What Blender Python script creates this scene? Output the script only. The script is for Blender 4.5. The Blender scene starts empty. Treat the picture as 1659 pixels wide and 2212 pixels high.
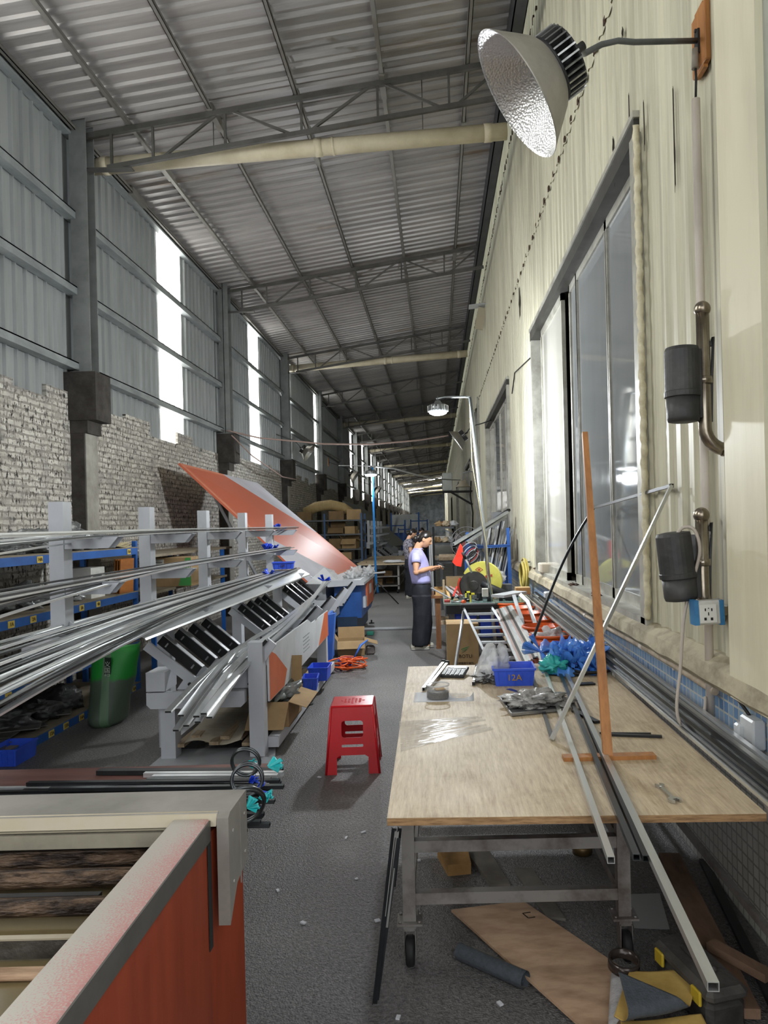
import bpy, bmesh, math, random
from mathutils import Vector, Matrix, noise
R = math.radians
V = Vector
PI = math.pi
rnd = random.Random(7)
scene = bpy.context.scene
COL = scene.collection

# ---------------------------------------------------------------- camera model (1659 x 2212 photograph)
F = 1600.0; VX, VY = 944.0, 1133.0; CAMZ = 1.72
ROLL = R(1.4); CS, SN = math.cos(ROLL), math.sin(ROLL)
def ray(px, py):
    u = (px - VX) / F; v = -(py - VY) / F
    return (u * CS + v * SN, -u * SN + v * CS)
def at(px, py, Y):
    a, b = ray(px, py); return V((a * Y, Y, CAMZ + b * Y))
def atz(px, py, z):
    a, b = ray(px, py); d = (z - CAMZ) / b; return V((a * d, d, z))
def atx(px, py, X):
    a, b = ray(px, py); d = X / a; return V((X, d, CAMZ + b * d))
cam_data = bpy.data.cameras.new('camera'); cam = bpy.data.objects.new('camera', cam_data); COL.objects.link(cam)
cam_data.sensor_fit = 'HORIZONTAL'; cam_data.sensor_width = 36.0
cam_data.lens = F / 1659.0 * 36.0
cam_data.shift_x = -(VX - 829.5) / 1659.0
cam_data.shift_y = (VY - 1106.0) / 1659.0
cam_data.clip_start = 0.02; cam_data.clip_end = 400
M = Matrix(((CS, SN, 0, 0), (0, 0, -1, 0), (-SN, CS, 0, CAMZ), (0, 0, 0, 1)))
cam.matrix_world = M
scene.camera = cam

# ---------------------------------------------------------------- materials
def nt(m):
    m.use_nodes = True
    return m.node_tree, m.node_tree.nodes, m.node_tree.links
def lin(c):
    return tuple((x / 12.92 if x <= 0.04045 else ((x + 0.055) / 1.055) ** 2.4) for x in c)
def hexc(h):
    h = h.lstrip('#'); return lin(tuple(int(h[i:i + 2], 16) / 255 for i in (0, 2, 4)))
MATS = {}
def mat(name, col, rough=0.5, metal=0.0, col2=None, scale=6.0, bump=0.0, bscale=40.0, lo=0.4, hi=0.65, stretch=(1, 1, 1),
        alpha=1.0, trans=0.0, coat=0.0, emit=None, estr=0.0, ior=1.45, detail=6, spec=0.5):
    """one Principled material: base colour mottled with a second colour by noise, optional noise bump"""
    if name in MATS: return MATS[name]
    m = bpy.data.materials.new(name); t, N, L = nt(m)
    b = N['Principled BSDF']
    if isinstance(col, str): col = hexc(col)
    b.inputs['Base Color'].default_value = (*col, 1)
    b.inputs['Roughness'].default_value = rough; b.inputs['Metallic'].default_value = metal
    b.inputs['Alpha'].default_value = alpha; b.inputs['Transmission Weight'].default_value = trans
    b.inputs['Coat Weight'].default_value = coat; b.inputs['IOR'].default_value = ior
    b.inputs['Specular IOR Level'].default_value = spec
    if emit:
        b.inputs['Emission Color'].default_value = (*emit, 1); b.inputs['Emission Strength'].default_value = estr
    if col2 is not None or bump:
        tc = N.new('ShaderNodeTexCoord'); mp = N.new('ShaderNodeMapping'); mp.inputs['Scale'].default_value = stretch
        L.new(tc.outputs['Object'], mp.inputs['Vector'])
    if col2 is not None:
        if isinstance(col2, str): col2 = hexc(col2)
        n = N.new('ShaderNodeTexNoise'); n.inputs['Scale'].default_value = scale; n.inputs['Detail'].default_value = detail
        n.inputs['Roughness'].default_value = 0.65
        r = N.new('ShaderNodeValToRGB'); r.color_ramp.elements[0].position = lo; r.color_ramp.elements[1].position = hi
        r.color_ramp.elements[0].color = (*col, 1); r.color_ramp.elements[1].color = (*col2, 1)
        L.new(mp.outputs[0], n.inputs['Vector']); L.new(n.outputs['Fac'], r.inputs[0]); L.new(r.outputs[0], b.inputs['Base Color'])
    if bump:
        n2 = N.new('ShaderNodeTexNoise'); n2.inputs['Scale'].default_value = bscale; n2.inputs['Detail'].default_value = 5
        bp = N.new('ShaderNodeBump'); bp.inputs['Strength'].default_value = bump; bp.inputs['Distance'].default_value = 0.02
        L.new(mp.outputs[0], n2.inputs['Vector']); L.new(n2.outputs['Fac'], bp.inputs['Height']); L.new(bp.outputs[0], b.inputs['Normal'])
    MATS[name] = m
    return m

# ---------------------------------------------------------------- mesh builder
def frame_of(d, up=V((0, 0, 1))):
    d = d.normalized()
    if abs(d.dot(up)) > 0.985: up = V((0, 1, 0)) if abs(d.y) < 0.9 else V((1, 0, 0))
    s = d.cross(up).normalized(); u = s.cross(d).normalized()
    return s, u, d
ORG = {}
class MB:
    def __init__(self): self.v = []; self.f = []; self.sm = []
    def add(self, vs, fs, smooth=False):
        o = len(self.v); self.v += [V(x) for x in vs]
        self.f += [tuple(i + o for i in f) for f in fs]; self.sm += [smooth] * len(fs); return self
    def box(self, c, s, rz=0.0, rot=None, bev=0.0):
        c = V(c); hx, hy, hz = s[0] / 2, s[1] / 2, s[2] / 2
        m = rot if rot is not None else Matrix.Rotation(rz, 3, 'Z')
        if bev > 0:
            b = min(bev, hx * .9, hy * .9, hz * .9)
            vs = []
            for z, k in ((-hz, b), (-hz + b, 0), (hz - b, 0), (hz, b)):
                x, y = hx - k, hy - k; q = b if k == 0 else b * .55
                for a in ((-x, -y + q), (-x + q, -y), (x - q, -y), (x, -y + q), (x, y - q), (x - q, y), (-x + q, y), (-x, y - q)):
                    vs.append(c + m @ V((a[0], a[1], z)))
            fs = [tuple(range(7, -1, -1)), tuple(range(24, 32))]
            for k in range(3):
                for i in range(8): fs.append((k * 8 + i, k * 8 + (i + 1) % 8, k * 8 + 8 + (i + 1) % 8, k * 8 + 8 + i))
            return self.add(vs, fs)
        vs = [c + m @ V((x, y, z)) for z in (-hz, hz) for x, y in ((-hx, -hy), (hx, -hy), (hx, hy), (-hx, hy))]
        return self.add(vs, [(3, 2, 1, 0), (4, 5, 6, 7), (0, 1, 5, 4), (1, 2, 6, 5), (2, 3, 7, 6), (3, 0, 4, 7)])
    def span(self, a, b):
        a, b = V(a), V(b); return self.box((a + b) / 2, [abs(x) for x in (b - a)])
    def bar(self, p0, p1, w, h, up=V((0, 0, 1))):
        """rectangular bar p0->p1; w across, h along up"""
        p0, p1 = V(p0), V(p1); s, u, d = frame_of(p1 - p0, V(up))
        vs = [p + s * x * w / 2 + u * y * h / 2 for p in (p0, p1) for x, y in ((-1, -1), (1, -1), (1, 1), (-1, 1))]
        return self.add(vs, [(3, 2, 1, 0), (4, 5, 6, 7), (0, 1, 5, 4), (1, 2, 6, 5), (2, 3, 7, 6), (3, 0, 4, 7)])
    def hollow(self, p0, p1, w, h, t=0.002, up=V((0, 0, 1))):
        """open-ended box section"""
        p0, p1 = V(p0), V(p1); s, u, d = frame_of(p1 - p0, V(up)); vs = []
        for p in (p0, p1):
            for k in (0, t):
                for x, y in ((-1, -1), (1, -1), (1, 1), (-1, 1)):
                    vs.append(p + s * x * (w / 2 - k) + u * y * (h / 2 - k))
        fs = []
        for i in range(4):
            j = (i + 1) % 4
            fs += [(i, j, 8 + j, 8 + i), (4 + j, 4 + i, 12 + i, 12 + j), (j, i, 4 + i, 4 + j), (8 + i, 8 + j, 12 + j, 12 + i)]
        return self.add(vs, fs)
    def path_bar(self, pts, w, h, up=V((0, 0, 1))):
        """rectangular section swept along a polyline"""
        pts = [V(p) for p in pts]; vs = []; n = len(pts)
        for i, p in enumerate(pts):
            d = (pts[min(i + 1, n - 1)] - pts[max(i - 1, 0)])
            s, u, d = frame_of(d, V(up))
            vs += [p + s * x * w / 2 + u * y * h / 2 for x, y in ((-1, -1), (1, -1), (1, 1), (-1, 1))]
        fs = [(3, 2, 1, 0), tuple(4 * (n - 1) + i for i in range(4))]
        for i in range(n - 1):
            for k in range(4):
                j = (k + 1) % 4; fs.append((4 * i + k, 4 * i + j, 4 * i + 4 + j, 4 * i + 4 + k))
        return self.add(vs, fs)
    def tube(self, pts, r, seg=10, caps=True, closed=False):
        pts = [V(p) for p in pts]; n = len(pts); rr = r if isinstance(r, (list, tuple)) else [r] * n
        vs = []; pu = None
        for i, p in enumerate(pts):
            if closed: d = pts[(i + 1) % n] - pts[i - 1]
            else: d = pts[min(i + 1, n - 1)] - pts[max(i - 1, 0)]
            if d.length < 1e-9: d = V((0, 0, 1))
            d = d.normalized()
            if pu is None: s, u, d = frame_of(d); pu = u
            u = (pu - d * pu.dot(d))
            if u.length < 1e-6: s, u, d = frame_of(d)
            u.normalize(); s = d.cross(u); pu = u
            for k in range(seg):
                a = 2 * PI * k / seg; vs.append(p + (s * math.cos(a) + u * math.sin(a)) * rr[i])
        fs = []
        for i in range(n if closed else n - 1):
            j = (i + 1) % n
            for k in range(seg):
                q = (k + 1) % seg; fs.append((i * seg + k, i * seg + q, j * seg + q, j * seg + k))
        self.add(vs, fs, True)
        if caps and not closed:
            o = len(self.v) - len(vs)
            self.f += [tuple(o + k for k in range(seg - 1, -1, -1)), tuple(o + (n - 1) * seg + k for k in range(seg))]; self.sm += [False, False]
        return self
    def loft(self, rings, caps=True, smooth=True):
        """rings: lists of equally many points"""
        k = len(rings[0]); vs = [p for r in rings for p in r]; fs = []
        for i in range(len(rings) - 1):
            for a in range(k):
                b = (a + 1) % k; fs.append((i * k + a, i * k + b, i * k + k + b, i * k + k + a))
        if caps: fs += [tuple(range(k - 1, -1, -1)), tuple((len(rings) - 1) * k + a for a in range(k))]
        return self.add(vs, fs, smooth)
    def lathe(self, prof, c=(0, 0, 0), axis=(0, 0, 1), seg=28, smooth=True, a0=0.0, a1=2 * PI):
        """prof: (radius, height) along axis"""
        c = V(c); s, u, d = frame_of(V(axis)); full = abs(a1 - a0 - 2 * PI) < 1e-6
        n = seg if full else seg + 1; vs = []
        for r, h in prof:
            for k in range(n):
                a = a0 + (a1 - a0) * k / seg; vs.append(c + d * h + (s * math.cos(a) + u * math.sin(a)) * r)
        fs = []
        for i in range(len(prof) - 1):
            for k in range(seg):
                q = (k + 1) % n; fs.append((i * n + k, i * n + q, i * n + n + q, i * n + n + k))
        return self.add(vs, fs, smooth)
    def cyl(self, p0, p1, r, seg=20, r2=None):
        return self.tube([p0, p1], [r, r if r2 is None else r2], seg)
    def ball(self, c, r, sx=1, sy=1, sz=1, seg=20, rings=12, rot=None):
        c = V(c); vs = []; m = rot or Matrix.Identity(3)
        for i in range(rings + 1):
            t = PI * i / rings
            for k in range(seg):
                a = 2 * PI * k / seg
                vs.append(c + m @ V((math.sin(t) * math.cos(a) * r * sx, math.sin(t) * math.sin(a) * r * sy, math.cos(t) * r * sz)))
        fs = [(i * seg + k, (i + 1) * seg + k, (i + 1) * seg + (k + 1) % seg, i * seg + (k + 1) % seg) for i in range(rings) for k in range(seg)]
        return self.add(vs, fs, True)
    def prism(self, poly, ax, t0, t1):
        """poly in the plane across axis ax (0:x ->(y,z), 1:y ->(x,z), 2:z ->(x,y)), extruded t0..t1"""
        def P(a, b, t): return V((t, a, b)) if ax == 0 else V((a, t, b)) if ax == 1 else V((a, b, t))
        n = len(poly); vs = [P(a, b, t) for t in (t0, t1) for a, b in poly]
        fs = [tuple(range(n - 1, -1, -1)), tuple(range(n, 2 * n))] + [(i, (i + 1) % n, n + (i + 1) % n, n + i) for i in range(n)]
        return self.add(vs, fs)
    def plate(self, outline, holes, t, mtx):
        """flat plate with holes, thickness t, placed by a 4x4 matrix (local x, y in plane, z thickness)"""
        cu = bpy.data.curves.new('tmp', 'CURVE'); cu.dimensions = '2D'; cu.fill_mode = 'BOTH'; cu.extrude = t / 2
        for lp in [outline] + list(holes):
            s = cu.splines.new('POLY'); s.points.add(len(lp) - 1); s.use_cyclic_u = True
            for i, p in enumerate(lp): s.points[i].co = (p[0], p[1], 0, 1)
        o = bpy.data.objects.new('tmp', cu); COL.objects.link(o)
        dg = bpy.context.evaluated_depsgraph_get()
        me = bpy.data.meshes.new_from_object(o.evaluated_get(dg))
        self.add([mtx @ v.co for v in me.vertices], [tuple(p.vertices) for p in me.polygons])
        bpy.data.objects.remove(o); bpy.data.curves.remove(cu); bpy.data.meshes.remove(me); return self
    def sheet(self, fn, nu, nv, t=0.0, smooth=True):
        """surface fn(u,v) -> point; with thickness t it becomes closed"""
        P = [[V(fn(i / nu, j / nv)) for j in range(nv + 1)] for i in range(nu + 1)]
        w = nv + 1
        if t <= 0:
            return self.add([p for r in P for p in r], [(i * w + j, (i + 1) * w + j, (i + 1) * w + j + 1, i * w + j + 1) for i in range(nu) for j in range(nv)], smooth)
        Q = []
        for i in range(nu + 1):
            for j in range(nv + 1):
                a = P[min(i + 1, nu)][j] - P[max(i - 1, 0)][j]; b = P[i][min(j + 1, nv)] - P[i][max(j - 1, 0)]
                n = a.cross(b); n = n.normalized() if n.length > 1e-12 else V((0, 0, 1)); Q.append(P[i][j] - n * t)
        top = [p for r in P for p in r]; n0 = len(top); fs = []
        for i in range(nu):
            for j in range(nv):
                q = (i * w + j, (i + 1) * w + j, (i + 1) * w + j + 1, i * w + j + 1); fs += [q, tuple(n0 + k for k in reversed(q))]
        ring = [i * w for i in range(nu + 1)] + [nu * w + j for j in range(1, nv + 1)] + [i * w + nv for i in range(nu - 1, -1, -1)] + [j for j in range(nv - 1, 0, -1)]
        for a, b in zip(ring, ring[1:] + ring[:1]): fs.append((b, a, n0 + a, n0 + b))
        return self.add(top + Q, fs, smooth)
    def mesh(self, name, off):
        me = bpy.data.meshes.new(name); me.from_pydata([tuple(p - off) for p in self.v], [], self.f)
        me.polygons.foreach_set('use_smooth', self.sm); me.update()
        bm = bmesh.new(); bm.from_mesh(me); bmesh.ops.recalc_face_normals(bm, faces=bm.faces[:]); bm.to_mesh(me); bm.free()
        return me
    def build(self, name, material, parent=None, label=None):
        if parent is None:
            xs = [p.x for p in self.v]; ys = [p.y for p in self.v]; zs = [p.z for p in self.v]
            off = V(((min(xs) + max(xs)) / 2, (min(ys) + max(ys)) / 2, min(zs)))
        else: off = ORG.get(parent.name, V((0, 0, 0)))
        me = self.mesh(name, off); o = bpy.data.objects.new(name, me); COL.objects.link(o)
        for m in (material if isinstance(material, (list, tuple)) else [material]): me.materials.append(m)
        if parent is None: o.location = off; ORG[o.name] = off.copy()
        else: o.parent = parent; ORG[o.name] = off.copy()
        if label: o['label'] = label
        return o
def thing(name, label, cat, loc=(0, 0, 0), group=None, rz=0.0, kind=None):
    """an Empty at the thing's base; parts are built in world coordinates (or local ones when loc is the origin)"""
    o = bpy.data.objects.new(name, None); COL.objects.link(o); o.empty_display_size = 0.05
    o.location = loc; o.rotation_euler = (0, 0, rz); ORG[o.name] = V(loc)
    return tag(o, label, cat, group, kind)
def tag(o, label=None, cat=None, group=None, kind=None):
    if label: o['label'] = label
    if cat: o['category'] = cat
    if group: o['group'] = group
    if kind: o['kind'] = kind
    return o
def one(mb, name, m, label, cat, group=None, kind=None):
    return tag(mb.build(name, m), label, cat, group, kind)
def struct(mb, name, m, label=None, parent=None):
    o = mb.build(name, m, parent)
    if parent is None: o['kind'] = 'structure'
    if label and parent is None: o['label'] = label; o['category'] = name.split('_')[0]
    return o
def kids(o): return [c for c in bpy.data.objects if c.parent == o]
def dup(src, loc, rz=None, label=None, group=None, mtx=None, swap=None):
    """copy of a thing with copies of its parts and sub-parts"""
    def cp(o, parent):
        c = o.copy(); COL.objects.link(c); c.parent = parent
        if swap and c.type == 'MESH' and o.data.materials and o.data.materials[0].name in swap:
            c.data = o.data.copy(); c.data.materials[0] = swap[o.data.materials[0].name]
        for k in CH.get(o.name, []): cp(k, c)
        return c
    CH = {}
    for k in bpy.data.objects:
        if k.parent: CH.setdefault(k.parent.name, []).append(k)
    r = cp(src, None); r.location = loc
    if rz is not None: r.rotation_euler = (0, 0, rz)
    if mtx is not None: r.matrix_world = mtx
    if label: r['label'] = label
    if group: r['group'] = group
    return r
def text(parent, s, c, right, up, size, m, name='lettering', depth=0.0015, align='CENTER'):
    """raised lettering as a mesh, its plane spanned by right and up"""
    cu = bpy.data.curves.new('tmp', 'FONT'); cu.body = s; cu.size = size; cu.extrude = depth; cu.align_x = align; cu.align_y = 'CENTER'; cu.resolution_u = 2
    o = bpy.data.objects.new('tmp', cu); COL.objects.link(o)
    dg = bpy.context.evaluated_depsgraph_get(); me = bpy.data.meshes.new_from_object(o.evaluated_get(dg))
    r = V(right).normalized(); u = V(up).normalized(); n = r.cross(u)
    mx = Matrix((r, u, n)).transposed().to_4x4(); mx.translation = V(c) + n * depth
    mb = MB(); mb.add([mx @ v.co for v in me.vertices], [tuple(p.vertices) for p in me.polygons])
    bpy.data.objects.remove(o); bpy.data.curves.remove(cu); bpy.data.meshes.remove(me)
    if not mb.v: return None
    return mb.build(name, m, parent)
def lumpy(c, r, sx, sy, sz, amp, fr, seed, seg=28, rings=18, flat=None):
    """crumpled blob, for bags and wraps"""
    mb = MB(); mb.ball((0, 0, 0), 1, seg=seg, rings=rings)
    for i, p in enumerate(mb.v):
        n = noise.fractal(p * fr + V((seed, seed * 1.7, 3)), 0.6, 2.2, 4)
        q = p * (1 + amp * n); q = V((q.x * r * sx, q.y * r * sy, q.z * r * sz))
        if flat is not None and q.z < flat * r * sz: q.z = flat * r * sz
        mb.v[i] = q + V(c)
    return mb
# ================================================================ SHELL
YB, YE = -7.0, 117.0            # open end behind the camera, far end wall
XL, XR = -4.3, 1.28
COLY = [2.95 + 5.95 * k for k in range(20)]

def grid_mat(name, plane, bw, bh, mort, c1, c2, cm, rough, offset=0.5, dirt=None, band=None, bump=0.3, flake=None, msmooth=0.1):
    """brick / tile pattern on a wall plane ('yz')"""
    m = bpy.data.materials.new(name); t, N, L = nt(m); b = N['Principled BSDF']; b.inputs['Roughness'].default_value = rough
    tc = N.new('ShaderNodeNewGeometry'); sp = N.new('ShaderNodeSeparateXYZ'); cb = N.new('ShaderNodeCombineXYZ')
    L.new(tc.outputs['Position'], sp.inputs[0]); L.new(sp.outputs['Y' if plane[0] == 'y' else 'X'], cb.inputs[0]); L.new(sp.outputs['Z' if plane[1] == 'z' else 'Y'], cb.inputs[1])
    nz = N.new('ShaderNodeTexNoise'); nz.inputs['Scale'].default_value = 3.5; nz.inputs['Detail'].default_value = 3
    L.new(cb.outputs[0], nz.inputs['Vector'])
    br = N.new('ShaderNodeTexBrick'); br.offset = offset; br.inputs['Scale'].default_value = 1
    br.inputs['Brick Width'].default_value = bw; br.inputs['Row Height'].default_value = bh; br.inputs['Mortar Size'].default_value = mort
    br.inputs['Mortar Smooth'].default_value = msmooth; br.inputs['Bias'].default_value = 0.0
    br.inputs['Color1'].default_value = (*hexc(c1), 1); br.inputs['Color2'].default_value = (*hexc(c2), 1); br.inputs['Mortar'].default_value = (*hexc(cm), 1)
    if flake:
        va = N.new('ShaderNodeVectorMath'); va.operation = 'MULTIPLY_ADD'
        nw = N.new('ShaderNodeTexNoise'); nw.inputs['Scale'].default_value = 9; nw.inputs['Detail'].default_value = 3
        L.new(cb.outputs[0], nw.inputs['Vector']); va.inputs[1].default_value = (0.08, 0.045, 0); L.new(nw.outputs['Color'], va.inputs[0]); L.new(cb.outputs[0], va.inputs[2])
        L.new(va.outputs[0], br.inputs['Vector'])
    else: L.new(cb.outputs[0], br.inputs['Vector'])
    out = br.outputs['Color']
    def mixin(fac, colr, src):
        mx = N.new('ShaderNodeMix'); mx.data_type = 'RGBA'; L.new(fac, mx.inputs[0]); L.new(src, mx.inputs[6]); mx.inputs[7].default_value = (*hexc(colr), 1); return mx.outputs[2]
    def ramp(src, lo, hi):
        r = N.new('ShaderNodeValToRGB'); r.color_ramp.elements[0].position = lo; r.color_ramp.elements[1].position = hi; L.new(src, r.inputs[0]); return r.outputs[0]
    if flake:
        for colr, sc, lo, hi, sx in flake:
            n2 = N.new('ShaderNodeTexNoise'); n2.inputs['Scale'].default_value = sc; n2.inputs['Detail'].default_value = 5; n2.inputs['Roughness'].default_value = .7
            mp = N.new('ShaderNodeMapping'); mp.inputs['Scale'].default_value = (sx, 1, 1); mp.inputs['Location'].default_value = (sc, sc * 2, 0)
            L.new(cb.outputs[0], mp.inputs[0]); L.new(mp.outputs[0], n2.inputs['Vector'])
            out = mixin(ramp(n2.outputs['Fac'], lo, hi), colr, out)
    if band:   # tiles of another colour above a height
        z0, d1, d2 = band
        gt = N.new('ShaderNodeMath'); gt.operation = 'GREATER_THAN'; L.new(sp.outputs['Z'], gt.inputs[0]); gt.inputs[1].default_value = z0
        b2 = N.new('ShaderNodeTexBrick'); b2.offset = offset; b2.inputs['Scale'].default_value = 1
        for k in ('Brick Width', 'Row Height', 'Mortar Size', 'Mortar Smooth', 'Bias'): b2.inputs[k].default_value = br.inputs[k].default_value
        b2.inputs['Color1'].default_value = (*hexc(d1), 1); b2.inputs['Color2'].default_value = (*hexc(d2), 1); b2.inputs['Mortar'].default_value = (*hexc('#b9bcb8'), 1)
        L.new(cb.outputs[0], b2.inputs['Vector'])
        mx = N.new('ShaderNodeMix'); mx.data_type = 'RGBA'; L.new(gt.outputs[0], mx.inputs[0]); L.new(out, mx.inputs[6]); L.new(b2.outputs['Color'], mx.inputs[7]); out = mx.outputs[2]
    if dirt:
        out = mixin(ramp(nz.outputs['Fac'], dirt[1], dirt[2]), dirt[0], out)
    L.new(out, b.inputs['Base Color'])
    bp = N.new('ShaderNodeBump'); bp.inputs['Strength'].default_value = bump; bp.inputs['Distance'].default_value = 0.012; bp.invert = True
    L.new(br.outputs['Fac'], bp.inputs['Height']); L.new(bp.outputs[0], b.inputs['Normal'])
    return m

def streak_mat(name, base, dirt, rust=None, rough=0.55, metal=0.0, sv=(1, 1, 1), lo=.45, hi=.75, scale=1.6, rlo=.66, rhi=.78):
    """sheet metal with streaky dirt and rust patches, world-placed"""
    m = bpy.data.materials.new(name); t, N, L = nt(m); b = N['Principled BSDF']
    b.inputs['Roughness'].default_value = rough; b.inputs['Metallic'].default_value = metal
    g = N.new('ShaderNodeNewGeometry'); out = None
    for i, (colr, l, h, sc) in enumerate([(dirt, lo, hi, scale)] + ([(rust, rlo, rhi, scale * .55)] if rust else [])):
        mp = N.new('ShaderNodeMapping'); mp.inputs['Scale'].default_value = sv; mp.inputs['Location'].default_value = (i * 3.1, i * 7.7, i)
        n = N.new('ShaderNodeTexNoise'); n.inputs['Scale'].default_value = sc; n.inputs['Detail'].default_value = 7; n.inputs['Roughness'].default_value = .68
        r = N.new('ShaderNodeValToRGB'); r.color_ramp.elements[0].position = l; r.color_ramp.elements[1].position = h
        L.new(g.outputs['Position'], mp.inputs[0]); L.new(mp.outputs[0], n.inputs['Vector']); L.new(n.outputs['Fac'], r.inputs[0])
        mx = N.new('ShaderNodeMix'); mx.data_type = 'RGBA'; L.new(r.outputs[0], mx.inputs[0]); mx.inputs[7].default_value = (*hexc(colr), 1)
        if out is None: mx.inputs[6].default_value = (*hexc(base), 1)
        else: L.new(out, mx.inputs[6])
        out = mx.outputs[2]
    L.new(out, b.inputs['Base Color'])
    return m

# ---- floor: worn asphalt
m = bpy.data.materials.new('asphalt'); t, N, L = nt(m); b = N['Principled BSDF']
g = N.new('ShaderNodeNewGeometry')
vo = N.new('ShaderNodeTexVoronoi'); vo.inputs['Scale'].default_value = 130; L.new(g.outputs['Position'], vo.inputs['Vector'])
n1 = N.new('ShaderNodeTexNoise'); n1.inputs['Scale'].default_value = 60; n1.inputs['Detail'].default_value = 7; n1.inputs['Roughness'].default_value = .7; L.new(g.outputs['Position'], n1.inputs['Vector'])
n2 = N.new('ShaderNodeTexNoise'); n2.inputs['Scale'].default_value = .9; n2.inputs['Detail'].default_value = 5; L.new(g.outputs['Position'], n2.inputs['Vector'])
r1 = N.new('ShaderNodeValToRGB'); r1.color_ramp.elements[0].position = .30; r1.color_ramp.elements[1].position = .75
r1.color_ramp.elements[0].color = (*hexc('#363534'), 1); r1.color_ramp.elements[1].color = (*hexc('#9b9895'), 1); L.new(n1.outputs['Fac'], r1.inputs[0])
r2 = N.new('ShaderNodeValToRGB'); r2.color_ramp.elements[0].position = .35; r2.color_ramp.elements[1].position = .7
r2.color_ramp.elements[0].color = (.62, .62, .63, 1); r2.color_ramp.elements[1].color = (1, 1, 1, 1); L.new(n2.outputs['Fac'], r2.inputs[0])
mx = N.new('ShaderNodeMix'); mx.data_type = 'RGBA'; mx.blend_type = 'MULTIPLY'; mx.inputs[0].default_value = 1; L.new(r1.outputs[0], mx.inputs[6]); L.new(r2.outputs[0], mx.inputs[7]); L.new(mx.outputs[2], b.inputs['Base Color'])
b.inputs['Roughness'].default_value = .5
ad = N.new('ShaderNodeMath'); ad.operation = 'ADD'; L.new(vo.outputs['Distance'], ad.inputs[0]); L.new(n1.outputs['Fac'], ad.inputs[1])
bp = N.new('ShaderNodeBump'); bp.inputs['Strength'].default_value = .6; bp.inputs['Distance'].default_value = .008; L.new(ad.outputs[0], bp.inputs['Height']); L.new(bp.outputs[0], b.inputs['Normal'])
ASPH = m
mb = MB(); mb.box(((XL + XR) / 2, (YB + YE) / 2 - 3, -.1), (XR - XL + .8, YE - YB + 8, .2)); struct(mb, 'floor', ASPH, 'dark worn asphalt floor running the length of the hall')

# ---- left wall: whitewashed brick below, ribbed sheet above
BRICK = grid_mat('white_brick', 'yz', .25, .068, .011, '#dcd8cf', '#c6c1b8', '#9b968d', .85, flake=[('#322d29', 11, .535, .57, 2.4), ('#a8a39a', 7, .50, .66, .5), ('#6a4436', 5, .72, .75, .7)], dirt=('#8b8782', .50, .80), bump=1.0)
mb = MB(); x0, x1 = XL - .24, XL
top = []; y = YB
rb = random.Random(3)
while y < YE:
    w = rb.uniform(.12, .9); top.append((y, 3.25 + rb.choice([0, 0, .068, .068, .136, -.068]) - (.0 if y < 9 else .02))); y += w
top.append((YE, 3.25))
for (ya, za), (yb, zb) in zip(top, top[1:]):
    mb.add([V((x, yy, zz)) for x in (x0, x1) for yy, zz in ((ya, 0), (yb, 0), (yb, za), (ya, za))], [(0, 3, 2, 1), (4, 5, 6, 7), (3, 7, 6, 2), (0, 4, 7, 3), (1, 2, 6, 5)])
struct(mb, 'wall_left_lower', BRICK, 'flaking whitewashed brick wall along the hall')

def corr_y(y0, y1, z0, z1, x, depth, pitch, sgn=1, mb=None, zt=None, prof=((0, 0), (.62, 0), (.72, 1), (.9, 1), (1, 0))):
    """vertical ribbed sheet in the plane X=x, ribs stand out by depth*sgn"""
    mb = mb or MB(); pts = []; y = y0
    while y < y1 - 1e-6:
        for dy, dx in prof:
            dy, dx = dy * pitch, dx * depth; yy = min(y + dy, y1)
            if not pts or yy > pts[-1][0] + 1e-6: pts.append((yy, dx))
        y += pitch
    vs = []
    for yy, dx in pts: vs += [V((x + sgn * dx, yy, z0)), V((x + sgn * dx, yy, z1))]
    mb.add(vs, [(2 * i, 2 * i + 2, 2 * i + 3, 2 * i + 1) for i in range(len(pts) - 1)])
    return mb
STRIPS = [(-5.5, -4.3), (-1.5, .9), (4.2, 6.9), (11.75, 12.8), (17.4, 18.3), (21.1, 22.2), (26.5, 27.6)] + [(37.4 + 5.95 * k, 38.2 + 5.95 * k) for k in range(13)]
GREYSHEET = streak_mat('grey_sheet', '#a3a7a7', '#878b8b', rough=.42, metal=.15, sv=(1, 3, .35), lo=.4, hi=.8)
mb = MB(); ys = [YB] + [q for s in STRIPS for q in s] + [YE]
for a, b_ in zip(ys[0::2], ys[1::2]): corr_y(a, b_, 3.0, 6.75, XL - .045, .032, .205, 1, mb, prof=((0, 0), (.80, 0), (.85, 1), (.94, 1), (1, 0)))
struct(mb, 'wall_left_upper', GREYSHEET, 'grey ribbed sheet wall above the brick')
# translucent daylight strips, backlit by the sky
TRL = bpy.data.materials.new('daylight_sheet'); t, N, L = nt(TRL); b = N['Principled BSDF']
b.inputs['Base Color'].default_value = (.8, .8, .76, 1); b.inputs['Roughness'].default_value = .5
g = N.new('ShaderNodeNewGeometry'); mp = N.new('ShaderNodeMapping'); mp.inputs['Scale'].default_value = (1, 9, .7); nn = N.new('ShaderNodeTexNoise'); nn.inputs['Scale'].default_value = 2.2; nn.inputs['Detail'].default_value = 6
rr = N.new('ShaderNodeValToRGB'); rr.color_ramp.elements[0].position = .40; rr.color_ramp.elements[1].position = .57; rr.color_ramp.elements[0].color = (.09, .086, .075, 1); rr.color_ramp.elements[1].color = (1, 1, .97, 1)
L.new(g.outputs['Position'], mp.inputs[0]); L.new(mp.outputs[0], nn.inputs['Vector']); L.new(nn.outputs['Fac'], rr.inputs[0]); L.new(rr.outputs[0], b.inputs['Emission Color'])
STRIP_STR = 5.2
b.inputs['Emission Strength'].default_value = STRIP_STR
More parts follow.
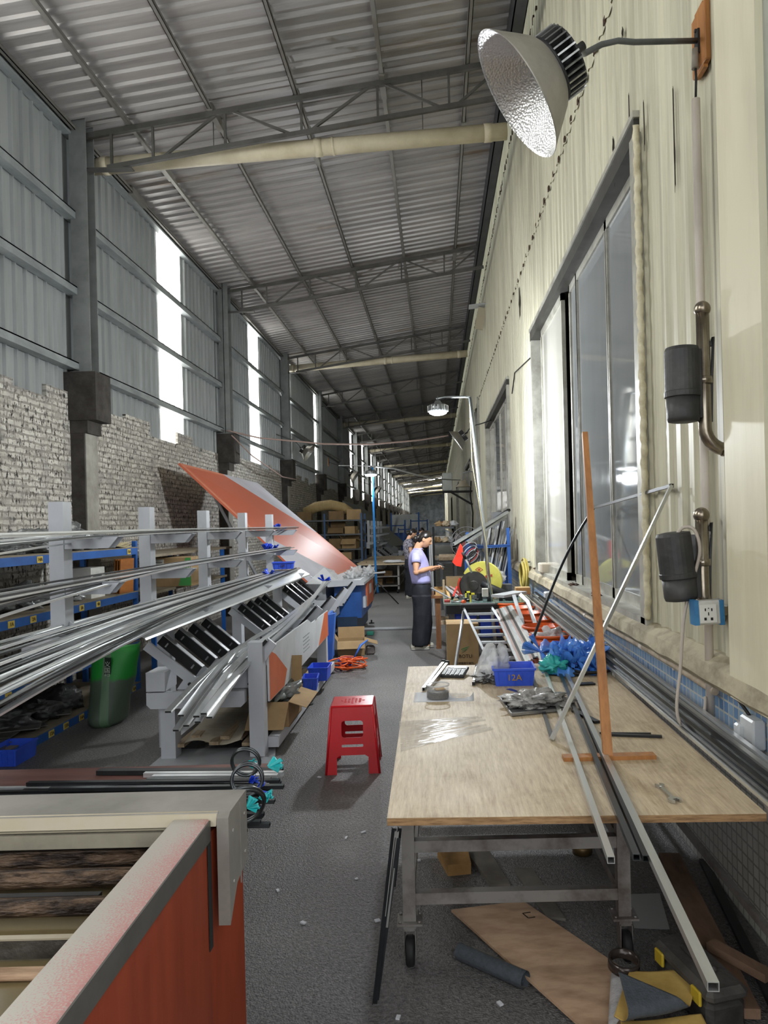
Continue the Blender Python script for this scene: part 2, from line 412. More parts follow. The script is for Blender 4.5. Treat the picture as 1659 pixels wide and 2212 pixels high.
for i, (a, b_) in enumerate(STRIPS):
    mb = corr_y(a, b_, 3.0, 6.75, XL - .04, .022, .1, 1)
    struct(mb, 'window_%d' % (i + 10), TRL, 'backlit translucent strip in the ribbed wall' )

# ---- girts, eave angle, columns
GIRT = mat('girt_steel', '#a3a9aa', .45, .25, '#7d8385', 3.0, stretch=(1, .4, 1))
for z in (3.70, 4.60, 5.50):
    mb = MB(); mb.span((XL - .02, YB, z - .05), (XL + .10, YE, z - .035)); mb.span((XL + .085, YB, z - .035), (XL + .10, YE, z + .045)); mb.span((XL - .02, YB, z + .03), (XL + .10, YE, z + .045))
    struct(mb, 'trim_girt', GIRT, 'steel girt along the ribbed wall at %s height' % {3.7: 'low', 4.6: 'middle', 5.5: 'upper'}[z])
mb = MB(); mb.span((XL - .03, YB, 6.46), (XL + .07, YE, 6.49)); mb.span((XL - .03, YB, 6.49), (XL, YE, 6.62)); struct(mb, 'trim_eave', GIRT, 'steel angle where ribbed wall meets the roof')
CONC = mat('old_concrete', '#a7a49b', .9, 0, '#75726b', 2.5, bump=.3, bscale=18, lo=.35, hi=.7)
DARKC = mat('dark_concrete_shade', '#4a4642', .92, 0, '#35312d', 5, bump=.5, bscale=22)
COLM = mat('column_steel', '#8d908f', .4, .2, '#747776', 2)
for i, y in enumerate(COLY):
    mb = MB(); mb.span((XL - .1, y - .14, 0), (XL + .17, y + .17, 3.05)); struct(mb, 'column_base', CONC, 'pale concrete pier against the brick')
    mb = MB(); mb.span((XL - .1, y - .16, .0), (XL + .16, y - .14, 3.05)); mb.span((XL - .1, y - .2, 3.05), (XL + .33, y + .2, 3.62)); mb.span((XL - .1, y - .17, 2.9), (XL + .21, y + .19, 3.05)); struct(mb, 'column_cap', DARKC, 'dark concrete cap under a steel column, painted shade down its pier')  # thin dark slab paints the shade on the pier's near side
    mb = MB(); w, d = .2, .22; cx = XL + .14
    mb.span((cx - w / 2, y - d / 2, 3.62), (cx + w / 2, y - d / 2 + .014, 6.7)); mb.span((cx - w / 2, y + d / 2 - .014, 3.62), (cx + w / 2, y + d / 2, 6.7)); mb.span((cx - .006, y - d / 2, 3.62), (cx + .006, y + d / 2, 6.7)); mb.span((cx - .14, y - .14, 3.62), (cx + .14, y + .14, 3.64)); mb.span((cx - .12, y - .12, 6.7), (cx + .3, y + .12, 6.715))
    struct(mb, 'column_steel', COLM, 'grey steel column carrying a roof truss')

# ---- roof
def roofz(x): return 6.62 + .155 * (x - XL)
XRF = 1.06
ROOF = streak_mat('roof_sheet', '#a29f9d', '#7f7d7c', '#6e5636', rough=.42, metal=.25, sv=(.35, 3, 1), lo=.38, hi=.75, rlo=.60, rhi=.74, scale=1.3)
mb = MB(); pts = []; y = YB; p = .205
while y < YE:
    for dy, dz in ((0, 0), (.125, 0), (.142, -.03), (.178, -.03), (.195, 0)): pts.append((y + dy, dz))
    y += p
vs = []
for yy, dz in pts: vs += [V((XL - .25, yy, roofz(XL - .25) + dz)), V((XRF, yy, roofz(XRF) + dz))]
mb.add(vs, [(2 * i, 2 * i + 1, 2 * i + 3, 2 * i + 2) for i in range(len(pts) - 1)])
struct(mb, 'ceiling', ROOF, 'grey ribbed sheet roof sloping up to the cream wall')
PURL = mat('purlin_steel', '#6d6b67', .5, .3, '#8c8a83', 1.2, stretch=(1, .25, 1))
PX = [-4.2, -3.58, -2.6, -1.57, -.53, .5, .98]
for x in PX:
    z = roofz(x) - .03
    mb = MB(); mb.span((x - .025, YB, z - .10), (x - .017, YE, z)); mb.span((x - .025, YB, z - .10), (x + .025, YE, z - .092)); mb.span((x + .017, YB, z - .10), (x + .025, YE, z - .06))
    for q in range(9): yq = 3.5 + 5.95 * q + 1.2 * math.sin(x * 3 + q); mb.span((x - .034, yq, z - .115), (x + .034, yq + .5, z - .02))
    struct(mb, 'trim_purlin', PURL, 'steel purlin under the ribbed roof')
TRUSS = mat('truss_steel', '#5c5b58', .5, .2, '#474643', 2.2)
def tz(x): return roofz(x) - .17
t0 = None
def truss(y):
    T = thing('roof_truss', 'grey steel roof truss spanning from wall column to cream wall', 'roof truss', (XL, y, 6.4), 'roof trusses', kind='structure')
    a, b_ = V((XL + .1, y, tz(XL + .1))), V((XRF, y, tz(XRF)))
    mb = MB(); mb.bar(a, b_, .05, .06); mb.build('top_chord', TRUSS, T)
    dz = V((0, 0, -.42)); a2 = V((XL + .45, y, tz(XL + .45))) + dz
    mb = MB(); mb.bar(a2, b_ + dz, .045, .055); mb.span((XL + .2, y - .05, a2.z - .03), (XL + .75, y + .05, a2.z - .015)); mb.build('bottom_chord', TRUSS, T)
    for x in (-3.8, -3.3, -2.43, -1.51, -.59, .27):
        mb = MB(); mb.bar((x, y, tz(x)), (x, y, tz(x) - .42), .028, .028); mb.build('strut', TRUSS, T)
    for xa, xb in ((-3.2, -2.5), (-1.62, -2.36), (-1.42, -.66), (.18, -.52), (.36, .98)):
        mb = MB(); mb.bar((xa, y, tz(xa) - .42), (xb, y, tz(xb)), .028, .028); mb.build('brace', TRUSS, T)
    return T
T0 = truss(COLY[0]); T0.name = 'roof_truss'
TY = [-3.0] + COLY[1:]
for y in TY: dup(T0, (XL, y, 6.4), label='grey steel roof truss spanning from wall column to cream wall')
PVC = mat('yellowed_pvc', '#cfc6ae', .5, 0, '#b3a98e', 1.5, stretch=(1, 1, 1))
for i, y in enumerate(COLY[1::2]):
    T = thing('drain_pipe', 'cream plastic drain pipe hung crosswise under the roof at a truss', 'pipe', (0, y + .26, 6.2), 'drain pipes under the roof')
    yy = y + .26; A, B = V((XL + .1, yy, 6.24)), V((.98, yy, 6.56)); D = (B - A)
    mb = MB(); mb.cyl(A, B, .1, 18); mb.build('pipe_run', PVC, T)
    for q, w in ((.55, .09), (.585, .03), (.955, .1), (.04, .08)):
        mb = MB(); c = A + D * q; mb.cyl(c - D.normalized() * w / 2, c + D.normalized() * w / 2, .108, 18); mb.build('coupling', PVC, T)
    for q in (.3, .8):
        mb = MB(); c = A + D * q; mb.cyl(c + V((0, 0, .1)), V((c.x, yy, roofz(c.x) - .03)), .006, 6); mb.build('hanger', TRUSS, T)
GUT = mat('gutter_dark', '#45484a', .5, .4, '#34373a', 2)
mb = MB(); zz = roofz(XRF); mb.span((XRF - .12, YB, zz - .34), (XRF - .105, YE, zz - .05)); mb.span((XRF - .12, YB, zz - .34), (XRF + .02, YE, zz - .325)); mb.span((XRF + .01, YB, zz - .34), (XRF + .02, YE, zz - .12))
struct(mb, 'trim_gutter', GUT, 'dark gutter along the roof edge by the cream wall')

# added translucent cover that cuts the sky light through the roof-edge slot
GAPCOV = bpy.data.materials.new('added_gap_cover'); t, N, L = nt(GAPCOV); b = N['Principled BSDF']; b.inputs['Base Color'].default_value = (*hexc('#a9aaa4'), 1); b.inputs['Roughness'].default_value = .6
tl_ = N.new('ShaderNodeBsdfTranslucent'); tl_.inputs['Color'].default_value = (.75, .76, .72, 1); ms = N.new('ShaderNodeMixShader'); ms.inputs[0].default_value = .35
L.new(b.outputs[0], ms.inputs[1]); L.new(tl_.outputs[0], ms.inputs[2]); L.new(ms.outputs[0], N['Material Output'].inputs['Surface'])
mb = MB(); mb.add([V((XRF - .02, YB, roofz(XRF) + .01)), V((XRF - .02, YE, roofz(XRF) + .01)), V((XRF - .01, YE, 11.4)), V((XRF - .01, YB, 11.4)), V((1.45, YE, 11.5)), V((1.45, YB, 11.5))], [(0, 1, 2, 3), (3, 2, 4, 5)])
struct(mb, 'trim_flashing', GAPCOV, 'pale sheet added between roof edge and cream wall to cut sky light')
# ---- far end, with glowing roof bands added to light it
TRL2 = mat('added_roof_glow', (.8, .8, .78), .5, emit=(1, 1, .98), estr=16)
for i_, yq in enumerate((88.0, 104.0)):
    mb = MB(); mb.add([V((XL + .4, yq, roofz(XL + .4) - .05)), V((.8, yq, roofz(.8) - .05)), V((.8, yq + 2.2, roofz(.8) - .05)), V((XL + .4, yq + 2.2, roofz(XL + .4) - .05))], [(0, 1, 2, 3)]); mb.add([p + V((0, 0, .01)) for p in mb.v[:4]], [(3, 2, 1, 0)])
    struct(mb, 'window_%d' % (50 + i_), TRL2, 'added glowing roof band lighting the far end of the hall')
mb = MB(); mb.span((XL - .3, YE, 0), (XR + .3, YE + .2, 8)); struct(mb, 'wall_back', mat('far_wall', '#8a9298', .8, 0, '#5b6267', 1.2), 'far grey end wall of the hall')

# ---- right wall: tiled plinth, concrete ledge, cream ribbed sheet with windows
TILE = grid_mat('mosaic_tile', 'yz', .056, .056, .005, '#d2d2cb', '#c2c3bc', '#9a9b95', .25, offset=0.0, band=(.765, '#6488b6', '#8facc8'), dirt=('#a5a39a', .55, .85), bump=.25)
mb = MB(); mb.span((XR, YB, 0), (XR + .3, YE, .965)); struct(mb, 'wall_right_lower', TILE, 'mosaic tiled plinth with a blue band above white')
LEDGE = streak_mat('ledge_render', '#b3aa92', '#786f5c', '#4c3d2e', rough=.85, sv=(1, 1.2, 2), lo=.42, hi=.7, rlo=.62, rhi=.72, scale=3)
mb = MB(); n = 420; vs = []
for i in range(n + 1):
    y = 1.5 + (YE - 1.5) * (i / n) ** 1.8; a = noise.noise(V((y * 2.1, 0, 0))) * .012; b_ = noise.noise(V((y * 4.3, 5, 0))) * .010
    vs += [V((XR - .06 + b_, y, .962)), V((XR - .085 + a, y, .99 + b_)), V((XR - .07 + a, y, 1.06 + a)), V((XR + .0 + b_, y, 1.10 + a)), V((XR + .2, y, 1.11))]
fs = []
for i in range(n):
    for k in range(4): fs.append((i * 5 + k, i * 5 + k + 1, i * 5 + 6 + k, i * 5 + 5 + k))
mb.add(vs, fs); struct(mb, 'trim_ledge', LEDGE, 'rough dirty concrete ledge above the mosaic tiles')
CREAM = streak_mat('cream_sheet', '#cfccb6', '#928f7d', '#86704e', rough=.5, sv=(1, 4.5, .16), lo=.42, hi=.80, rlo=.62, rhi=.80, scale=2.4)
XW = XR + .02
OPEN = [(4.5, 9.5, 1.1, 4.07), (12.7, 18.4, 1.1, 4.1), (21.3, 23.6, .97, 5.3), (27.2, 31.5, 1.1, 4.0), (42, 47, 1.1, 4.0), (60, 66, 1.1, 4.0)]
mb = MB(); y = 2.0
def creamwall(y0, y1, z0, z1):
    k = y0
    while k < y1 - 1e-6:
        e = min(k + .96, y1); corr_y(k, e - .006 if e < y1 else e, z0, z1, XW, .018, .192, -1, mb); k = e
        mb.add([V((XW, k - .006, z0)), V((XW, k, z0)), V((XW, k, z1)), V((XW, k - .006, z1))], [(0, 1, 2, 3)])
for a, b_, z0, z1 in OPEN:
    creamwall(y, a, 1.05, 5.28); creamwall(a, b_, z1, 5.28); y = b_
creamwall(y, YE, 1.05, 5.28)
struct(mb, 'wall_right_upper', CREAM, 'cream ribbed sheet wall with tall windows')
mb = MB(); XW2 = XW - .012; XWs = XW; XW = XW2
creamwall(2.0, YE, 5.25, 7.62); XW = XWs + .01; creamwall(2.0, YE, 7.6, 11.5); XW = XWs
mb.build('sheet_course', CREAM, bpy.data.objects['wall_right_upper'])
RUSTM = mat('rust_fastener', '#4a3222', .9, 0, '#2d2018', 20)
mb = MB(); rr_ = random.Random(5)
for k in range(170):
    y = 3.2 + k * .24; z = 7.61 + rr_.uniform(-.02, .02); mb.box((XW - .022, y, z), (.02, .05 + .06 * rr_.random(), .03 + .07 * rr_.random()))
for k in range(60):
    y = 3.6 + k * .33; mb.box((XW - .026, y, 5.27 + rr_.uniform(-.015, .015)), (.012, .05, .03 + .03 * rr_.random()))
mb.build('rust_edge', RUSTM, bpy.data.objects['wall_right_upper'])
# dark tears in the sheet
mb = MB()
for px, py, dy, dz in ((1122, 655, .14, .42), (1325, 318, .06, .10), (1328, 350, .02, .28), (1360, 260, .03, .3), (1392, 270, .02, .25), (1457, 300, .02, .5), (1147, 770, .1, .2), (1345, 75, .08, .05)):
    c = atx(px, py, XW - .021); mb.sheet(lambda u, v: c + V((-.003 * math.sin(u * PI), dy * (u - .5) * (.4 + noise.noise(V((v * 5, px, 0))) ** 2 * 3), dz * (v - .5) + .03 * math.sin(u * 9))), 4, 6, .002)
mb.build('tear', mat('tear_dark', '#27231d', .9), bpy.data.objects['wall_right_upper'])
# behind the sheet so the windows do not look into the sky
mb = MB(); mb.span((XR + .28, 1.9, 0), (XR + .4, YE, 11.5)); struct(mb, 'wall_right_core', mat('wall_core', '#5a5852', .9), 'wall core behind the cream sheet')
# flat column and grey return at the near end
mb = MB(); mb.span((XR - .07, 2.72, .97), (XR + .1, 3.10, 11.5)); struct(mb, 'column_cream', streak_mat('cream_flat', '#d9d4bb', '#c0b99f', rough=.5, sv=(1, 2, .3), lo=.45, hi=.85), 'flat cream boxed column at the near end of the wall')
mb = MB(); mb.span((XR - .04, 1.5, .97), (XR + .3, 2.74, 11.5)); struct(mb, 'wall_right_return', mat('grey_paint', '#a9aca2', .55, 0, '#90948c', 1.2), 'grey painted return beside the cream column')

# windows in the cream wall
FR = mat('window_alu', '#b3b2a8', .45, .25, '#8f8d83', 4)
FRD = mat('window_dark', '#3d3c37', .6, 0, '#2a2823', 3)
def glassmat(nm, c):
    g_ = bpy.data.materials.new(nm); t, N, L = nt(g_); b = N['Principled BSDF']
    b.inputs['Base Color'].default_value = (*hexc(c), 1); b.inputs['Roughness'].default_value = .07; b.inputs['Specular IOR Level'].default_value = .3
    gg = N.new('ShaderNodeNewGeometry'); n_ = N.new('ShaderNodeTexNoise'); n_.inputs['Scale'].default_value = 1.8; n_.inputs['Detail'].default_value = 6
    mp_ = N.new('ShaderNodeMapping'); mp_.inputs['Scale'].default_value = (1, 2, .5)
    r_ = N.new('ShaderNodeValToRGB'); r_.color_ramp.elements[0].color = (.02, .02, .02, 1); r_.color_ramp.elements[1].color = (.09, .09, .09, 1)
    r2_ = N.new('ShaderNodeValToRGB'); cc = hexc(c); r2_.color_ramp.elements[0].color = (*cc, 1); r2_.color_ramp.elements[1].color = (*[min(1, x * 1.35) for x in cc], 1)
    L.new(gg.outputs['Position'], mp_.inputs[0]); L.new(mp_.outputs[0], n_.inputs['Vector']); L.new(n_.outputs['Fac'], r_.inputs[0]); L.new(n_.outputs['Fac'], r2_.inputs[0])
    L.new(r_.outputs[0], b.inputs['Roughness']); L.new(r2_.outputs[0], b.inputs['Base Color'])
    return g_
GL = glassmat('dusty_glass', '#7c8081'); GLW = glassmat('pale_glass', '#aeada5')
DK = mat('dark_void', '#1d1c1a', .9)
def window(idx, y0, y1, z0, z1, panes, label):
    """panes: list of (ya, yb, kind)"""
    W = bpy.data.objects.new('window_%d' % idx, None); COL.objects.link(W); W.location = (XR, (y0 + y1) / 2, z0); ORG[W.name] = V(W.location)
    W['kind'] = 'structure'; W['label'] = label; W['category'] = 'window'
    mb = MB(); x = XR
    mb.span((x - .03, y0 - .06, z1 - .02), (x + .12, y1 + .06, z1 + .1)); mb.build('lintel_trim', FRD, W)
    mb = MB(); mb.span((x - .035, y0 - .10, z0 - .12), (x + .10, y0 + .03, z1)); mb.span((x - .03, y1 - .03, z0 - .05), (x + .10, y1 + .05, z1)); mb.span((x - .035, y0 - .06, z0 - .06), (x + .12, y1 + .05, z0)); mb.span((x - .04, y0 - .08, z1 + .1), (x + .02, y1 + .08, z1 + .14)); mb.build('window_frame', FR, W)
    mb = MB(); mb.span((x + .2, y0, z0), (x + .22, y1, z1)); mb.build('shade_backing', DK, W)  # dark sheet painting the shade behind the sashes
    for i, (a, b_, kind) in enumerate(panes):
        xo = x + (.05 if kind[0] == 'o' else .09)
        if kind.endswith('gap'): continue
        mb = MB(); f = .045
        mb.span((xo - .02, a, z0), (xo + .02, a + f, z1 - .02)); mb.span((xo - .02, b_ - f, z0), (xo + .02, b_, z1 - .02)); mb.span((xo - .02, a, z0), (xo + .02, b_, z0 + .08)); mb.span((xo - .02, a, z1 - .09), (xo + .02, b_, z1 - .02)); s = mb.build('sash', FR, W)
        mb = MB(); mb.span((xo - .004, a + f, z0 + .08), (xo + .004, b_ - f, z1 - .09)); mb.build('pane', GLW if 'w' in kind else GL, s)
    return W
w1 = window(1, 4.55, 9.45, 1.12, 4.05, [(4.58, 5.75, 'i'), (5.68, 6.95, 'i'), (6.9, 7.3, 'i'), (7.5, 9.0, 'ow'), (9.0, 9.45, 'gap')], 'tall sliding window behind the plywood table')
window(2, 12.75, 18.35, 1.12, 4.08, [(12.8, 14.2, 'i'), (14.1, 15.5, 'iw'), (15.4, 16.9, 'i'), (16.8, 18.3, 'iw')], 'tall sliding window behind the blue stand')
window(3, 27.25, 31.45, 1.12, 4.0, [(27.3, 29.3, 'i'), (29.2, 31.4, 'iw')], 'distant window past the dark doorway')
window(4, 42, 47, 1.12, 4.0, [(42.05, 44.5, 'i'), (44.4, 46.9, 'iw')], 'distant window beyond the air conditioner')
# doorway, its inner shade painted as a dark slab
Dd = bpy.data.objects.new('door_1', None); COL.objects.link(Dd); Dd.location = (XR, 22.45, 0); ORG[Dd.name] = V(Dd.location); Dd['kind'] = 'structure'; Dd['label'] = 'tall dark doorway in the cream wall'; Dd['category'] = 'door'
mb = MB(); mb.span((XR + .15, 21.3, .97), (XR + .2, 23.6, 5.3)); mb.build('doorway_shade', DK, Dd)
mb = MB(); mb.span((XR - .05, 21.2, .97), (XR + .12, 21.32, 5.35)); mb.span((XR - .05, 23.58, .97), (XR + .12, 23.7, 5.35)); mb.build('door_frame', FR, Dd)
# foam seam beside window 1
mb = MB(); prev = []
for i in range(150):
    z = 1.12 + 2.95 * i / 149; prev.append(V((XR - .035, 4.42 + .01 * math.sin(i * .7), z)))
mb.tube(prev, [.016 + .007 * abs(math.sin(i * .83)) for i in range(150)], 8); mb.build('foam_seam', mat('foam_cream', '#d5cfb6', .8, 0, '#b8ae92', 12), w1)
# ================================================================ LEFT SIDE
ALU = mat('bright_aluminium', '#e2e4e5', .28, .72, '#cdd0d2', 4, stretch=(1, .2, 1))
ALUD = mat('dark_aluminium', '#55585a', .3, .85, '#45484a', 4, stretch=(1, .2, 1))
BLK = mat('black_profile', '#242628', .4, .2, '#1a1b1d', 5)
RUB = mat('black_rubber', '#121214', .65, 0, '#1c1c1e', 8)
GREYP = mat('machine_grey', '#b9bcc2', .45, 0, '#a6a9af', 2.0, lo=.45, hi=.8)
GREYD = mat('machine_grey_dirty', '#9c9fa3', .5, 0, '#85878a', 3)
STEEL = mat('plain_steel', '#a5a6a6', .35, .8, '#85878a', 5)
BLUEP = mat('shelf_blue', '#1f5fae', .42, 0, '#194f94', 4)
YTAG = mat('yellow_tag', '#d9c163', .7, 0, '#c9ab48', 10); TINK = mat('faded_ink', '#6b5420', .8)
INK = mat('ink', '#2a2417', .8)
CARD = mat('cardboard', '#a58a64', .85, 0, '#8d7350', 3, lo=.4, hi=.75)
CARDD = mat('cardboard_inner', '#7d6647', .9, 0, '#6b5539', 3)
WOODP = mat('pale_plank', '#a8957b', .75, 0, '#85735b', 4, stretch=(6, .6, 6))
BLUEF = mat('blue_film', '#2b4fd0', .35, 0, '#2038a5', 6)
CYANF = mat('cyan_film', '#27b7bb', .4, 0, '#169093', 6)
BINB = mat('bin_blue', '#3a5fdc', .38, 0, '#3152c6', 4)
CLEAR = mat('clear_film', '#e4e6e8', .12, 0, alpha=.42)
CLEARW = mat('milky_film', '#dfe1e2', .2, 0, '#c6c8ca', 6, alpha=.6, bump=1.0, bscale=22)

# ---- near washing line with rollers (bottom corner)
ORANGE = mat('faded_orange', '#843820', .5, 0, '#702c19', 3.0, stretch=(1, 6, .8), lo=.35, hi=.75)
SHROUD = mat('worn_sheet_steel', '#8a867f', .42, .25, '#716e67', 4, lo=.4, hi=.7)
SHROUDL = mat('worn_lip_steel', '#a39a88', .45, .2, '#a2977f', 6)
RIMM = bpy.data.materials.new('rim_pink_dust'); t, N, L = nt(RIMM); b = N['Principled BSDF']; b.inputs['Roughness'].default_value = .45; b.inputs['Metallic'].default_value = .2
g = N.new('ShaderNodeNewGeometry'); sp = N.new('ShaderNodeSeparateXYZ'); L.new(g.outputs['Position'], sp.inputs[0])
n1 = N.new('ShaderNodeTexNoise'); n1.inputs['Scale'].default_value = 260; n1.inputs['Detail'].default_value = 3; L.new(g.outputs['Position'], n1.inputs['Vector'])
n2 = N.new('ShaderNodeTexNoise'); n2.inputs['Scale'].default_value = 5; n2.inputs['Detail'].default_value = 5; L.new(g.outputs['Position'], n2.inputs['Vector'])
mr = N.new('ShaderNodeMapRange'); mr.inputs[1].default_value = -.715; mr.inputs[2].default_value = -.635; L.new(sp.outputs['X'], mr.inputs[0])
m1 = N.new('ShaderNodeMath'); m1.operation = 'MULTIPLY_ADD'; L.new(mr.outputs[0], m1.inputs[0]); m1.inputs[1].default_value = .26; L.new(n1.outputs['Fac'], m1.inputs[2])
m2 = N.new('ShaderNodeMath'); m2.operation = 'MULTIPLY_ADD'; L.new(n2.outputs['Fac'], m2.inputs[0]); m2.inputs[1].default_value = .4; L.new(m1.outputs[0], m2.inputs[2])
r1 = N.new('ShaderNodeValToRGB'); r1.color_ramp.elements[0].position = .78; r1.color_ramp.elements[1].position = 1.08; r1.color_ramp.elements[0].color = (*hexc('#a8a298'), 1); r1.color_ramp.elements[1].color = (*hexc('#b07f7a'), 1)
L.new(m2.outputs[0], r1.inputs[0]); L.new(r1.outputs[0], b.inputs['Base Color'])
WM = thing('washing_line', 'orange-sided glass washing line with rollers over murky water', 'machine', (-1.2, 1.6, 0))
zt = .95; X0 = -.612
bk = atz(491, 1706, zt); fr = atz(452, 1758, zt - .005)
# back hood: flat sheet, light front lip
mb = MB(); mb.prism([(bk.y, zt), (bk.y, zt - .22), (bk.y - .02, zt - .22), (bk.y - .02, zt - .004), (fr.y, zt - .004), (fr.y - .012, zt - .03), (fr.y - .018, zt - .03), (fr.y - .006, zt)], 0, -3.0, X0 - .004)
mb.build('hood', SHROUD, WM)
mb = MB(); mb.prism([(fr.y + .004, zt + .0015), (fr.y - .008, zt - .002), (fr.y - .02, zt - .032), (fr.y - .016, zt - .034), (fr.y - .004, zt - .006)], 0, -3.0, X0 - .006); mb.build('hood_lip', SHROUDL, WM)
# grey side cover at the end of the hood
mb = MB(); mb.prism([(fr.y - .02, zt - .01), (fr.y - .02, zt - .30), (fr.y + .055, zt - .22), (bk.y, zt - .2), (bk.y, zt), (fr.y, zt)], 0, X0 - .004, X0 + .028)
for yy, zz in ((fr.y + .02, zt - .06), (fr.y + .02, zt - .2), (bk.y - .03, zt - .06), (bk.y - .03, zt - .17)): mb.cyl((X0 + .026, yy, zz), (X0 + .031, yy, zz), .005, 10)
mb.span((X0 + .026, bk.y - .075, zt - .24), (X0 + .0295, bk.y - .073, zt - .01))
mb.build('side_cover', SHROUD, WM)
# side rim running towards the viewer
zq = zt - .012
O1, O2, I1, I2 = atz(445, 1779, zq), atz(118, 2212, zq), atz(371, 1776, zq), atz(0, 2197, zq)
def ext(p, q, y): f = (y - p.y) / (q.y - p.y); return p + (q - p) * f
ya, yb = .2, fr.y - .02
mb = MB(); vs = []
for y in (ya, yb):
    xo = ext(O1, O2, y).x; xi = ext(I1, I2, y).x; zz = zq
    vs += [V((xo, y, zz - .05)), V((xo, y, zz - .005)), V((xo - .005, y, zz)), V((xi, y, zz)), V((xi, y, zz - .09)), V((xi + .004, y, zz - .09)), V((xi + .004, y, zz - .004)), V((xo - .006, y, zz - .006)), V((xo - .005, y, zz - .05))]
n = 9; mb.add(vs, [(k, (k + 1) % n, n + (k + 1) % n, n + k) for k in range(n)] + [tuple(range(n - 1, -1, -1)), tuple(range(n, 2 * n))])
mb.build('side_rim', RIMM, WM)
def rim(y): return ext(O1, O2, y).x
def rimi(y): return ext(I1, I2, y).x
mb = MB(); vs = []
for y in (ya, yb): xo = rim(y) + .003; vs += [V((xo, y, zq - .058)), V((xo, y, zq - .004)), V((xo - .004, y, zq - .004)), V((xo - .004, y, zq - .058))]
mb.add(vs, [(k, (k + 1) % 4, 4 + (k + 1) % 4, 4 + k) for k in range(4)] + [(3, 2, 1, 0), (4, 5, 6, 7)]); mb.build('rim_skirt', mat('skirt_steel', '#575550', .5, .35, '#45433f', 5), WM)
mb = MB(); vs = []
for y in (ya, yb, bk.y): xo = rim(y) - .003 if y < bk.y - .01 else X0 + .012; vs += [V((xo, y, 0.0)), V((xo, y, zt - .05)), V((xo - .02, y, zt - .05)), V((xo - .02, y, 0.0))]
fs = []
for q in (0, 4): fs += [(q + k, q + (k + 1) % 4, q + 4 + (k + 1) % 4, q + 4 + k) for k in range(4)]
mb.add(vs, fs + [(3, 2, 1, 0), (8, 9, 10, 11)]); mb.build('side_panel', ORANGE, WM)
xs_ = rim(fr.y - .02); mb = MB(); mb.span((xs_ - .001, fr.y - .04, zt - .36), (xs_ + .0008, fr.y - .012, zt - .02)); mb.build('slot', DK, WM)
# inner ledge, rollers, bars, water
def yat(py, z): return atz(150, py, z).y
def zat(py, y): return at(150, py, y).z
mb = MB(); z_ = zt - .034; y0_, y1_ = yat(1800, z_), fr.y; zb_ = zat(1834, y0_)
mb.span((-3, y0_, z_ - .004), (rimi(y0_) + .03, y1_, z_)); mb.span((-3, y0_, zb_), (rimi(y0_) + .005, y0_ + .004, z_)); mb.build('ledge', mat('ledge_steel', '#96907f', .42, .2, '#7e796b', 5), WM)
ROLL_ = mat('rusty_roller', '#6d5846', .45, .2, '#2f241e', 14, stretch=(.7, 3, 3), lo=.42, hi=.58, bump=.8, bscale=30)
zr_ = zt - .125
for py, r_ in ((1856, .024), (1897, .024), (1958, .022)):
    y = yat(py, zr_); mb = MB(); mb.cyl((-3, y, zr_), (rimi(y) + .02, y, zr_), r_, 24); mb.build('roller', ROLL_, WM)
zz = zt - .105; y = yat(1931, zz); mb = MB(); xr_ = atz(215, 1931, zz).x; mb.span((-3, y - .009, zz - .014), (xr_, y + .010, zz)); mb.build('rubber_strip', RUB, WM)
zz = zt - .115; y = yat(2026, zz); y2 = yat(2017, zz); zb_ = zat(2070, y); mb = MB(); mb.span((-3, y, zz - .004), (rimi(y) + .02, y2, zz)); b2_ = mb.build('cross_bar', SHROUDL, WM)
mb = MB(); mb.span((-3, y + .001, zb_), (rimi(y) + .02, y + .012, zz - .004)); mb.build('cross_bar_face', mat('dark_bar', '#4a4640', .5, .2, '#2c2925', 12, bump=.4, bscale=30), WM)  # front face darker than the top of the bar
zz = zt - .15; y = yat(2082, zz); y2 = yat(2106, zz); zb_ = zat(2122, y2); mb = MB(); mb.box((-2.0, (y + y2) / 2, (zz + zb_) / 2), (2 * (2.0 + atz(110, 2106, zz).x), y - y2, zz - zb_), bev=.006); mb.build('plank', mat('wet_plank', '#b39477', .6, 0, '#7e6249', 9, stretch=(.6, 4, 4)), WM)
mb = MB(); mb.span((-3, ya, zt - .22), (rimi(1) + .02, fr.y - .02, zt - .165)); mb.build('water', mat('murky_water', '#77694a', .12, 0, '#655a40', 2.5, bump=.05, bscale=6), WM)

# ---- roller table of profiles behind it
PT = thing('profile_table', 'low table with a brown-red top carrying dark profiles behind the washing line', 'table', (-1.7, 2.75, 0))
zt2 = .70
mb = MB(); mb.span((-3.4, 2.2, zt2 - .03), (-.70, 3.22, zt2)); mb.build('tabletop', mat('brown_red_board', '#6d4a43', .55, 0, '#553833', 3, stretch=(.6, 3, 1)), PT)
for x, y in ((-3.3, 2.28), (-.9, 2.28), (-3.3, 3.1), (-.9, 3.1)):
    mb = MB(); mb.span((x - .02, y - .02, 0), (x + .02, y + .02, zt2 - .03)); mb.build('leg', GREYD, PT)
rs = random.Random(11)
rows = [(212, 610, 1667, BLK, .036), (312, 612, 1673, ALU, .024), (330, 600, 1679, ALU, .024), (318, 585, 1686, ALUD, .02), (0, 575, 1698, ALU, .018), (150, 580, 1700, ALU, .02), (0, 560, 1706, BLK, .02)]
for i, (xa, xb, py, m_, w_) in enumerate(rows):
    z = zt2 + .012; A = atz(xa, py, z); B = atz(xb, py - 2, z)
    if xa == 0: A.x = -3.3
    mb = MB(); mb.hollow(A, B, w_, .018, .0015)
    one(mb, 'profile_bar', m_, 'long %s bar lying crosswise on the brown-red table, row %s from its far edge' % ('black' if m_ is BLK else 'dark grey' if m_ is ALUD else 'silver', ['one', 'two', 'three', 'four', 'five', 'six', 'seven'][i]), 'metal bar', 'bars on the brown-red table')
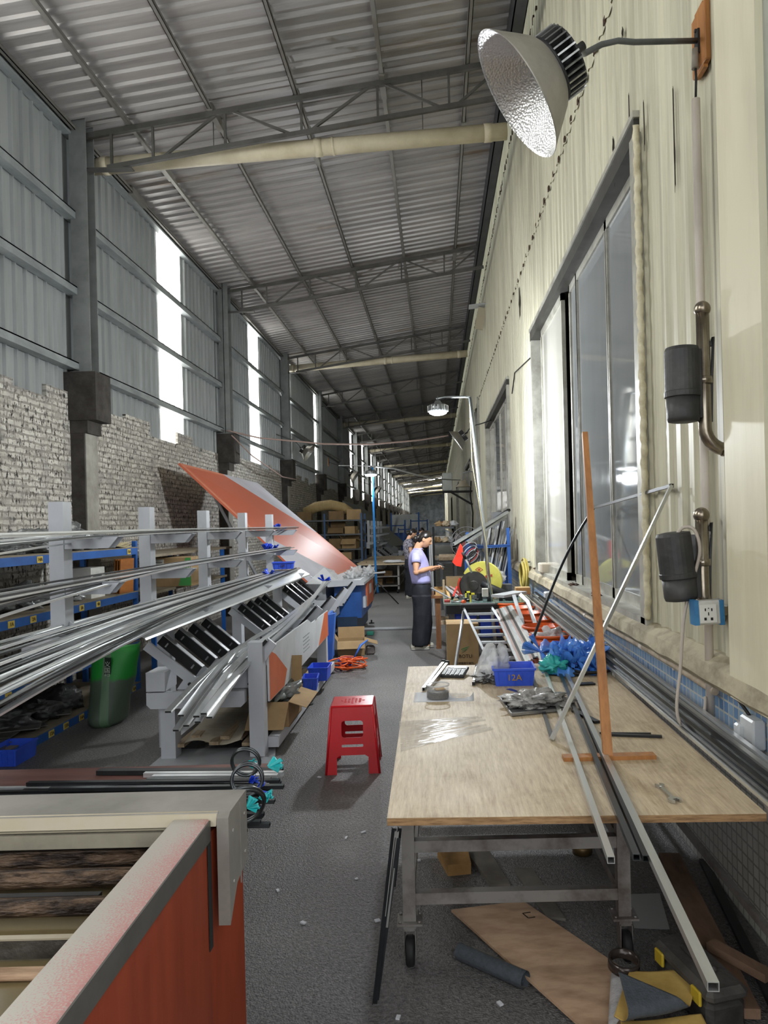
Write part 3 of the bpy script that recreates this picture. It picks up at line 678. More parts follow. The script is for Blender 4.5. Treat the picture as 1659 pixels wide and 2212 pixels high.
for i in range(16):   # dark bars whose cut ends stick out past the corner of the hood
    f = i / 15; y = 2.98 - .52 * f; z = zt2 + .012 + .018 * (i % 2)
    if y < bk.y + .03: y = bk.y + .03 + .012 * (i % 3)
    mb = MB(); xb = -.64 + rs.uniform(-.05, .04); mb.hollow((-1.5 - .3 * rs.random(), y, z), (xb, y - .02 * rs.random(), z - .01), .024, .014, .0015)
    one(mb, 'profile_bar', BLK if i % 3 else ALUD, 'short dark bar with its cut end past the corner of the washing line', 'metal bar', 'dark bars with ends past the hood corner')
for i, (px, py, rr_, tl) in enumerate(((530, 1648, .055, .15), (533, 1686, .055, -.2), (520, 1745, .075, .5))):
    c = atz(px, py, .742 + rr_); mb = MB(); P_ = []
    ax = Matrix.Rotation(tl, 3, 'X') @ Matrix.Rotation(.2 * i, 3, 'Z')
    for k in range(2):
        mb.tube([c + V((0, .012 * k, .004 * k)) + ax @ V((math.cos(a) * rr_, 0, math.sin(a) * rr_)) for a in [2 * PI * q / 28 for q in range(28)]], .0055, 6, closed=True)
    one(mb, 'steel_ring', ALUD, ['shiny steel ring standing upright on the bar ends', 'shiny steel ring below the upright one on the bar ends', 'larger steel ring tilted by the corner of the washing line'][i], 'ring')
for i, (px, py, m_, s) in enumerate(((580, 1656, CYANF, .042), (540, 1655, CYANF, .024), (540, 1690, BLUEF, .026), (556, 1707, BLUEF, .028), (560, 1722, CYANF, .036), (535, 1745, CYANF, .03), (572, 1718, BLUEF, .018))):
    c = atz(px, py, .75); mb = MB()
    for k in range(4):
        d = V((rs.uniform(.2, 1), rs.uniform(-.5, .5), rs.uniform(-.2, .7))).normalized(); s2, u2, d2 = frame_of(d)
        mb.sheet(lambda u, v: c + d * s * (u * 1.25) + s2 * s * (v - .5) * (.5 + u) + u2 * s * .18 * math.sin(v * 9 + k) * u, 6, 6, .0012)
    one(mb, 'film_scrap', m_, '%s film scrap tied round the bar ends, %s' % ('cyan' if m_ is CYANF else 'dark blue', ['at the very tip', 'behind the upright ring', 'inside the lower ring', 'beside the lower ring', 'below the blue scraps', 'inside the tilted ring', 'hanging off the bar ends'][i]), 'film scrap', 'film scraps on the bar ends')

# ---- shelving along the brick wall
SHX = -3.3
def at_sh(px, py): return atx(px, py, SHX)
SH = thing('storage_shelf', 'blue-beamed shelf rack with yellow tags along the brick wall', 'shelf', (-3.7, 6.2, 0))
levels = [1.55, 1.07, .53, .075]
Y0s, Y1s = 3.0, 8.15
BOARD = mat('shelf_board', '#8d8270', .7, 0, '#6f6656', 3)
for i, z in enumerate(levels):
    mb = MB(); mb.span((SHX - .03, Y0s, z - .075), (SHX, Y1s, z - .005)); mb.span((-4.12, Y0s, z - .075), (-4.09, Y1s, z - .005)); s = mb.build('beam', BLUEP, SH)
    mb = MB(); mb.span((-4.12, Y0s, z - .008), (SHX - .002, Y1s, z + .006)); mb.build('shelf_board', BOARD, SH)
    tags = {0: (90, 283), 1: (25, 73, 178, 214), 2: (15, 58, 97, 134, 171, 281), 3: (22, 62, 106, 138, 172, 287)}[i]
    for px in tags:
        d = SHX * F / (px - VX - 6); mb = MB(); zc = z - .04
        mb.box((SHX + .002, d, zc), (.004, .085, .055)); tg = mb.build('tag', YTAG, s)
        text(tg, '%d%s' % ([14, 1, 4, 10][i] + tags.index(px), 'A'), (SHX + .005, d, zc), (0, 1, 0), (0, 0, 1), .042, TINK)
for y in (Y0s, 5.4, Y1s - .04):
    for x in (SHX - .05, -4.1):
        mb = MB(); mb.span((x, y, 0), (x + .045, y + .05, 1.62)); mb.build('post', BLUEP, SH)
BAG = mat('silver_bag', '#9a9c9c', .22, .25, '#5b5d5d', 5, lo=.4, hi=.6, bump=.9, bscale=16)
BAGD = mat('dark_bag', '#4b4b49', .35, 0, '#26262a', 6, bump=.7, bscale=14)
k = 0
for lv, Ys, m_, sz in ((0, (5.7, 6.05, 6.4, 6.75), BAG, .13), (0, (7.0, 7.35), BAG, .17), (1, (5.6, 6.0, 6.35), BAG, .13), (1, (6.75, 7.05, 7.3, 7.55), BAG, .085), (2, (5.7, 6.2), BAGD, .12), (3, (6.2, 6.55, 6.9), BAGD, .15)):
    for y in Ys:
        k += 1; h = sz * (.8 + .3 * rs.random()); x = SHX - .22 - .1 * rs.random()
        mb = lumpy((x, y, levels[lv] + .006 + h * .62), h, 1.5, .95 if sz > .1 else 1.2, .8, .5, 1.6, k * 2.3, flat=-.77)
        one(mb, 'parts_bag', m_, '%s plastic bag of parts on the %s shelf of the blue rack' % ('silvery' if m_ is BAG else 'dark', ['top', 'second', 'third', 'lowest'][lv]), 'bag', 'bags on the %s shelf of the blue rack' % ['top', 'second', 'third', 'lowest'][lv])
def carton(name, label, c, s, rz=0, m_=CARD, tape=None, cat='box', group=None, open_=False):
    T = thing(name, label, cat, (c[0], c[1], c[2]), group); m3 = Matrix.Rotation(rz, 3, 'Z')
    hx, hy = s[0] / 2, s[1] / 2; mb = MB(); C0 = V(c)
    if not open_:
        mb.box(C0 + V((0, 0, s[2] / 2)), s, rz, bev=.004); mb.build('carton', m_, T)
        mb = MB(); mb.box(C0 + V((0, 0, s[2] + .0006)), (s[0] * .98, .045, .0012), rz); mb.box(C0 + m3 @ V((-hx - .0006, 0, s[2] - .05)), (.0012, .045, .1), rz); mb.box(C0 + m3 @ V((hx + .0006, 0, s[2] - .05)), (.0012, .045, .1), rz); mb.build('tape', mat('box_tape', '#b5a27c', .3), T)
    else:
        t_ = .006
        for sx in (-1, 1): mb.box(C0 + m3 @ V((sx * (hx - t_ / 2), 0, s[2] / 2)), (t_, s[1], s[2]), rz)
        for sy in (-1, 1): mb.box(C0 + m3 @ V((0, sy * (hy - t_ / 2), s[2] / 2)), (s[0], t_, s[2]), rz)
        mb.box(C0 + V((0, 0, t_ / 2)), (s[0], s[1], t_), rz); mb.build('carton', m_, T)
        for dx, dy, w_, l_, ang in ((0, -1, s[0], s[1] * .5, 2.2), (1, 0, s[1], s[0] * .5, 1.9), (0, 1, s[0], s[1] * .5, .25), (-1, 0, s[1], s[0] * .5, .6)):
            e = V((dx * hx, dy * hy, s[2])); o_ = V((dx, dy, 0)); sd = V((-dy, dx, 0)); mb = MB(); d = o_ * math.sin(ang) + V((0, 0, math.cos(ang)))
            P0 = C0 + m3 @ e; d = m3 @ d; sd = m3 @ sd
            mb.bar(P0, P0 + d * l_, w_, .005, up=d.cross(sd)); mb.build('flap', m_, T)
    return T
# things on the shelf
z1 = levels[1] + .006
mb = MB()
mb.span((SHX - .45, 7.25, z1), (SHX - .1, 7.55, z1 + .3)); T = one(mb, 'parts_case', mat('white_case', '#c9c9c4', .5, 0, '#aaa9a2', 3), 'dusty white case with a dark slot on the second shelf of the blue rack', 'case')
mb = MB(); mb.span((SHX - .101, 7.3, z1 + .2), (SHX - .097, 7.48, z1 + .225)); mb.span((SHX - .3, 7.243, z1 + .12), (SHX - .2, 7.25, z1 + .14)); mb.build('slot', RUB, T)
AMB = mat('amber_board', '#9a5b16', .6, 0, '#824a10', 3, stretch=(1, 1, 4))
for k in range(3):
    mb = MB(); mb.bar((SHX - .03 - .04 * k, 7.9 + .03 * k, z1), (SHX - .015 - .04 * k, 7.9 + .03 * k, z1 + .36), .012, .34, up=(0, 1, 0)); one(mb, 'brown_board', AMB, 'thin amber-brown board stood on edge on the second shelf beside the white case', 'board', 'amber boards on the second shelf')
z3 = levels[3] + .006
for k in range(7):
    y = 5.6 + .17 * k; mb = MB(); mb.box((SHX - .2 - .05 * (k % 3), y, z3 + .012 + .012 * (k % 4)), (.34, .22, .008), rz=.4 + .3 * math.sin(k * 2.1)); one(mb, 'metal_offcut', mat('grey_offcut', '#6a6a68', .5, .4, '#55544f', 5), 'grey sheet offcut in the loose heap on the lowest shelf', 'offcut', 'sheet offcuts on the lowest shelf')
carton('cardboard_box', 'plain brown box on the third shelf behind the green sack', (SHX - .28, 7.6, levels[2] + .006), (.4, .5, .2))
mb = MB(); c = V((SHX - .06, 6.55, levels[2] + .006)); mb.lathe([(.14, 0), (.155, .006), (.15, .012), (.05, .014), (.05, .11), (.0, .11)], c); one(mb, 'film_reel', mat('reel_grey', '#8f9496', .4, .2), 'pale reel with a wide flange lying on the third shelf', 'reel')
mb = MB()
for k in range(4): mb.sheet(lambda u, v: V((SHX - .35 + .33 * u + .02 * k, 7.55 + .5 * v - .05 * k, levels[0] + .012 + .012 * k + .02 * u * math.sin(v * 5 + k))), 4, 8, .004)
one(mb, 'paper_sheet', mat('yellowed_paper', '#b9ad8d', .8, 0, '#a1946f', 5), 'yellowed papers spread on the top shelf of the blue rack', 'paper')
# box with green printed flap, on a plank shelf further along
PS = thing('plank_shelf', 'dark plank shelf standing past the blue rack against the wall', 'shelf', (-3.6, 9.8, 0))
mb = MB(); mb.span((-4.15, 8.5, 1.0), (-3.25, 11.4, 1.03)); mb.build('shelf_board', BOARD, PS)
mb = MB(); mb.span((-4.15, 8.5, 1.42), (-3.3, 11.9, 1.45)); mb.build('shelf_board', BOARD, PS)
for x in (-4.12, -3.32):
    for y in (8.52, 11.3): mb = MB(); mb.span((x, y, 0), (x + .05, y + .05, 1.42)); mb.build('post', BLUEP, PS)
c0 = at(330, 1252, 9.2); c1 = at(415, 1248, 9.2)
BX = carton('printed_carton', 'cardboard box with a green printed end behind the white rack posts', ((c0.x + c1.x) / 2, 9.4, 1.03), (c1.x - c0.x, .45, .36))
GRNP = mat('print_green', '#3f8f46', .6); gx = c1.x - .10
mb = MB(); mb.prism([(gx - .06, 1.04), (c1.x - .005, 1.04), (c1.x - .005, 1.385), (gx + .03, 1.385)], 1, 9.172, 9.1745); mb.build('print', GRNP, BX)
text(BX, '中国', (gx + .045, 9.172, 1.27), (1, 0, 0), (0, 0, 1), .065, mat('print_white', '#dcd9c9', .7))
mb = MB(); mb.span((c0.x + .005, 9.171, 1.16), (c0.x + .15, 9.174, 1.37)); lb = mb.build('label', mat('label_white', '#cfcdc4', .7), BX)
for k in range(5): mb = MB(); mb.span((c0.x + .02, 9.169, 1.19 + .035 * k), (c0.x + .13 - .02 * (k % 2), 9.1712, 1.197 + .035 * k)); mb.build('print', INK, lb)
# green woven sack
def sack():
    c = atz(232, 1562, 0); S_ = thing('woven_sack', 'green woven sack standing on the floor before the blue rack', 'sack', (c.x, c.y, 0)); mb = MB(); rings = []
    for i in range(17):
        f = i / 16; z = .70 * f; wx = .31 / 2 * (1.0 + .40 * f) * (1 if f > .06 else .75); wy = .22 * (1 - .62 * f) * (1 if f > .06 else .8); lean = .10 * f
        ring = []
        for k in range(28):
            a = 2 * PI * k / 28; q = 1 + .07 * noise.noise(V((math.cos(a) * 2, math.sin(a) * 2, z * 6)))
            ring.append(V((c.x + lean + math.cos(a) * wx * q, c.y + math.sin(a) * wy * q, z + (.03 * math.sin(a * 3 + 1) if f > .9 else 0))))
        rings.append(ring)
    mb.loft(rings)
    gm = bpy.data.materials.new('green_weave'); t, N, L = nt(gm); b = N['Principled BSDF']; b.inputs['Roughness'].default_value = .5
    tc = N.new('ShaderNodeTexCoord'); sp = N.new('ShaderNodeSeparateXYZ'); L.new(tc.outputs['Object'], sp.inputs[0]); n = N.new('ShaderNodeTexNoise'); n.inputs['Scale'].default_value = 5; L.new(tc.outputs['Object'], n.inputs['Vector'])
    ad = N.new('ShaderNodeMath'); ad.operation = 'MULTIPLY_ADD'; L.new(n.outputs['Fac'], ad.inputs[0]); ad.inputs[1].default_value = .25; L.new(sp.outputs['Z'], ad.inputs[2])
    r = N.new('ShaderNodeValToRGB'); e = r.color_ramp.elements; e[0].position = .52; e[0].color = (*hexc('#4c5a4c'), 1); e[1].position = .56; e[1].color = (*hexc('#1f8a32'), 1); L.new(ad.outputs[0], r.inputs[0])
    wv = N.new('ShaderNodeTexWave'); wv.inputs['Scale'].default_value = 60; L.new(tc.outputs['Object'], wv.inputs['Vector']); bp = N.new('ShaderNodeBump'); bp.inputs['Strength'].default_value = .3; L.new(wv.outputs['Fac'], bp.inputs['Height']); L.new(bp.outputs[0], b.inputs['Normal'])
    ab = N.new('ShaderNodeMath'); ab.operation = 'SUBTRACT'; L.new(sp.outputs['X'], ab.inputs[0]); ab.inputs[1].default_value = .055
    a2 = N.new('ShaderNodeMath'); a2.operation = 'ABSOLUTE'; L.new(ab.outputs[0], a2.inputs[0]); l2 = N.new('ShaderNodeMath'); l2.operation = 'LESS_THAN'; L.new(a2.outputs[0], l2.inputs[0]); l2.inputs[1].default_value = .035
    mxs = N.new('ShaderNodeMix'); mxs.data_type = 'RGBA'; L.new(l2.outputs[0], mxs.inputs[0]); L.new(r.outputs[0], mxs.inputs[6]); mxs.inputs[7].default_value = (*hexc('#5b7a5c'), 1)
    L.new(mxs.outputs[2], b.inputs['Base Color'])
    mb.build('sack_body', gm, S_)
    mb = MB(); mb.box((c.x + .075, c.y - .135, .50), (.055, .004, .24), rot=Matrix.Rotation(.18, 3, 'X') @ Matrix.Rotation(.12, 3, 'Y')); lbl = mb.build('print', mat('sack_print', '#1d2a20', .6), S_)
    text(lbl, '义\n国\n纪', (c.x + .075, c.y - .1405, .50), (1, 0, -.12), (.12, -.18, 1), .055, mat('sack_letter', '#b9c6b4', .7))
sack()


# ---- cantilever profile rack with a cradle line in front of it
RK = thing('cantilever_rack', 'pale grey cantilever rack of posts and arms holding long aluminium strips', 'rack', (-2.2, 7.0, 0))
RXP = -2.2; PY = [RXP * F / (px - VX) for px in (130, 317, 440, 524, 582)]
for i, y in enumerate(PY):
    mb = MB(); mb.hollow((RXP, y, 1.13), (RXP, y, 1.905), .085, .10, .004, up=(0, 1, 0)); mb.span((RXP - .041, y - .048, 1.895), (RXP + .041, y + .048, 1.902)); p = mb.build('post', GREYP, RK)
    mb = MB(); mb.prism([(RXP - .12, 1.125), (RXP + .12, 1.125), (RXP + .12, 1.135), (RXP + .042, 1.21), (RXP - .042, 1.21), (RXP - .12, 1.135)], 1, y - .005, y + .005); mb.span((RXP - .13, y - .08, 1.115), (RXP + .13, y + .08, 1.127)); mb.build('foot_plate', GREYP, p)
    for z in (1.70, 1.435):
        mb = MB(); mb.prism([(RXP + .045, z), (RXP + .36, z), (RXP + .30, z - .07), (RXP + .045, z - .07)], 1, y - .045, y - .037); mb.prism([(RXP + .045, z), (RXP + .36, z), (RXP + .30, z - .07), (RXP + .045, z - .07)], 1, y + .037, y + .045); mb.span((RXP + .045, y - .045, z - .006), (RXP + .36, y + .045, z)); mb.build('arm', GREYP, RK)
mb = MB(); mb.span((RXP - .06, 4.0, 1.0), (RXP + .06, 10.4, 1.115)); mb.build('long_beam', GREYP, RK)
for y in (5.95, 8.1, 10.1):
    mb = MB(); mb.span((RXP - .05, y - .06, 0), (RXP + .05, y + .06, 1.0)); mb.build('leg', GREYP, RK)
    mb = MB(); mb.prism([(RXP + .06, 1.115), (RXP + .38, 1.10), (RXP + .30, 1.03), (RXP + .06, .98)], 1, y - .04, y + .04); mb.build('arm', GREYP, RK)
# tray under the lowest bundle
TR = MB(); prof = [(-2.12, 1.135), (-1.95, 1.135), (-1.83, 1.058), (-1.823, 1.045), (-1.826, 1.043), (-1.835, 1.055), (-1.953, 1.131), (-2.12, 1.131)]
TR.prism(prof, 1, 4.6, 10.55); one(TR, 'profile_tray', ALU, 'long folded aluminium tray on the lowest arms of the pale rack', 'tray')
def strip(A, B, w_, h_, m_, label, group, droop=0.0, n=10, start=0.0, hollow=False):
    """long thin spacer strip A->B, its near end drooping"""
    A, B = V(A), V(B); pts = []
    for i in range(n + 1):
        f = i / n; p = A.lerp(B, f); q = max(0, (.45 - f) / .45); p.z -= droop * q * q; pts.append(p)
    mb = MB(); mb.path_bar(pts, w_, h_)
    return one(mb, 'aluminium_strip', m_, label, 'metal strip', group)
rs = random.Random(21)
mats_ = [ALU, ALU, ALUD, ALU, BLK]
for i in range(12):
    x = -2.13 + .22 * i / 11; z = 1.708 + .012 * (i % 3); near = 2.7 if i % 4 else 3.3
    strip((x + .02 * math.sin(i), near, z + .0), (x * .4 - 1.24 + .01 * i - .02, 10.3 - .5 * rs.random(), z + .003), .018, .009, mats_[i % 4], 'thin aluminium strip in the bundle on the top arms of the pale rack', 'strips on the top arms', .01 + .055 * (i % 5 == 0) + .03 * (i % 3 == 0))
for i in range(14):
    x = -2.14 + .24 * i / 13; z = 1.443 + .010 * (i % 3)
    strip((x + .03 * math.sin(i * 2), 2.7, z), (-2.12 + .012 * i, 10.2 - .6 * rs.random(), z), .019, .009, mats_[(i * 2) % 5], 'thin aluminium strip in the bundle on the middle arms of the pale rack', 'strips on the middle arms', .02 + .09 * (i % 4 == 1) + .04 * (i % 3 == 0))
for i in range(26):
    f = i / 25; x = -2.22 + .46 * f + .02 * math.sin(i * 3); z = 1.15 + .012 * (i % 3)
    strip((x, 2.6, z + .05 - .10 * f), (-2.11 + .19 * f, 10.45 - .7 * rs.random(), z), .020, .010, mats_[(i * 3) % 5], 'thin aluminium strip fanning out of the lowest bundle on the long tray', 'strips on the long tray', .02 + .12 * f * (1 if i % 3 else .6) + .05 * (i % 5 == 2))

# cradle line
CL = thing('cradle_line', 'pale grey feeder line with V-shaped cradles and orange white panels', 'machine', (-1.7, 8, 0))
for x, yb_, zt_ in ((-2.05, 5.6, .42), (-1.385, 5.6, .87), (-2.05, 8.0, .42), (-1.385, 8.72, .62)):
    mb = MB(); mb.span((x - .055, yb_ - .06, .015), (x + .055, yb_ + .06, zt_)); mb.build('leg', GREYP, CL)
mb = MB(); mb.prism([(-2.13, 5.36), (-1.22, 5.36), (-1.30, 5.78), (-2.13, 5.78)], 2, 0, .018); mb.build('base_plate', GREYD, CL)
mb = MB(); mb.prism([(-2.19, .52), (-2.19, .43), (-2.16, .40), (-1.49, .40), (-1.46, .43), (-1.46, .52)], 1, 5.50, 5.56); mb.build('front_beam', GREYP, CL)
mb = MB(); mb.span((-2.19, 5.5, .53), (-2.05, 5.75, .67)); mb.build('junction_box', GREYP, CL)
mb = MB(); mb.span((-1.98, 5.56, .40), (-1.52, 11.3, .52)); mb.build('long_beam', GREYD, CL)
mb = MB(); mb.span((-1.33, 5.66, .05), (-1.25, 8.75, .13)); mb.span((-2.1, 5.66, .05), (-2.03, 8.75, .13))
for y in (6.6, 7.6, 8.6): mb.span((-2.05, y, .05), (-1.3, y + .06, .1))
mb.build('bottom_rail', GREYP, CL)
for x, y in ((-1.29, 8.7), (-1.29, 7.2)):
    mb = MB(); mb.lathe([(.045, 0), (.045, .012), (.014, .02), (.014, .055)], (x, y, 0)); mb.build('levelling_foot', RUB, CL)
# side panel facing the aisle, white with orange facets
PANW = mat('panel_white', '#c6c9cc', .4, 0, '#b2b5b8', 2); PANO = mat('panel_orange', '#c96a44', .4, 0, '#b85c38', 3)
xp = -1.325
mb = MB(); mb.prism([(5.66, .40), (6.25, .40), (8.72, .45), (8.72, .74), (7.6, .74), (7.4, .80), (5.66, .80)], 0, xp, xp + .015); sp_ = mb.build('side_panel', PANW, CL)
for q in ([(5.67, .405), (6.2, .405), (6.32, .52), (5.9, .72), (5.67, .79)], [(8.0, .442), (8.71, .452), (8.71, .735), (8.45, .735)]):
    mb = MB(); mb.prism(q, 0, xp + .015, xp + .0165); mb.build('facet', PANO, sp_)
for k in range(5):
    mb = MB(); mb.span((xp + .015, 7.1 + .0 * k, .52 + .035 * k), (xp + .0165, 7.45 - .04 * (k % 2), .53 + .035 * k)); mb.build('print', mat('grey_print', '#85888b', .6), sp_)
# cradles
def cradle(y, full):
    K = MB(); zb = .53; t_ = .012
    xr0, xr1 = (-1.50, -1.24)
    left = [(-1.93, zb + .045), (-2.24, zb + .305), (-2.20, zb + .35), (-1.86, zb + .085)]
    if full: poly = [(-2.0, zb - .01), (-1.95, zb + .06), (-2.25, zb + .30), (-2.205, zb + .355), (-1.86, zb + .08), (-1.56, zb + .08), (xr1 - .06, zb + .36), (xr1, zb + .31), (xr0 + .04, zb - .01)]
    else: poly = [(-1.98, zb + .0), (-1.94, zb + .06), (-2.19, zb + .27), (-2.15, zb + .31), (-1.86, zb + .06), (-1.7, zb + .0)]
    K.prism(poly, 1, y - t_, y + t_); c_ = K.build('cradle', GREYP, CL)
    a, b_ = V((-1.875, y + .06, zb + .085)), V((-2.165, y + .06, zb + .335)); d = (b_ - a).normalized(); nrm = V((-d.z, 0, d.x)); nrm = nrm if nrm.z > 0 else -nrm
    mb = MB(); mb.bar(a + nrm * .036, b_ + nrm * .036, .02, .075, up=nrm); mb.build('pad', RUB, c_)
    mb = MB(); mb.bar(a + nrm * .076 + V((0, .02, 0)), b_ + nrm * .076 + V((0, .02, 0)), .06, .006, up=nrm)
    for q in (.15, .82): p = a.lerp(b_, q) + nrm * .036; mb.bar(p - V((0, .014, 0)) - nrm * .018, p - V((0, .014, 0)) + nrm * .018, .012, .008, up=(0, 1, 0))
    mb.build('guide', STEEL, c_)
    if full:
        a, b_ = V((-1.53, y - .02, zb + .09)), V((xr1 - .055, y - .02, zb + .345)); d = (b_ - a).normalized(); nrm = V((-d.z, 0, d.x)); nrm = nrm if nrm.z > 0 else -nrm
        mb = MB(); mb.bar(a + nrm * .01, b_ + nrm * .01, .08, .022, up=nrm); mb.build('pad', RUB, c_)
        mb = MB()
        for q in (.0, .06): mb.cyl((-1.45 + q, y - .015, zb + .02 + q), (-1.45 + q, y - .025, zb + .02 + q), .011, 10)
        mb.cyl((-1.9, y - .012, zb + .03), (-1.9, y - .03, zb + .03), .012, 10); mb.build('bolt', RUB, c_)
for g0 in (5.62, 7.9, 10.2):
    for k in range(4): cradle(g0 + .35 * k, k == 0 or k == 3 and g0 > 7)
# bundle of flat tubes lying in the cradles
FLAT = [mat('polished_aluminium', '#eceeee', .22, .7, '#d5d7d8', 4, stretch=(1, .2, 1)), ALU]
ends = [(363, 1538), (391, 1546), (380, 1578), (402, 1568), (424, 1548), (427, 1560), (452, 1550), (440, 1542)]
for i, (px, py) in enumerate(ends):
    yn = 4.55 + .03 * (i % 3); A = at(px, py, yn); B = at(712 - 1.5 * i, 1256 + 1.0 * (i % 3), 10.6 - .2 * i); M_ = at(512 + 7.5 * i, 1402 + 1.5 * i - (i % 3) * 7, 5.9)
    pts = []
    for k in range(15):
        f = k / 14
        p = A * (1 - f) ** 2 + M_ * 2 * f * (1 - f) + B * f * f if False else None
        y = A.y + (B.y - A.y) * f
        if y < M_.y: q = (y - A.y) / (M_.y - A.y); p = A.lerp(M_, q); p.z += .03 * math.sin(q * PI)
        else: q = (y - M_.y) / (B.y - M_.y); p = M_.lerp(B, q); p.z -= .05 * math.sin(q * PI)
        pts.append(p)
    mb = MB(); mb.path_bar(pts, .042, .014); o = one(mb, 'flat_tube', FLAT[i % 2], 'long shiny flat tube in the bundle lying across the V-shaped cradles', 'metal tube', 'flat tubes in the cradles')
    s_, u_, d_ = frame_of(pts[1] - pts[0]); mb = MB(); mb.bar(pts[0] - d_ * .001, pts[0] + d_ * .0005, .036, .010); mb.build('hollow_end', DK, o)
# planks and paper on the bottom shelf
for i in range(7):
    x = -1.98 + .085 * i; z = .10 + .035 * (i % 3 == 1) + .012 * (i % 2)
    mb = MB(); mb.bar((x + .02 * math.sin(i), 5.58 + .06 * (i % 3), z), (x + .03, 8.3, z + .02), .07, .025); one(mb, 'wood_plank', WOODP, 'pale wooden plank lying along the bottom shelf of the cradle line', 'plank', 'planks on the bottom shelf')
mb = MB(); mb.sheet(lambda u, v: V((-1.95 + .42 * u, 5.6 + 1.6 * v, .165 + .02 * math.sin(u * 7 + v * 2) * (1 - v) - .05 * (1 - v) ** 8)), 12, 14, .002); one(mb, 'wrapping_paper', mat('grey_paper', '#a59d8d', .8, 0, '#8c8473', 4), 'creased grey-brown paper over the planks on the bottom shelf', 'paper')
c = at(608, 1530, 6.15); T = carton('open_carton', 'open cardboard box stuffed with grey plastic on the bottom rail', (-1.37, 6.2, .13), (.30, .55, .2), open_=True)
mb = lumpy((-1.36, 6.3, .33), .14, .9, 1.2, .9, .8, 2.1, 4.4, flat=-.6); one(mb, 'plastic_wad', mat('grey_wad', '#8d918e', .35, 0, '#6d716e', 6, bump=.8, bscale=14), 'wad of grey plastic sticking out of the open box', 'plastic')
def bin_(name, label, c, s, rz, group=None, tilt=0.0, txt=None, tcol=None):
    T = thing(name, label, 'bin', tuple(c), group); m3 = Matrix.Rotation(rz, 3, 'Z') @ Matrix.Rotation(tilt, 3, 'X'); hx, hy, h = s[0] / 2, s[1] / 2, s[2]; t_ = .004; C0 = V(c); mb = MB()
    def P(x, y, z): return C0 + m3 @ V((x, y, z))
    o1 = [(-1, -1), (1, -1), (1, 1), (-1, 1)]
    lo = [P(a * hx * .9, b_ * hy * .9, 0) for a, b_ in o1]; hi = [P(a * hx, b_ * hy, h) for a, b_ in o1]; hi2 = [P(a * (hx - t_), b_ * (hy - t_), h) for a, b_ in o1]; lo2 = [P(a * (hx * .9 - t_), b_ * (hy * .9 - t_), t_) for a, b_ in o1]
    mb.add(lo + hi + hi2 + lo2, [(3, 2, 1, 0), (12, 13, 14, 15)] + [f for i in range(4) for f in ((i, (i + 1) % 4, 4 + (i + 1) % 4, 4 + i), (4 + i, 4 + (i + 1) % 4, 8 + (i + 1) % 4, 8 + i), (8 + i, 8 + (i + 1) % 4, 12 + (i + 1) % 4, 12 + i))])
    mb.build('tub', BINB, T)
    mb = MB()
    for a in range(4):
        p, q = P(o1[a][0] * (hx + .003), o1[a][1] * (hy + .003), h - .006), P(o1[(a + 1) % 4][0] * (hx + .003), o1[(a + 1) % 4][1] * (hy + .003), h - .006); mb.bar(p, q, .008, .012)
    mb.build('rim', BINB, T)
    mb = MB()
    for k in range(5):
        x = -hx * .8 + hx * 1.6 * k / 4
        for sy in (-1, 1): mb.bar(P(x * .92, sy * (hy * .9 + .001), .004), P(x, sy * (hy + .001), h - .012), .004, .004)
    mb.build('rib', BINB, T)
    if txt: text(T, txt, P(0, -hy * .95 - .004, h * .48), m3 @ V((1, 0, 0)), m3 @ V((0, -.12, 1)), h * .5, tcol)
    return T
bin_('parts_bin', 'blue bin on the bottom rail near the open box', (-1.29, 7.35, .13), (.14, .25, .12), .1)
bin_('parts_bin', 'blue bin behind another on the bottom rail', (-1.27, 7.8, .13), (.2, .3, .14), .0)
MUST = mat('mustard_paint', '#b38b2e', .6); TXTD = mat('dark_red_paint', '#4b2a22', .6)
c = at(613, 1240, 9.5); bin_('parts_bin', 'blue bin marked 5A resting on the far strips of the rack', (c.x, 9.5, 1.20), (.27, .18, .09), .12, txt='5A', tcol=TXTD)
for i, (px, py, Y) in enumerate(((603, 1146, 9.9), (590, 1187, 9.6), (577, 1190, 9.3), (582, 1245, 8.9), (700, 1256, 10.3))):
    c = at(px, py, Y); mb = MB()
    for k in range(5):
        d = V((rs.uniform(-1, 1), rs.uniform(-.6, .2), rs.uniform(-.1, .8))).normalized(); s2, u2, d2 = frame_of(d)
        mb.sheet(lambda u, v: c + d * .1 * u + s2 * .05 * (v - .5) * (.4 + u) + u2 * .012 * math.sin(v * 7 + k), 5, 4, .0012)
    one(mb, 'film_tie', BLUEF, 'blue film tie round the ' + ['top bundle of strips', 'far end of the middle bundle', 'middle bundle, nearer tie', 'lowest bundle of strips', 'bundle in the cradles'][i], 'film tie')

c = atz(8, 1655, 0); bin_('parts_bin', 'blue crate on the floor by the lowest shelf of the blue rack', (c.x, c.y + .12, 0), (.22, .3, .13), .0)
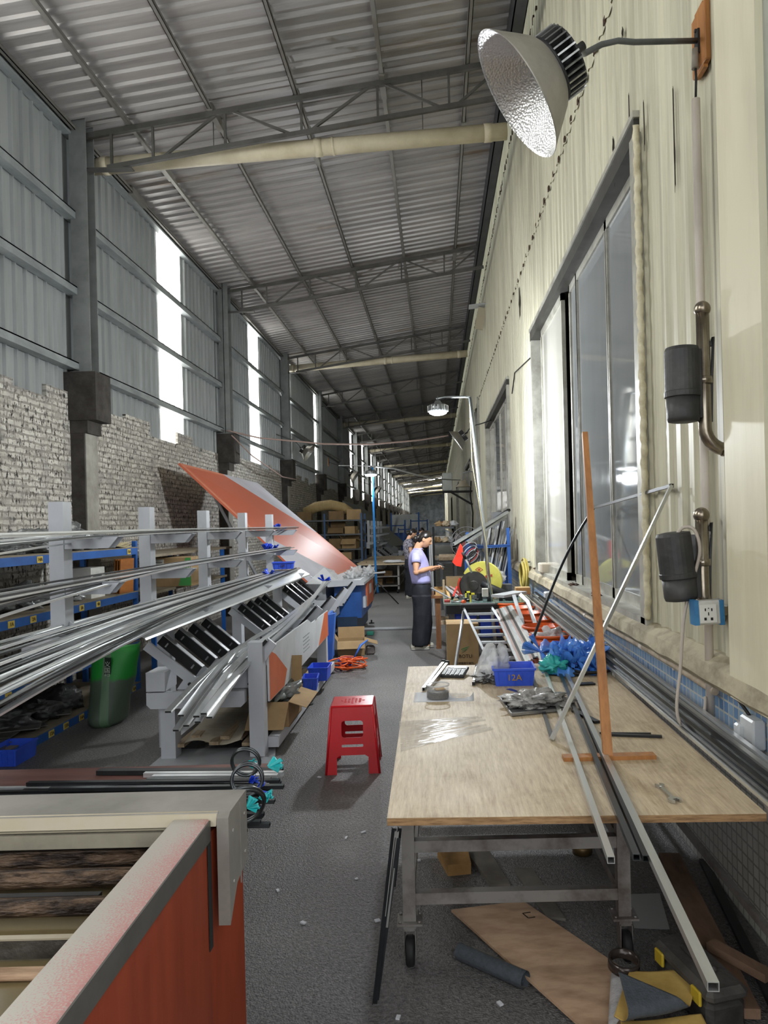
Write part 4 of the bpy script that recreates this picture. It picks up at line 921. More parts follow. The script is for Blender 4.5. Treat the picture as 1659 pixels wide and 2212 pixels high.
# ---- tilted orange and white table of the bending machine
BT = thing('bending_table', 'large tilted tabletop in orange and white checks leaning over the cradle line', 'machine', (-2.4, 12.8, 0))
a = at(387, 1000, 11.2); b_ = at(665, 1256, 11.2); c_ = at(782, 1232, 14.5); d_ = at(556, 1043, 14.5)
PT0 = MB(); nrm = (b_ - a).cross(d_ - a).normalized(); nrm = nrm if nrm.z > 0 else -nrm
TABW = mat('table_white', '#c9c8d0', .75, 0, '#b9b8c1', 1.0, spec=.25); TABO = mat('table_orange', '#d68b70', .75, 0, '#cc7f63', 1.0, spec=.25); TABE = mat('table_edge', '#c8694d', .5)
def bl(u, v): return a.lerp(b_, u).lerp(d_.lerp(c_, u), v)   # u down the slope, v away
PT0.add([bl(0, 0) - nrm * .03, bl(1, 0) - nrm * .03, bl(1, 1) - nrm * .03, bl(0, 1) - nrm * .03, bl(0, 0), bl(1, 0), bl(1, 1), bl(0, 1)], [(3, 2, 1, 0), (4, 5, 6, 7), (0, 1, 5, 4), (1, 2, 6, 5), (2, 3, 7, 6), (3, 0, 4, 7)])
top = PT0.build('tabletop', TABE, BT)
for (u0, u1, v0, v1, m_) in ((0, .565, 0, .5, TABO), (0, .565, .5, 1, TABW), (.565, 1, 0, .5, TABW), (.565, 1, .5, 1, TABO)):
    mb = MB(); e = nrm * .0015; P4 = [bl(u0, v0), bl(u1, v0), bl(u1, v1), bl(u0, v1)]; mb.add([p + e * .1 for p in P4] + [p + e for p in P4], [(3, 2, 1, 0), (4, 5, 6, 7), (0, 1, 5, 4), (1, 2, 6, 5), (2, 3, 7, 6), (3, 0, 4, 7)]); mb.build('check', m_, top)
mb = MB(); pc = bl(.40, .80); du = (bl(.5, .8) - bl(.4, .8)).normalized(); dv = (bl(.4, .9) - bl(.4, .8)).normalized()
for k in range(3):
    for q in range(2): mb.bar(pc + du * .09 * k + dv * .22 * q + nrm * .0025, pc + du * .09 * k + dv * (.22 * q + .16) + nrm * .0025, .05, .001, up=nrm)
mb.build('lettering', mat('pale_print', '#b3a9b0', .5), top)
for u0, v0 in ((.22, .06), (.22, .95)):
    mb = MB(); p = bl(u0, v0) - nrm * .03; q = V((bl(.62, v0).x + .1, bl(.62, v0).y, .55)); mb.cyl(p, q, .025, 12); mb.build('prop_strut', GREYD, BT)
mb = MB(); mb.span((-2.35, 11.5, 0), (-1.75, 14.3, .6)); mb.build('frame', GREYD, BT)
mb = MB(); mb.prism([(-2.35, .60), (-1.75, .60), (-1.75, .80), (-2.35, 1.22)], 1, 11.5, 14.2); mb.build('upper_frame', GREYD, BT)
# machine head at the end of the line: blue body, grey worktop, orange door
HD = thing('bending_unit', 'blue machine head with grey worktop and orange door at the aisle', 'machine', (-1.3, 12, 0))
DBL = mat('machine_blue', '#2f5ea8', .4, 0, '#284f8e', 3); DBL2 = mat('machine_navy', '#2a3c55', .45, 0, '#223145', 3)
mb = MB(); mb.prism([(-1.72, .87), (-1.72, .90), (-1.20, .90), (-1.14, .86), (-1.14, .82), (-1.7, .8)], 1, 11.35, 13.3); mb.build('worktop', GREYP, HD)
mb = MB(); mb.span((-1.62, 11.5, .30), (-1.2, 13.2, .80)); mb.build('body', DBL, HD)
mb = MB(); mb.span((-1.58, 11.45, .05), (-1.27, 13.2, .32)); mb.build('plinth', DBL2, HD)
mb = MB(); mb.span((-1.20, 12.2, .40), (-1.17, 13.3, .80)); dd = mb.build('door', PANO, HD)
mb = MB(); mb.span((-1.17, 12.55, .58), (-1.167, 12.9, .74)); mb.build('sticker', PANW, dd)
mb = MB(); mb.span((-1.2, 11.75, .43), (-1.16, 11.95, .6)); mb.build('switch_box', PANW, HD)
for y in (11.6, 13.1): mb = MB(); mb.lathe([(.05, 0), (.05, .012), (.014, .02), (.014, .06)], (-1.2, y, 0)); mb.build('levelling_foot', RUB, HD)
BLP = mat('bright_blue_sheet', '#3f74cf', .42, 0, '#3868bb', 2)
mb = MB(); p = [at(700, 1340, 9.0), at(727, 1338, 9.35)]; mb.prism([(p[0].x, .64), (p[1].x + .02, .66), (p[1].x - .03, .10), (p[0].x + .02, .06)], 1, 9.05, 9.2); mb.prism([(p[0].x, .64), (p[0].x + .03, .64), (p[0].x + .03, .06), (p[0].x, .06)], 1, 9.0, 9.6); one(mb, 'blue_guard', BLP, 'blue sheet guard standing at the end of the cradle line', 'guard')
bin_('parts_bin', 'small blue bin on the floor under the blue guard', (-1.17, 9.1, 0), (.16, .22, .1), .1)
mb = MB(); P0 = at(668, 1252, 11.0); mb.add([at(660, 1262, 10.9), at(735, 1262, 11.6), at(722, 1232, 12.0), at(700, 1226, 11.6)], [(0, 1, 2, 3)]); mb.add([p + V((0, .004, .004)) for p in mb.v[:4]], [(3, 2, 1, 0)]); one(mb, 'clear_cover', CLEAR, 'tilted clear plastic cover over the bending head', 'cover')
for i, (px, py, Y, r_) in enumerate(((770, 1238, 12.0, .10), (756, 1242, 11.7, .08), (795, 1228, 12.4, .09))):
    c = at(px, py, Y); mb = lumpy((c.x, c.y, .90 + r_ * .7), r_, 1.1, 1, .9, .6, 2.2, 9 + i, flat=-.77); one(mb, 'crumpled_bag', CLEARW, ['crumpled clear bag on the grey worktop of the machine head', 'smaller crumpled bag beside the tilted orange table', 'white crumpled bag at the end of the grey worktop'][i], 'bag')
mb = MB(); A = at(790, 1240, 12.6); B = at(832, 1236, 12.7); mb.tube([A, A.lerp(B, .5), B], [.014, .012, .02], 10); one(mb, 'white_tube', PANW, 'short white tube laid on the machine head worktop', 'tube')
# ================================================================ PLYWOOD TABLE AND WHAT LIES ON IT
TZ = .76
PLY = bpy.data.materials.new('worn_plywood'); t, N, L = nt(PLY); b = N['Principled BSDF']; b.inputs['Roughness'].default_value = .38
g = N.new('ShaderNodeNewGeometry'); mp = N.new('ShaderNodeMapping'); mp.inputs['Scale'].default_value = (9, .8, 9); L.new(g.outputs['Position'], mp.inputs[0])
n1 = N.new('ShaderNodeTexNoise'); n1.inputs['Scale'].default_value = 9; n1.inputs['Detail'].default_value = 8; n1.inputs['Roughness'].default_value = .65; L.new(mp.outputs[0], n1.inputs['Vector'])
r1 = N.new('ShaderNodeValToRGB'); r1.color_ramp.elements[0].position = .3; r1.color_ramp.elements[1].position = .72; r1.color_ramp.elements[0].color = (*hexc('#a38f74'), 1); r1.color_ramp.elements[1].color = (*hexc('#cdbda0'), 1); L.new(n1.outputs['Fac'], r1.inputs[0])
n2 = N.new('ShaderNodeTexNoise'); n2.inputs['Scale'].default_value = 3.2; n2.inputs['Detail'].default_value = 7; n2.inputs['Roughness'].default_value = .7; L.new(g.outputs['Position'], n2.inputs['Vector'])
r2 = N.new('ShaderNodeValToRGB'); r2.color_ramp.elements[0].position = .52; r2.color_ramp.elements[1].position = .82; r2.color_ramp.elements[0].color = (1, 1, 1, 1); r2.color_ramp.elements[1].color = (.62, .58, .53, 1); L.new(n2.outputs['Fac'], r2.inputs[0])
mx = N.new('ShaderNodeMix'); mx.data_type = 'RGBA'; mx.blend_type = 'MULTIPLY'; mx.inputs[0].default_value = 1; L.new(r1.outputs[0], mx.inputs[6]); L.new(r2.outputs[0], mx.inputs[7]); L.new(mx.outputs[2], b.inputs['Base Color'])
bp = N.new('ShaderNodeBump'); bp.inputs['Strength'].default_value = .12; bp.inputs['Distance'].default_value = .01; L.new(n1.outputs['Fac'], bp.inputs['Height']); L.new(bp.outputs[0], b.inputs['Normal'])
r3 = N.new('ShaderNodeValToRGB'); r3.color_ramp.elements[0].color = (.42, .42, .42, 1); r3.color_ramp.elements[1].color = (.7, .7, .7, 1); b.inputs['Specular IOR Level'].default_value = .3; L.new(n2.outputs['Fac'], r3.inputs[0]); L.new(r3.outputs[0], b.inputs['Roughness'])
PLYE = mat('ply_edge', '#9a7a55', .8, 0, '#6e5336', 14, stretch=(1, 1, 8))
LEGM = mat('rusty_table_steel', '#8b8783', .5, .45, '#5f5650', 7, lo=.45, hi=.7)
FL = atz(836, 1767, TZ); FRr = atz(1656, 1757, TZ); BL = atz(882, 1440, TZ)
TB = thing('work_table', 'long plywood-topped work table on a welded steel frame with casters', 'table', (.42, 3.7, 0))
yF = (FL.y + FRr.y) / 2; x0, x1 = FL.x, FRr.x; yBk = BL.y
mb = MB(); poly = [(FL.x, FL.y), (FRr.x, FRr.y), (FRr.x + .02, yBk), (BL.x, yBk)]
mb.prism(poly, 2, TZ - .026, TZ - .0015); tt = mb.build('board_core', PLYE, TB)
mb = MB(); mb.prism(poly, 2, TZ - .0015, TZ); mb.build('tabletop', PLY, TB)
lx0, lx1 = -.145, .70; ly0, ly1 = 2.93, 4.55
mb = MB()
for q in ((lx0, ly0), (lx1, ly0), (lx0, ly1), (lx1, ly1)):
    mb = MB(); mb.bar((q[0], q[1], .165), (q[0], q[1], TZ - .026), .05, .05, up=(0, 1, 0)); lg = mb.build('leg', LEGM, TB)
    mb = MB(); mb.box((q[0], q[1], .16), (.10, .09, .008))
    for dx in (-.038, .038):
        for dy in (-.033, .033): mb.cyl((q[0] + dx, q[1] + dy, .164), (q[0] + dx, q[1] + dy, .172), .006, 8)
    mb.box((q[0], q[1] - .01, .145), (.05, .05, .025)); mb.prism([(q[0] - .026, .15), (q[0] + .026, .15), (q[0] + .026, .06), (q[0] - .026, .06)], 1, q[1] - .008, q[1] - .006) if False else None
    for dx in (-.024, .021): mb.span((q[0] + dx, q[1] - .045, .045), (q[0] + dx + .003, q[1] + .02, .14))
    cs = mb.build('caster', LEGM, lg)
    mb = MB(); mb.lathe([(.012, -.017), (.05, -.017), (.056, -.01), (.056, .01), (.05, .017), (.012, .017)], (q[0], q[1] - .03, .056), axis=(1, 0, 0), seg=24); mb.build('wheel', RUB, lg)
for y in (ly0, ly1):
    for z in (.25, .455): mb = MB(); mb.bar((lx0 + .025, y, z), (lx1 - .025, y, z), .04, .045); mb.build('cross_rail', LEGM, TB)
for x in (lx0, lx1):
    for z in (.25, .455): mb = MB(); mb.bar((x, ly0 + .025, z), (x, ly1 - .025, z), .04, .045); mb.build('side_rail', LEGM, TB)
mb = MB(); mb.span((x0 + .03, yF + .25, TZ - .06), (x1 - .05, yF + .29, TZ - .026)); mb.span((x0 + .03, yBk - .3, TZ - .06), (x1 - .05, yBk - .26, TZ - .026)); mb.build('top_rail', LEGM, TB)
# clear tape patch
mb = MB(); tp = [atz(862, 1560, TZ), atz(1045, 1548, TZ), atz(1076, 1578, TZ), atz(866, 1622, TZ)]; rs = random.Random(4)
for k in range(16):
    f = k / 15; A = tp[0].lerp(tp[3], f); B = tp[1].lerp(tp[2], f) - V((.12 * rs.random(), 0, 0))
    mb.sheet(lambda u, v: A.lerp(B, u) + V((0, (v - .5) * .028, .0012 + .0022 * max(0, noise.noise(V((u * 14, v * 2, k * 3.0)))))), 24, 3, 0)
mb.build('tape_patch', mat('crinkled_tape', '#d8d3c8', .14, 0, alpha=.35), TB)

# ---- long bars over the front edge
def solid(A, B, w_, h_, m_, label, group=None, name='aluminium_bar', cat='metal bar', hol=True):
    mb = MB()
    (mb.hollow(A, B, w_, h_, .0018) if hol else mb.bar(A, B, w_, h_)); return one(mb, name, m_, label, cat, group)
zb = TZ + .0115
ALUB = mat('satin_aluminium', '#cfd0cc', .33, .85, '#bdbeba', 5, stretch=(1, .2, 1))
A = atz(1320, 1858, zb); B = atz(1158, 1395, zb); solid(A, B, .021, .02, ALUB, 'silver bar whose cut end overhangs the table front beside the two dark bars')
A = atz(1375, 1852, zb); B = atz(1203, 1440, zb); solid(A, B, .020, .018, ALUD, 'dark grey bar, thinner and nearer the silver one, overhanging the table front')
A = atz(1396, 1855, zb); B = atz(1216, 1435, zb); solid(A, B, .020, .018, BLK, 'black bar beside the dark grey bar, overhanging the table front')
A = atz(1541, 2132, zb); B = atz(1195, 1395, zb); solid(A, B, .024, .020, ALUB, 'longest silver bar reaching far out over the table front')
# wooden T
WT = thing('wooden_stand', 'upright orange-brown wooden stick on a crosspiece standing on the table', 'stick', tuple(atz(1315, 1632, TZ)))
OW = mat('orange_wood', '#ab7440', .55, 0, '#8e5d30', 5, stretch=(5, 5, .5))
A = atz(1216, 1637, TZ + .008); B = atz(1414, 1632, TZ + .008); mb = MB(); mb.bar(A, B, .05, .016); mb.build('crosspiece', OW, WT)
mb = MB(); p0 = atz(1313, 1634, TZ + .01); p1 = at(1263, 935, p0.y + .45); s_, u_, d_ = frame_of(p1 - p0, V((0, 1, 0)))
mb.loft([[p0 + s_ * x * .019 + u_ * y * .012 for x, y in ((-1, -1), (1, -1), (1, 1), (-1, 1))], [p1 + s_ * x * .0125 + u_ * y * .012 for x, y in ((-1, -1), (1, -1), (1, 1), (-1, 1))]], smooth=False); mb.build('upright', OW, WT)
# bent spacer frame leaning on the wall
SF = thing('bent_spacer_frame', 'bent aluminium spacer frame leaning from the table onto the cream wall', 'frame', tuple(atz(1190, 1598, TZ)))
p0 = atz(1191, 1598, TZ + .008); p1 = atx(1450, 1049, XR - .03); p2 = atx(1283, 1097, XR - .02); p3 = atz(1143, 1405, TZ + .01)
mb = MB(); mb.bar(p0, p1, .016, .021, up=(0, 1, 0)); mb.build('near_limb', ALUB, SF)
mb = MB(); mb.bar(p1, p2, .018, .016, up=(1, 0, 0)); mb.build('top_limb', ALUD, SF)
mb = MB(); pts = []
for k in range(13):
    f = k / 12; p = p2.lerp(p3, f); p.z += .10 * math.sin(f * PI); pts.append(p)
mb.path_bar(pts, .018, .022, up=(0, 1, 0)); mb.build('black_limb', BLK, SF, label='black curved limb')
mb = MB(); mb.box(p1, (.02, .02, .02)); mb.build('corner_cap', RUB, SF)
A = atz(1193, 1596, TZ + .006); B = atz(1150, 1460, TZ + .006); solid(A, B, .018, .009, BLK, 'short black strip on the table meeting the foot of the bent spacer frame', name='black_strip', hol=False)
solid(atz(1300, 1586, TZ + .006), atz(1430, 1591, TZ + .006), .02, .010, BLK, 'black strip lying crosswise behind the wooden crosspiece', name='black_strip', hol=False)
solid(atz(1295, 1583, TZ + .004), atz(1406, 1584, TZ + .004), .008, .006, ALUD, 'thin dark strip just beyond the crosswise black strip', name='dark_strip', hol=False)
solid(atz(1240, 1535, TZ + .007), atz(1290, 1560, TZ + .007), .03, .012, BLK, 'short wide black strip half under the silver bars', name='black_strip', hol=False)
solid(atz(1250, 1478, TZ + .006), atz(1283, 1476, TZ + .006), .05, .010, BLK, 'small black piece beside the blue film bundle', name='black_piece', hol=False)
# spanner
WR = thing('spanner', 'double open-ended spanner near the front corner of the table', 'spanner', tuple(atz(1440, 1712, TZ)))
CHR = mat('chrome', '#c9c9c7', .2, .95, '#aeaeac', 12)
A = atz(1425, 1697, TZ + .006); B = atz(1457, 1728, TZ + .006); d = (B - A).normalized(); sd = V((-d.y, d.x, 0))
mb = MB(); mb.bar(A + d * .012, B - d * .012, .013, .007); mb.build('shaft', CHR, WR)
def jaw(c, d, r):
    pts = []; sd = V((-d.y, d.x, 0))
    for k in range(21):
        a_ = R(35) + R(290) * k / 20; pts.append((math.cos(a_) * r, math.sin(a_) * r))
    pts += [(r * .62, -r * .42), (-r * .05, -r * .42), (-r * .05, r * .42), (r * .62, r * .42)]
    mtx = Matrix((d, sd, V((0, 0, 1)))).transposed().to_4x4(); mtx.translation = c
    mb = MB(); mb.plate(pts, [], .009, mtx); mb.build('jaw', CHR, WR)
rt = Matrix.Rotation(R(20), 3, 'Z'); jaw(A, rt @ -d, .017); jaw(B, rt @ d, .022)
# container on paper
PAP = mat('white_paper', '#cfd0d4', .8, 0, '#c3c4c9', 4)
def paper(pts, label, z=.0006, name='paper_sheet', m_=None, lines=True):
    mb = MB(); P4 = [atz(*p, TZ + z) for p in pts]
    mb.sheet(lambda u, v: P4[0].lerp(P4[1], u).lerp(P4[3].lerp(P4[2], u), v) + V((0, 0, .002 * math.sin(u * 6) * v)), 10, 6, .0005)
    o = one(mb, name, m_ or PAP, label, 'paper')
    if lines:
        mb = MB()
        for k in range(6):
            a_ = P4[0].lerp(P4[3], .12 + .13 * k); b2 = P4[1].lerp(P4[2], .12 + .13 * k); mb.bar(a_.lerp(b2, .5) + V((0, 0, .0028)), a_.lerp(b2, .9) + V((0, 0, .0028)), .003, .0004)
        mb.build('print', mat('faint_print', '#8d8f96', .8), o)
    return o
paper([(893, 1517), (1024, 1514), (1023, 1494), (897, 1496)], 'white printed paper under the round clear tub')
c = atz(946, 1508, TZ + .003)
CT = thing('round_tub', 'round clear tub of dark screws standing on white paper', 'tub', tuple(c))
mb = MB(); mb.lathe([(0, 0), (.060, 0), (.064, .004), (.064, .075), (.0615, .075), (.0615, .006), (0, .004)], c, seg=32); mb.build('wall', mat('clear_tub', '#d5d6d6', .05, 0, alpha=.14), CT)
mb = MB(); mb.lathe([(.0, .006), (.060, .006), (.060, .036), (.05, .041), (.02, .043), (0, .044)], c, seg=28); mb.build('screws', mat('dark_screws', '#38332e', .5, .3, '#1b1917', 90, bump=1, bscale=120), CT)
mb = MB(); mb.box(c + V((.012, .012, .047)), (.055, .04, .008), rz=.3, bev=.003); mb.build('card', mat('tan_card', '#b08a4e', .7), CT)
mb = MB(); mb.lathe([(.0615, .072), (.066, .072), (.066, .078), (.0615, .078), (.0615, .072)], c, seg=32); mb.build('rim', mat('tub_rim', '#cfd0d0', .1, 0, alpha=.6), CT)
# calculator
c = atz(983, 1460, TZ); CA = thing('calculator', 'dark desk calculator with pale keys tilted towards the aisle', 'calculator', tuple(c)); m3 = Matrix.Rotation(-.25, 3, 'Z') @ Matrix.Rotation(R(9), 3, 'X')
mb = MB(); mb.box(c + V((0, .01, .022)), (.15, .17, .022), rot=m3, bev=.006); mb.build('case', mat('calc_case', '#2c2e31', .45), CA)
for i in range(5):
    for j in range(5): mb = MB(); mb.box(c + V((0, .01, .022)) + m3 @ V((-.058 + .029 * i, -.068 + .021 * j, .013)), (.022, .014, .006), rot=m3, bev=.002); mb.build('key', mat('calc_key', '#b9bcc0', .5), CA)
mb = MB(); mb.box(c + V((0, .01, .022)) + m3 @ V((0, .062, .012)), (.125, .034, .004), rot=m3); mb.build('display', mat('calc_lcd', '#6b7268', .2), CA)
# strips with brackets
for i, (pa, pb) in enumerate((((915, 1489), (958, 1432)), ((926, 1485), (966, 1434)))):
    A = atz(*pa, TZ + .012); B = atz(*pb, TZ + .03); T = thing('strip_sample', 'silver sample strip with black corner key, %s of the pair beside the calculator' % ['outer one', 'inner one'][i], 'sample', tuple(A)); mb = MB(); mb.hollow(A, B, .018, .022); mb.build('strip', ALUB, T)
    mb = MB(); mb.box(B + V((0, .01, .005)), (.03, .035, .03), bev=.004); mb.build('corner_key', RUB, T)
A = atz(1023, 1477, TZ + .01); B = atz(1031, 1440, TZ + .02); T = thing('strip_sample', 'short silver sample strip with black ends beside the plastic bag', 'sample', tuple(A)); mb = MB(); mb.hollow(A, B, .014, .018); mb.build('strip', ALUB, T); mb = MB(); mb.box(B + V((0, .01, 0)), (.024, .03, .026), bev=.003); mb.box(A, (.018, .012, .022)); mb.build('corner_key', RUB, T)
# blue bin 12A with bag
c0 = atz(1074, 1484, TZ); c1 = atz(1151, 1480, TZ); cc = (c0 + c1) / 2 + V((0, .1, 0))
bin_('parts_bin', 'blue bin marked 12A on the plywood table', (cc.x, cc.y, TZ), (c1.x - c0.x + .03, .22, .105), -.03, txt='12A', tcol=MUST)
c = atz(1052, 1478, TZ)
mb = MB(); rings = []; cb = V((c.x + .02, c.y + .10, TZ + .004))
for i in range(22):
    f = i / 21; rr_ = .105 * (1 - .55 * f ** 1.6) * (.85 if i == 0 else 1) * (.35 if i == 21 else 1); ring_ = []
    for k in range(56):
        a_ = 2 * PI * k / 56; q = 1 + (.05 + .20 * f) * math.sin(5 * a_ + 3 * f + 1) + .10 * f * math.sin(11 * a_ + 7 * f) + .10 * noise.noise(V((math.cos(a_) * 3, math.sin(a_) * 3, f * 7)))
        ring_.append(cb + V((math.cos(a_) * rr_ * q + .05 * f, math.sin(a_) * rr_ * q * .9, .20 * f + .03 * f * math.sin(2 * a_ + 1) + .012 * math.sin(a_ * 4 + f * 9) * f)))
    rings.append(ring_)
mb.loft(rings); T = one(mb, 'clear_bag', CLEARW, 'rumpled clear plastic bag leaning on the blue bin', 'bag')
mb = lumpy((c.x + .02, c.y + .05, TZ + .03), .06, 1.2, 1, .6, .8, 3, 8, flat=-.8); mb.build('contents', mat('dark_parts', '#514f4c', .5, .2, '#35332f', 20), T)
c = atz(1200, 1462, TZ); mb = lumpy((c.x, c.y + .08, TZ + .05), .075, 1.1, 1, .75, .7, 2.4, 5, flat=-.66); one(mb, 'teal_film', mat('teal_film', '#3fb3ae', .35, 0, '#279792', 5, bump=.4, bscale=15), 'crumpled teal film beside the blue bin', 'film')
solid(atz(1098, 1488, TZ + .002), atz(1140, 1500, TZ + .002), .03, .002, mat('navy_tape', '#2c3f86', .3), 'navy strip of tape on the table in front of the blue bin', name='tape_strip', hol=False)
# tray with bagged parts
c = atz(1150, 1530, TZ); TR_ = thing('parts_tray', 'shallow silver tray holding bagged grey parts', 'tray', tuple(c))
tq = [atz(1105, 1547, TZ + .004), atz(1226, 1535, TZ + .004), atz(1212, 1500, TZ + .004), atz(1081, 1513, TZ + .004)]
mb = MB(); mb.add([p for p in tq] + [p + V((0, 0, .004)) for p in tq], [(3, 2, 1, 0), (4, 5, 6, 7), (0, 1, 5, 4), (1, 2, 6, 5), (2, 3, 7, 6), (3, 0, 4, 7)])
for i in range(4): mb.bar(tq[i] + V((0, 0, .008)), tq[(i + 1) % 4] + V((0, 0, .008)), .006, .014)
mb.build('tray_body', STEEL, TR_)
cm = (tq[0] + tq[1] + tq[2] + tq[3]) / 4; mb = lumpy((cm.x, cm.y, TZ + .035), .14, 1.15, .85, .28, .6, 2.2, 13, flat=-.65, seg=40, rings=24); mb.build('bagged_parts', mat('bagged_parts', '#aaa9a6', .16, .1, '#5f5d59', 14, bump=.9, bscale=26), TR_)
# blue film bundle and black discs
rs = random.Random(9); c = atz(1250, 1452, TZ) + V((0, .08, 0))
BF = thing('blue_film_bundle', 'big frayed tuft of light blue film on the table by the wall', 'film', tuple(c))
LBF = mat('light_blue_film', '#5c98ea', .3, 0, '#3c7ad8', 4, bump=.8, bscale=18, alpha=.82)
mb = MB()
for k in range(120):
    a_ = rs.uniform(0, 2 * PI); el = rs.uniform(-.12, 1.3); d = V((math.cos(a_) * math.cos(el), math.sin(a_) * math.cos(el), math.sin(el))); Ls = rs.uniform(.10, .21); wd = rs.uniform(.045, .095); s_, u_, d_ = frame_of(d); ph = rs.uniform(0, 6); o_ = V((rs.uniform(-.10, .10), rs.uniform(-.09, .09), .045))
    def fn(u, v):
        p = c + o_ + d * Ls * u * (1 - .25 * u * rs_k) + s_ * wd * (v - .5) * (.45 + .9 * math.sin(u * PI * .6)) + u_ * (.022 * math.sin(v * 9 + ph) * u + .03 * math.sin(u * 5 + ph)) + d * .02 * math.sin(v * 13 + ph) * u; p.z -= .10 * u * u * (1 - math.sin(el)) * .7; p.z = max(p.z, TZ + .006); return p
    rs_k = rs.random(); mb.sheet(fn, 9, 9, 0)
mb.build('film_tuft', LBF, BF)
mb = lumpy((c.x, c.y, TZ + .05), .12, 1.05, .95, .5, .6, 2.2, 31, flat=-.8); mb.build('film_core', mat('navy_film', '#1d3f9c', .3, 0, '#15307c', 6, bump=.7, bscale=18), BF)
c2 = atz(1168, 1440, TZ) + V((.02, .1, .08))
mb = MB()
for k in range(14):
    d = V((-.9 + 1.6 * rs.random(), -.5 + rs.random(), -.35 + .9 * rs.random())).normalized(); s_, u_, d_ = frame_of(d); ph = rs.uniform(0, 6)
    mb.sheet(lambda u, v: c2 + d * .13 * u + s_ * .055 * (v - .5) * (.5 + u) + u_ * .02 * math.sin(v * 7 + ph) * u, 6, 5, 0)
one(mb, 'film_tuft', LBF, 'smaller tuft of light blue film tied on the silver bars', 'film')
mb = MB()
for k in range(3): mb.tube([c + V((-.05 + .06 * k, -.12 - .02 * k, -.075 + .012 * k + .083)) + V((math.cos(q) * (.10 + .01 * k), math.sin(q) * .09, 0)) for q in [2 * PI * i / 28 for i in range(28)]], .008, 6, closed=True)
one(mb, 'rubber_coil', RUB, 'black rubber strip coiled under the blue film tuft', 'coil')
# pile of profiles between table and wall
rs = random.Random(17)
for i in range(13):
    f = i / 12; xa = 1.075 + .115 * f; z = TZ + .012 + .016 * (i % 3) + .02 * f
    yn = 1.3 + rs.random() * .5; yf = 7.4 + 1.6 * rs.random()
    A = V((xa, yn, z)); B = V((1.02 + .17 * f, yf, z + .06 + .03 * rs.random()))
    solid(A, B, .022 if i % 3 else .03, .013, [ALUB, BLK, ALUD, ALU][i % 4], 'long thin profile in the pile between the plywood table and the tiled wall', 'profiles along the tiled wall', name='long_profile', hol=False)
mb = MB(); mb.span((1.05, 1.2, .2), (1.25, 1.24, TZ)); 
PR = thing('profile_trestle', 'low grey trestle carrying the pile of profiles along the tiled wall', 'trestle', (1.15, 4, 0))
for y in (1.9, 5.4, 7.1):
    mb = MB(); mb.span((1.06, y, TZ - .03), (1.26, y + .04, TZ)); mb.build('bearer', LEGM, PR)
    for x in (1.08, 1.22): mb = MB(); mb.span((x, y, 0), (x + .03, y + .03, TZ - .03)); mb.build('leg', LEGM, PR)
mb = MB(); mb.span((1.08, 1.9, .3), (1.10, 7.1, .33)); mb.build('rail', LEGM, PR)

# ---- under and beside the table
mb = MB(); q = [atz(975, 1970, .02), atz(1130, 1947, .02), atz(1400, 2130, .02), atz(1330, 2285, .02)]
vs = [V((p.x, p.y, .012)) for p in q]; vs[0].z = .02; mb.add(vs + [p + V((0, 0, .011)) for p in vs], [(3, 2, 1, 0), (4, 5, 6, 7), (0, 1, 5, 4), (1, 2, 6, 5), (2, 3, 7, 6), (3, 0, 4, 7)])
BRD = one(mb, 'plywood_offcut', mat('brown_ply', '#c0a184', .6, 0, '#8a6c53', 3.2, stretch=(1.2, 3.5, 1), lo=.42, hi=.75), 'reddish plywood board lying on the floor under the table', 'board')
mb = MB()
for px in (1095, 1140):
    c = atz(px, 1978, .0245); c.z = .0245
    for q_ in (((-.02, .02), (.015, .028)), ((-.02, .02), (.0, -.02)), ((.0, -.02), (.03, -.012))): mb.bar(c + V((*q_[0], 0)), c + V((*q_[1], 0)), .006, .0012)
mb.build('scorch_mark', mat('scorch', '#2a1a0e', .9), BRD)
T = thing('sandpaper_roll', 'dark grey roll of sandpaper on the floor beside the reddish board', 'roll', tuple(atz(1065, 2090, 0)))
A = atz(992, 2055, .03); B = atz(1135, 2118, .03); d = (B - A).normalized(); SPG = mat('abrasive_grey', '#4a4f55', .9, 0, '#3e4348', 60, bump=.3, bscale=150); SPY = mat('sandpaper_back', '#c3a45e', .75, 0, '#a98b48', 5)
s_, u_, d_ = frame_of(d); ring = []
mb = MB()
for e, (r0, ) in enumerate(((.033,),)):
    prof = []
    for k in range(46): a_ = 2 * PI * 1.6 * k / 45; prof.append((math.cos(a_) * (r0 - .004 * k / 45), math.sin(a_) * (r0 - .004 * k / 45)))
    vs = [P + s_ * x + u_ * y for P in (A, B) for x, y in prof]; n = len(prof); mb.add(vs, [(i, i + 1, n + i + 1, n + i) for i in range(n - 1)], True)
mb.build('roll_sheet', SPG, T)
mb = MB(); mb.sheet(lambda u, v: A.lerp(B, .06 + .86 * u) - s_ * (.012 + .05 * v) + u_ * (.03 - .055 * v), 6, 4, .0015); mb.build('loose_end', SPY, T)
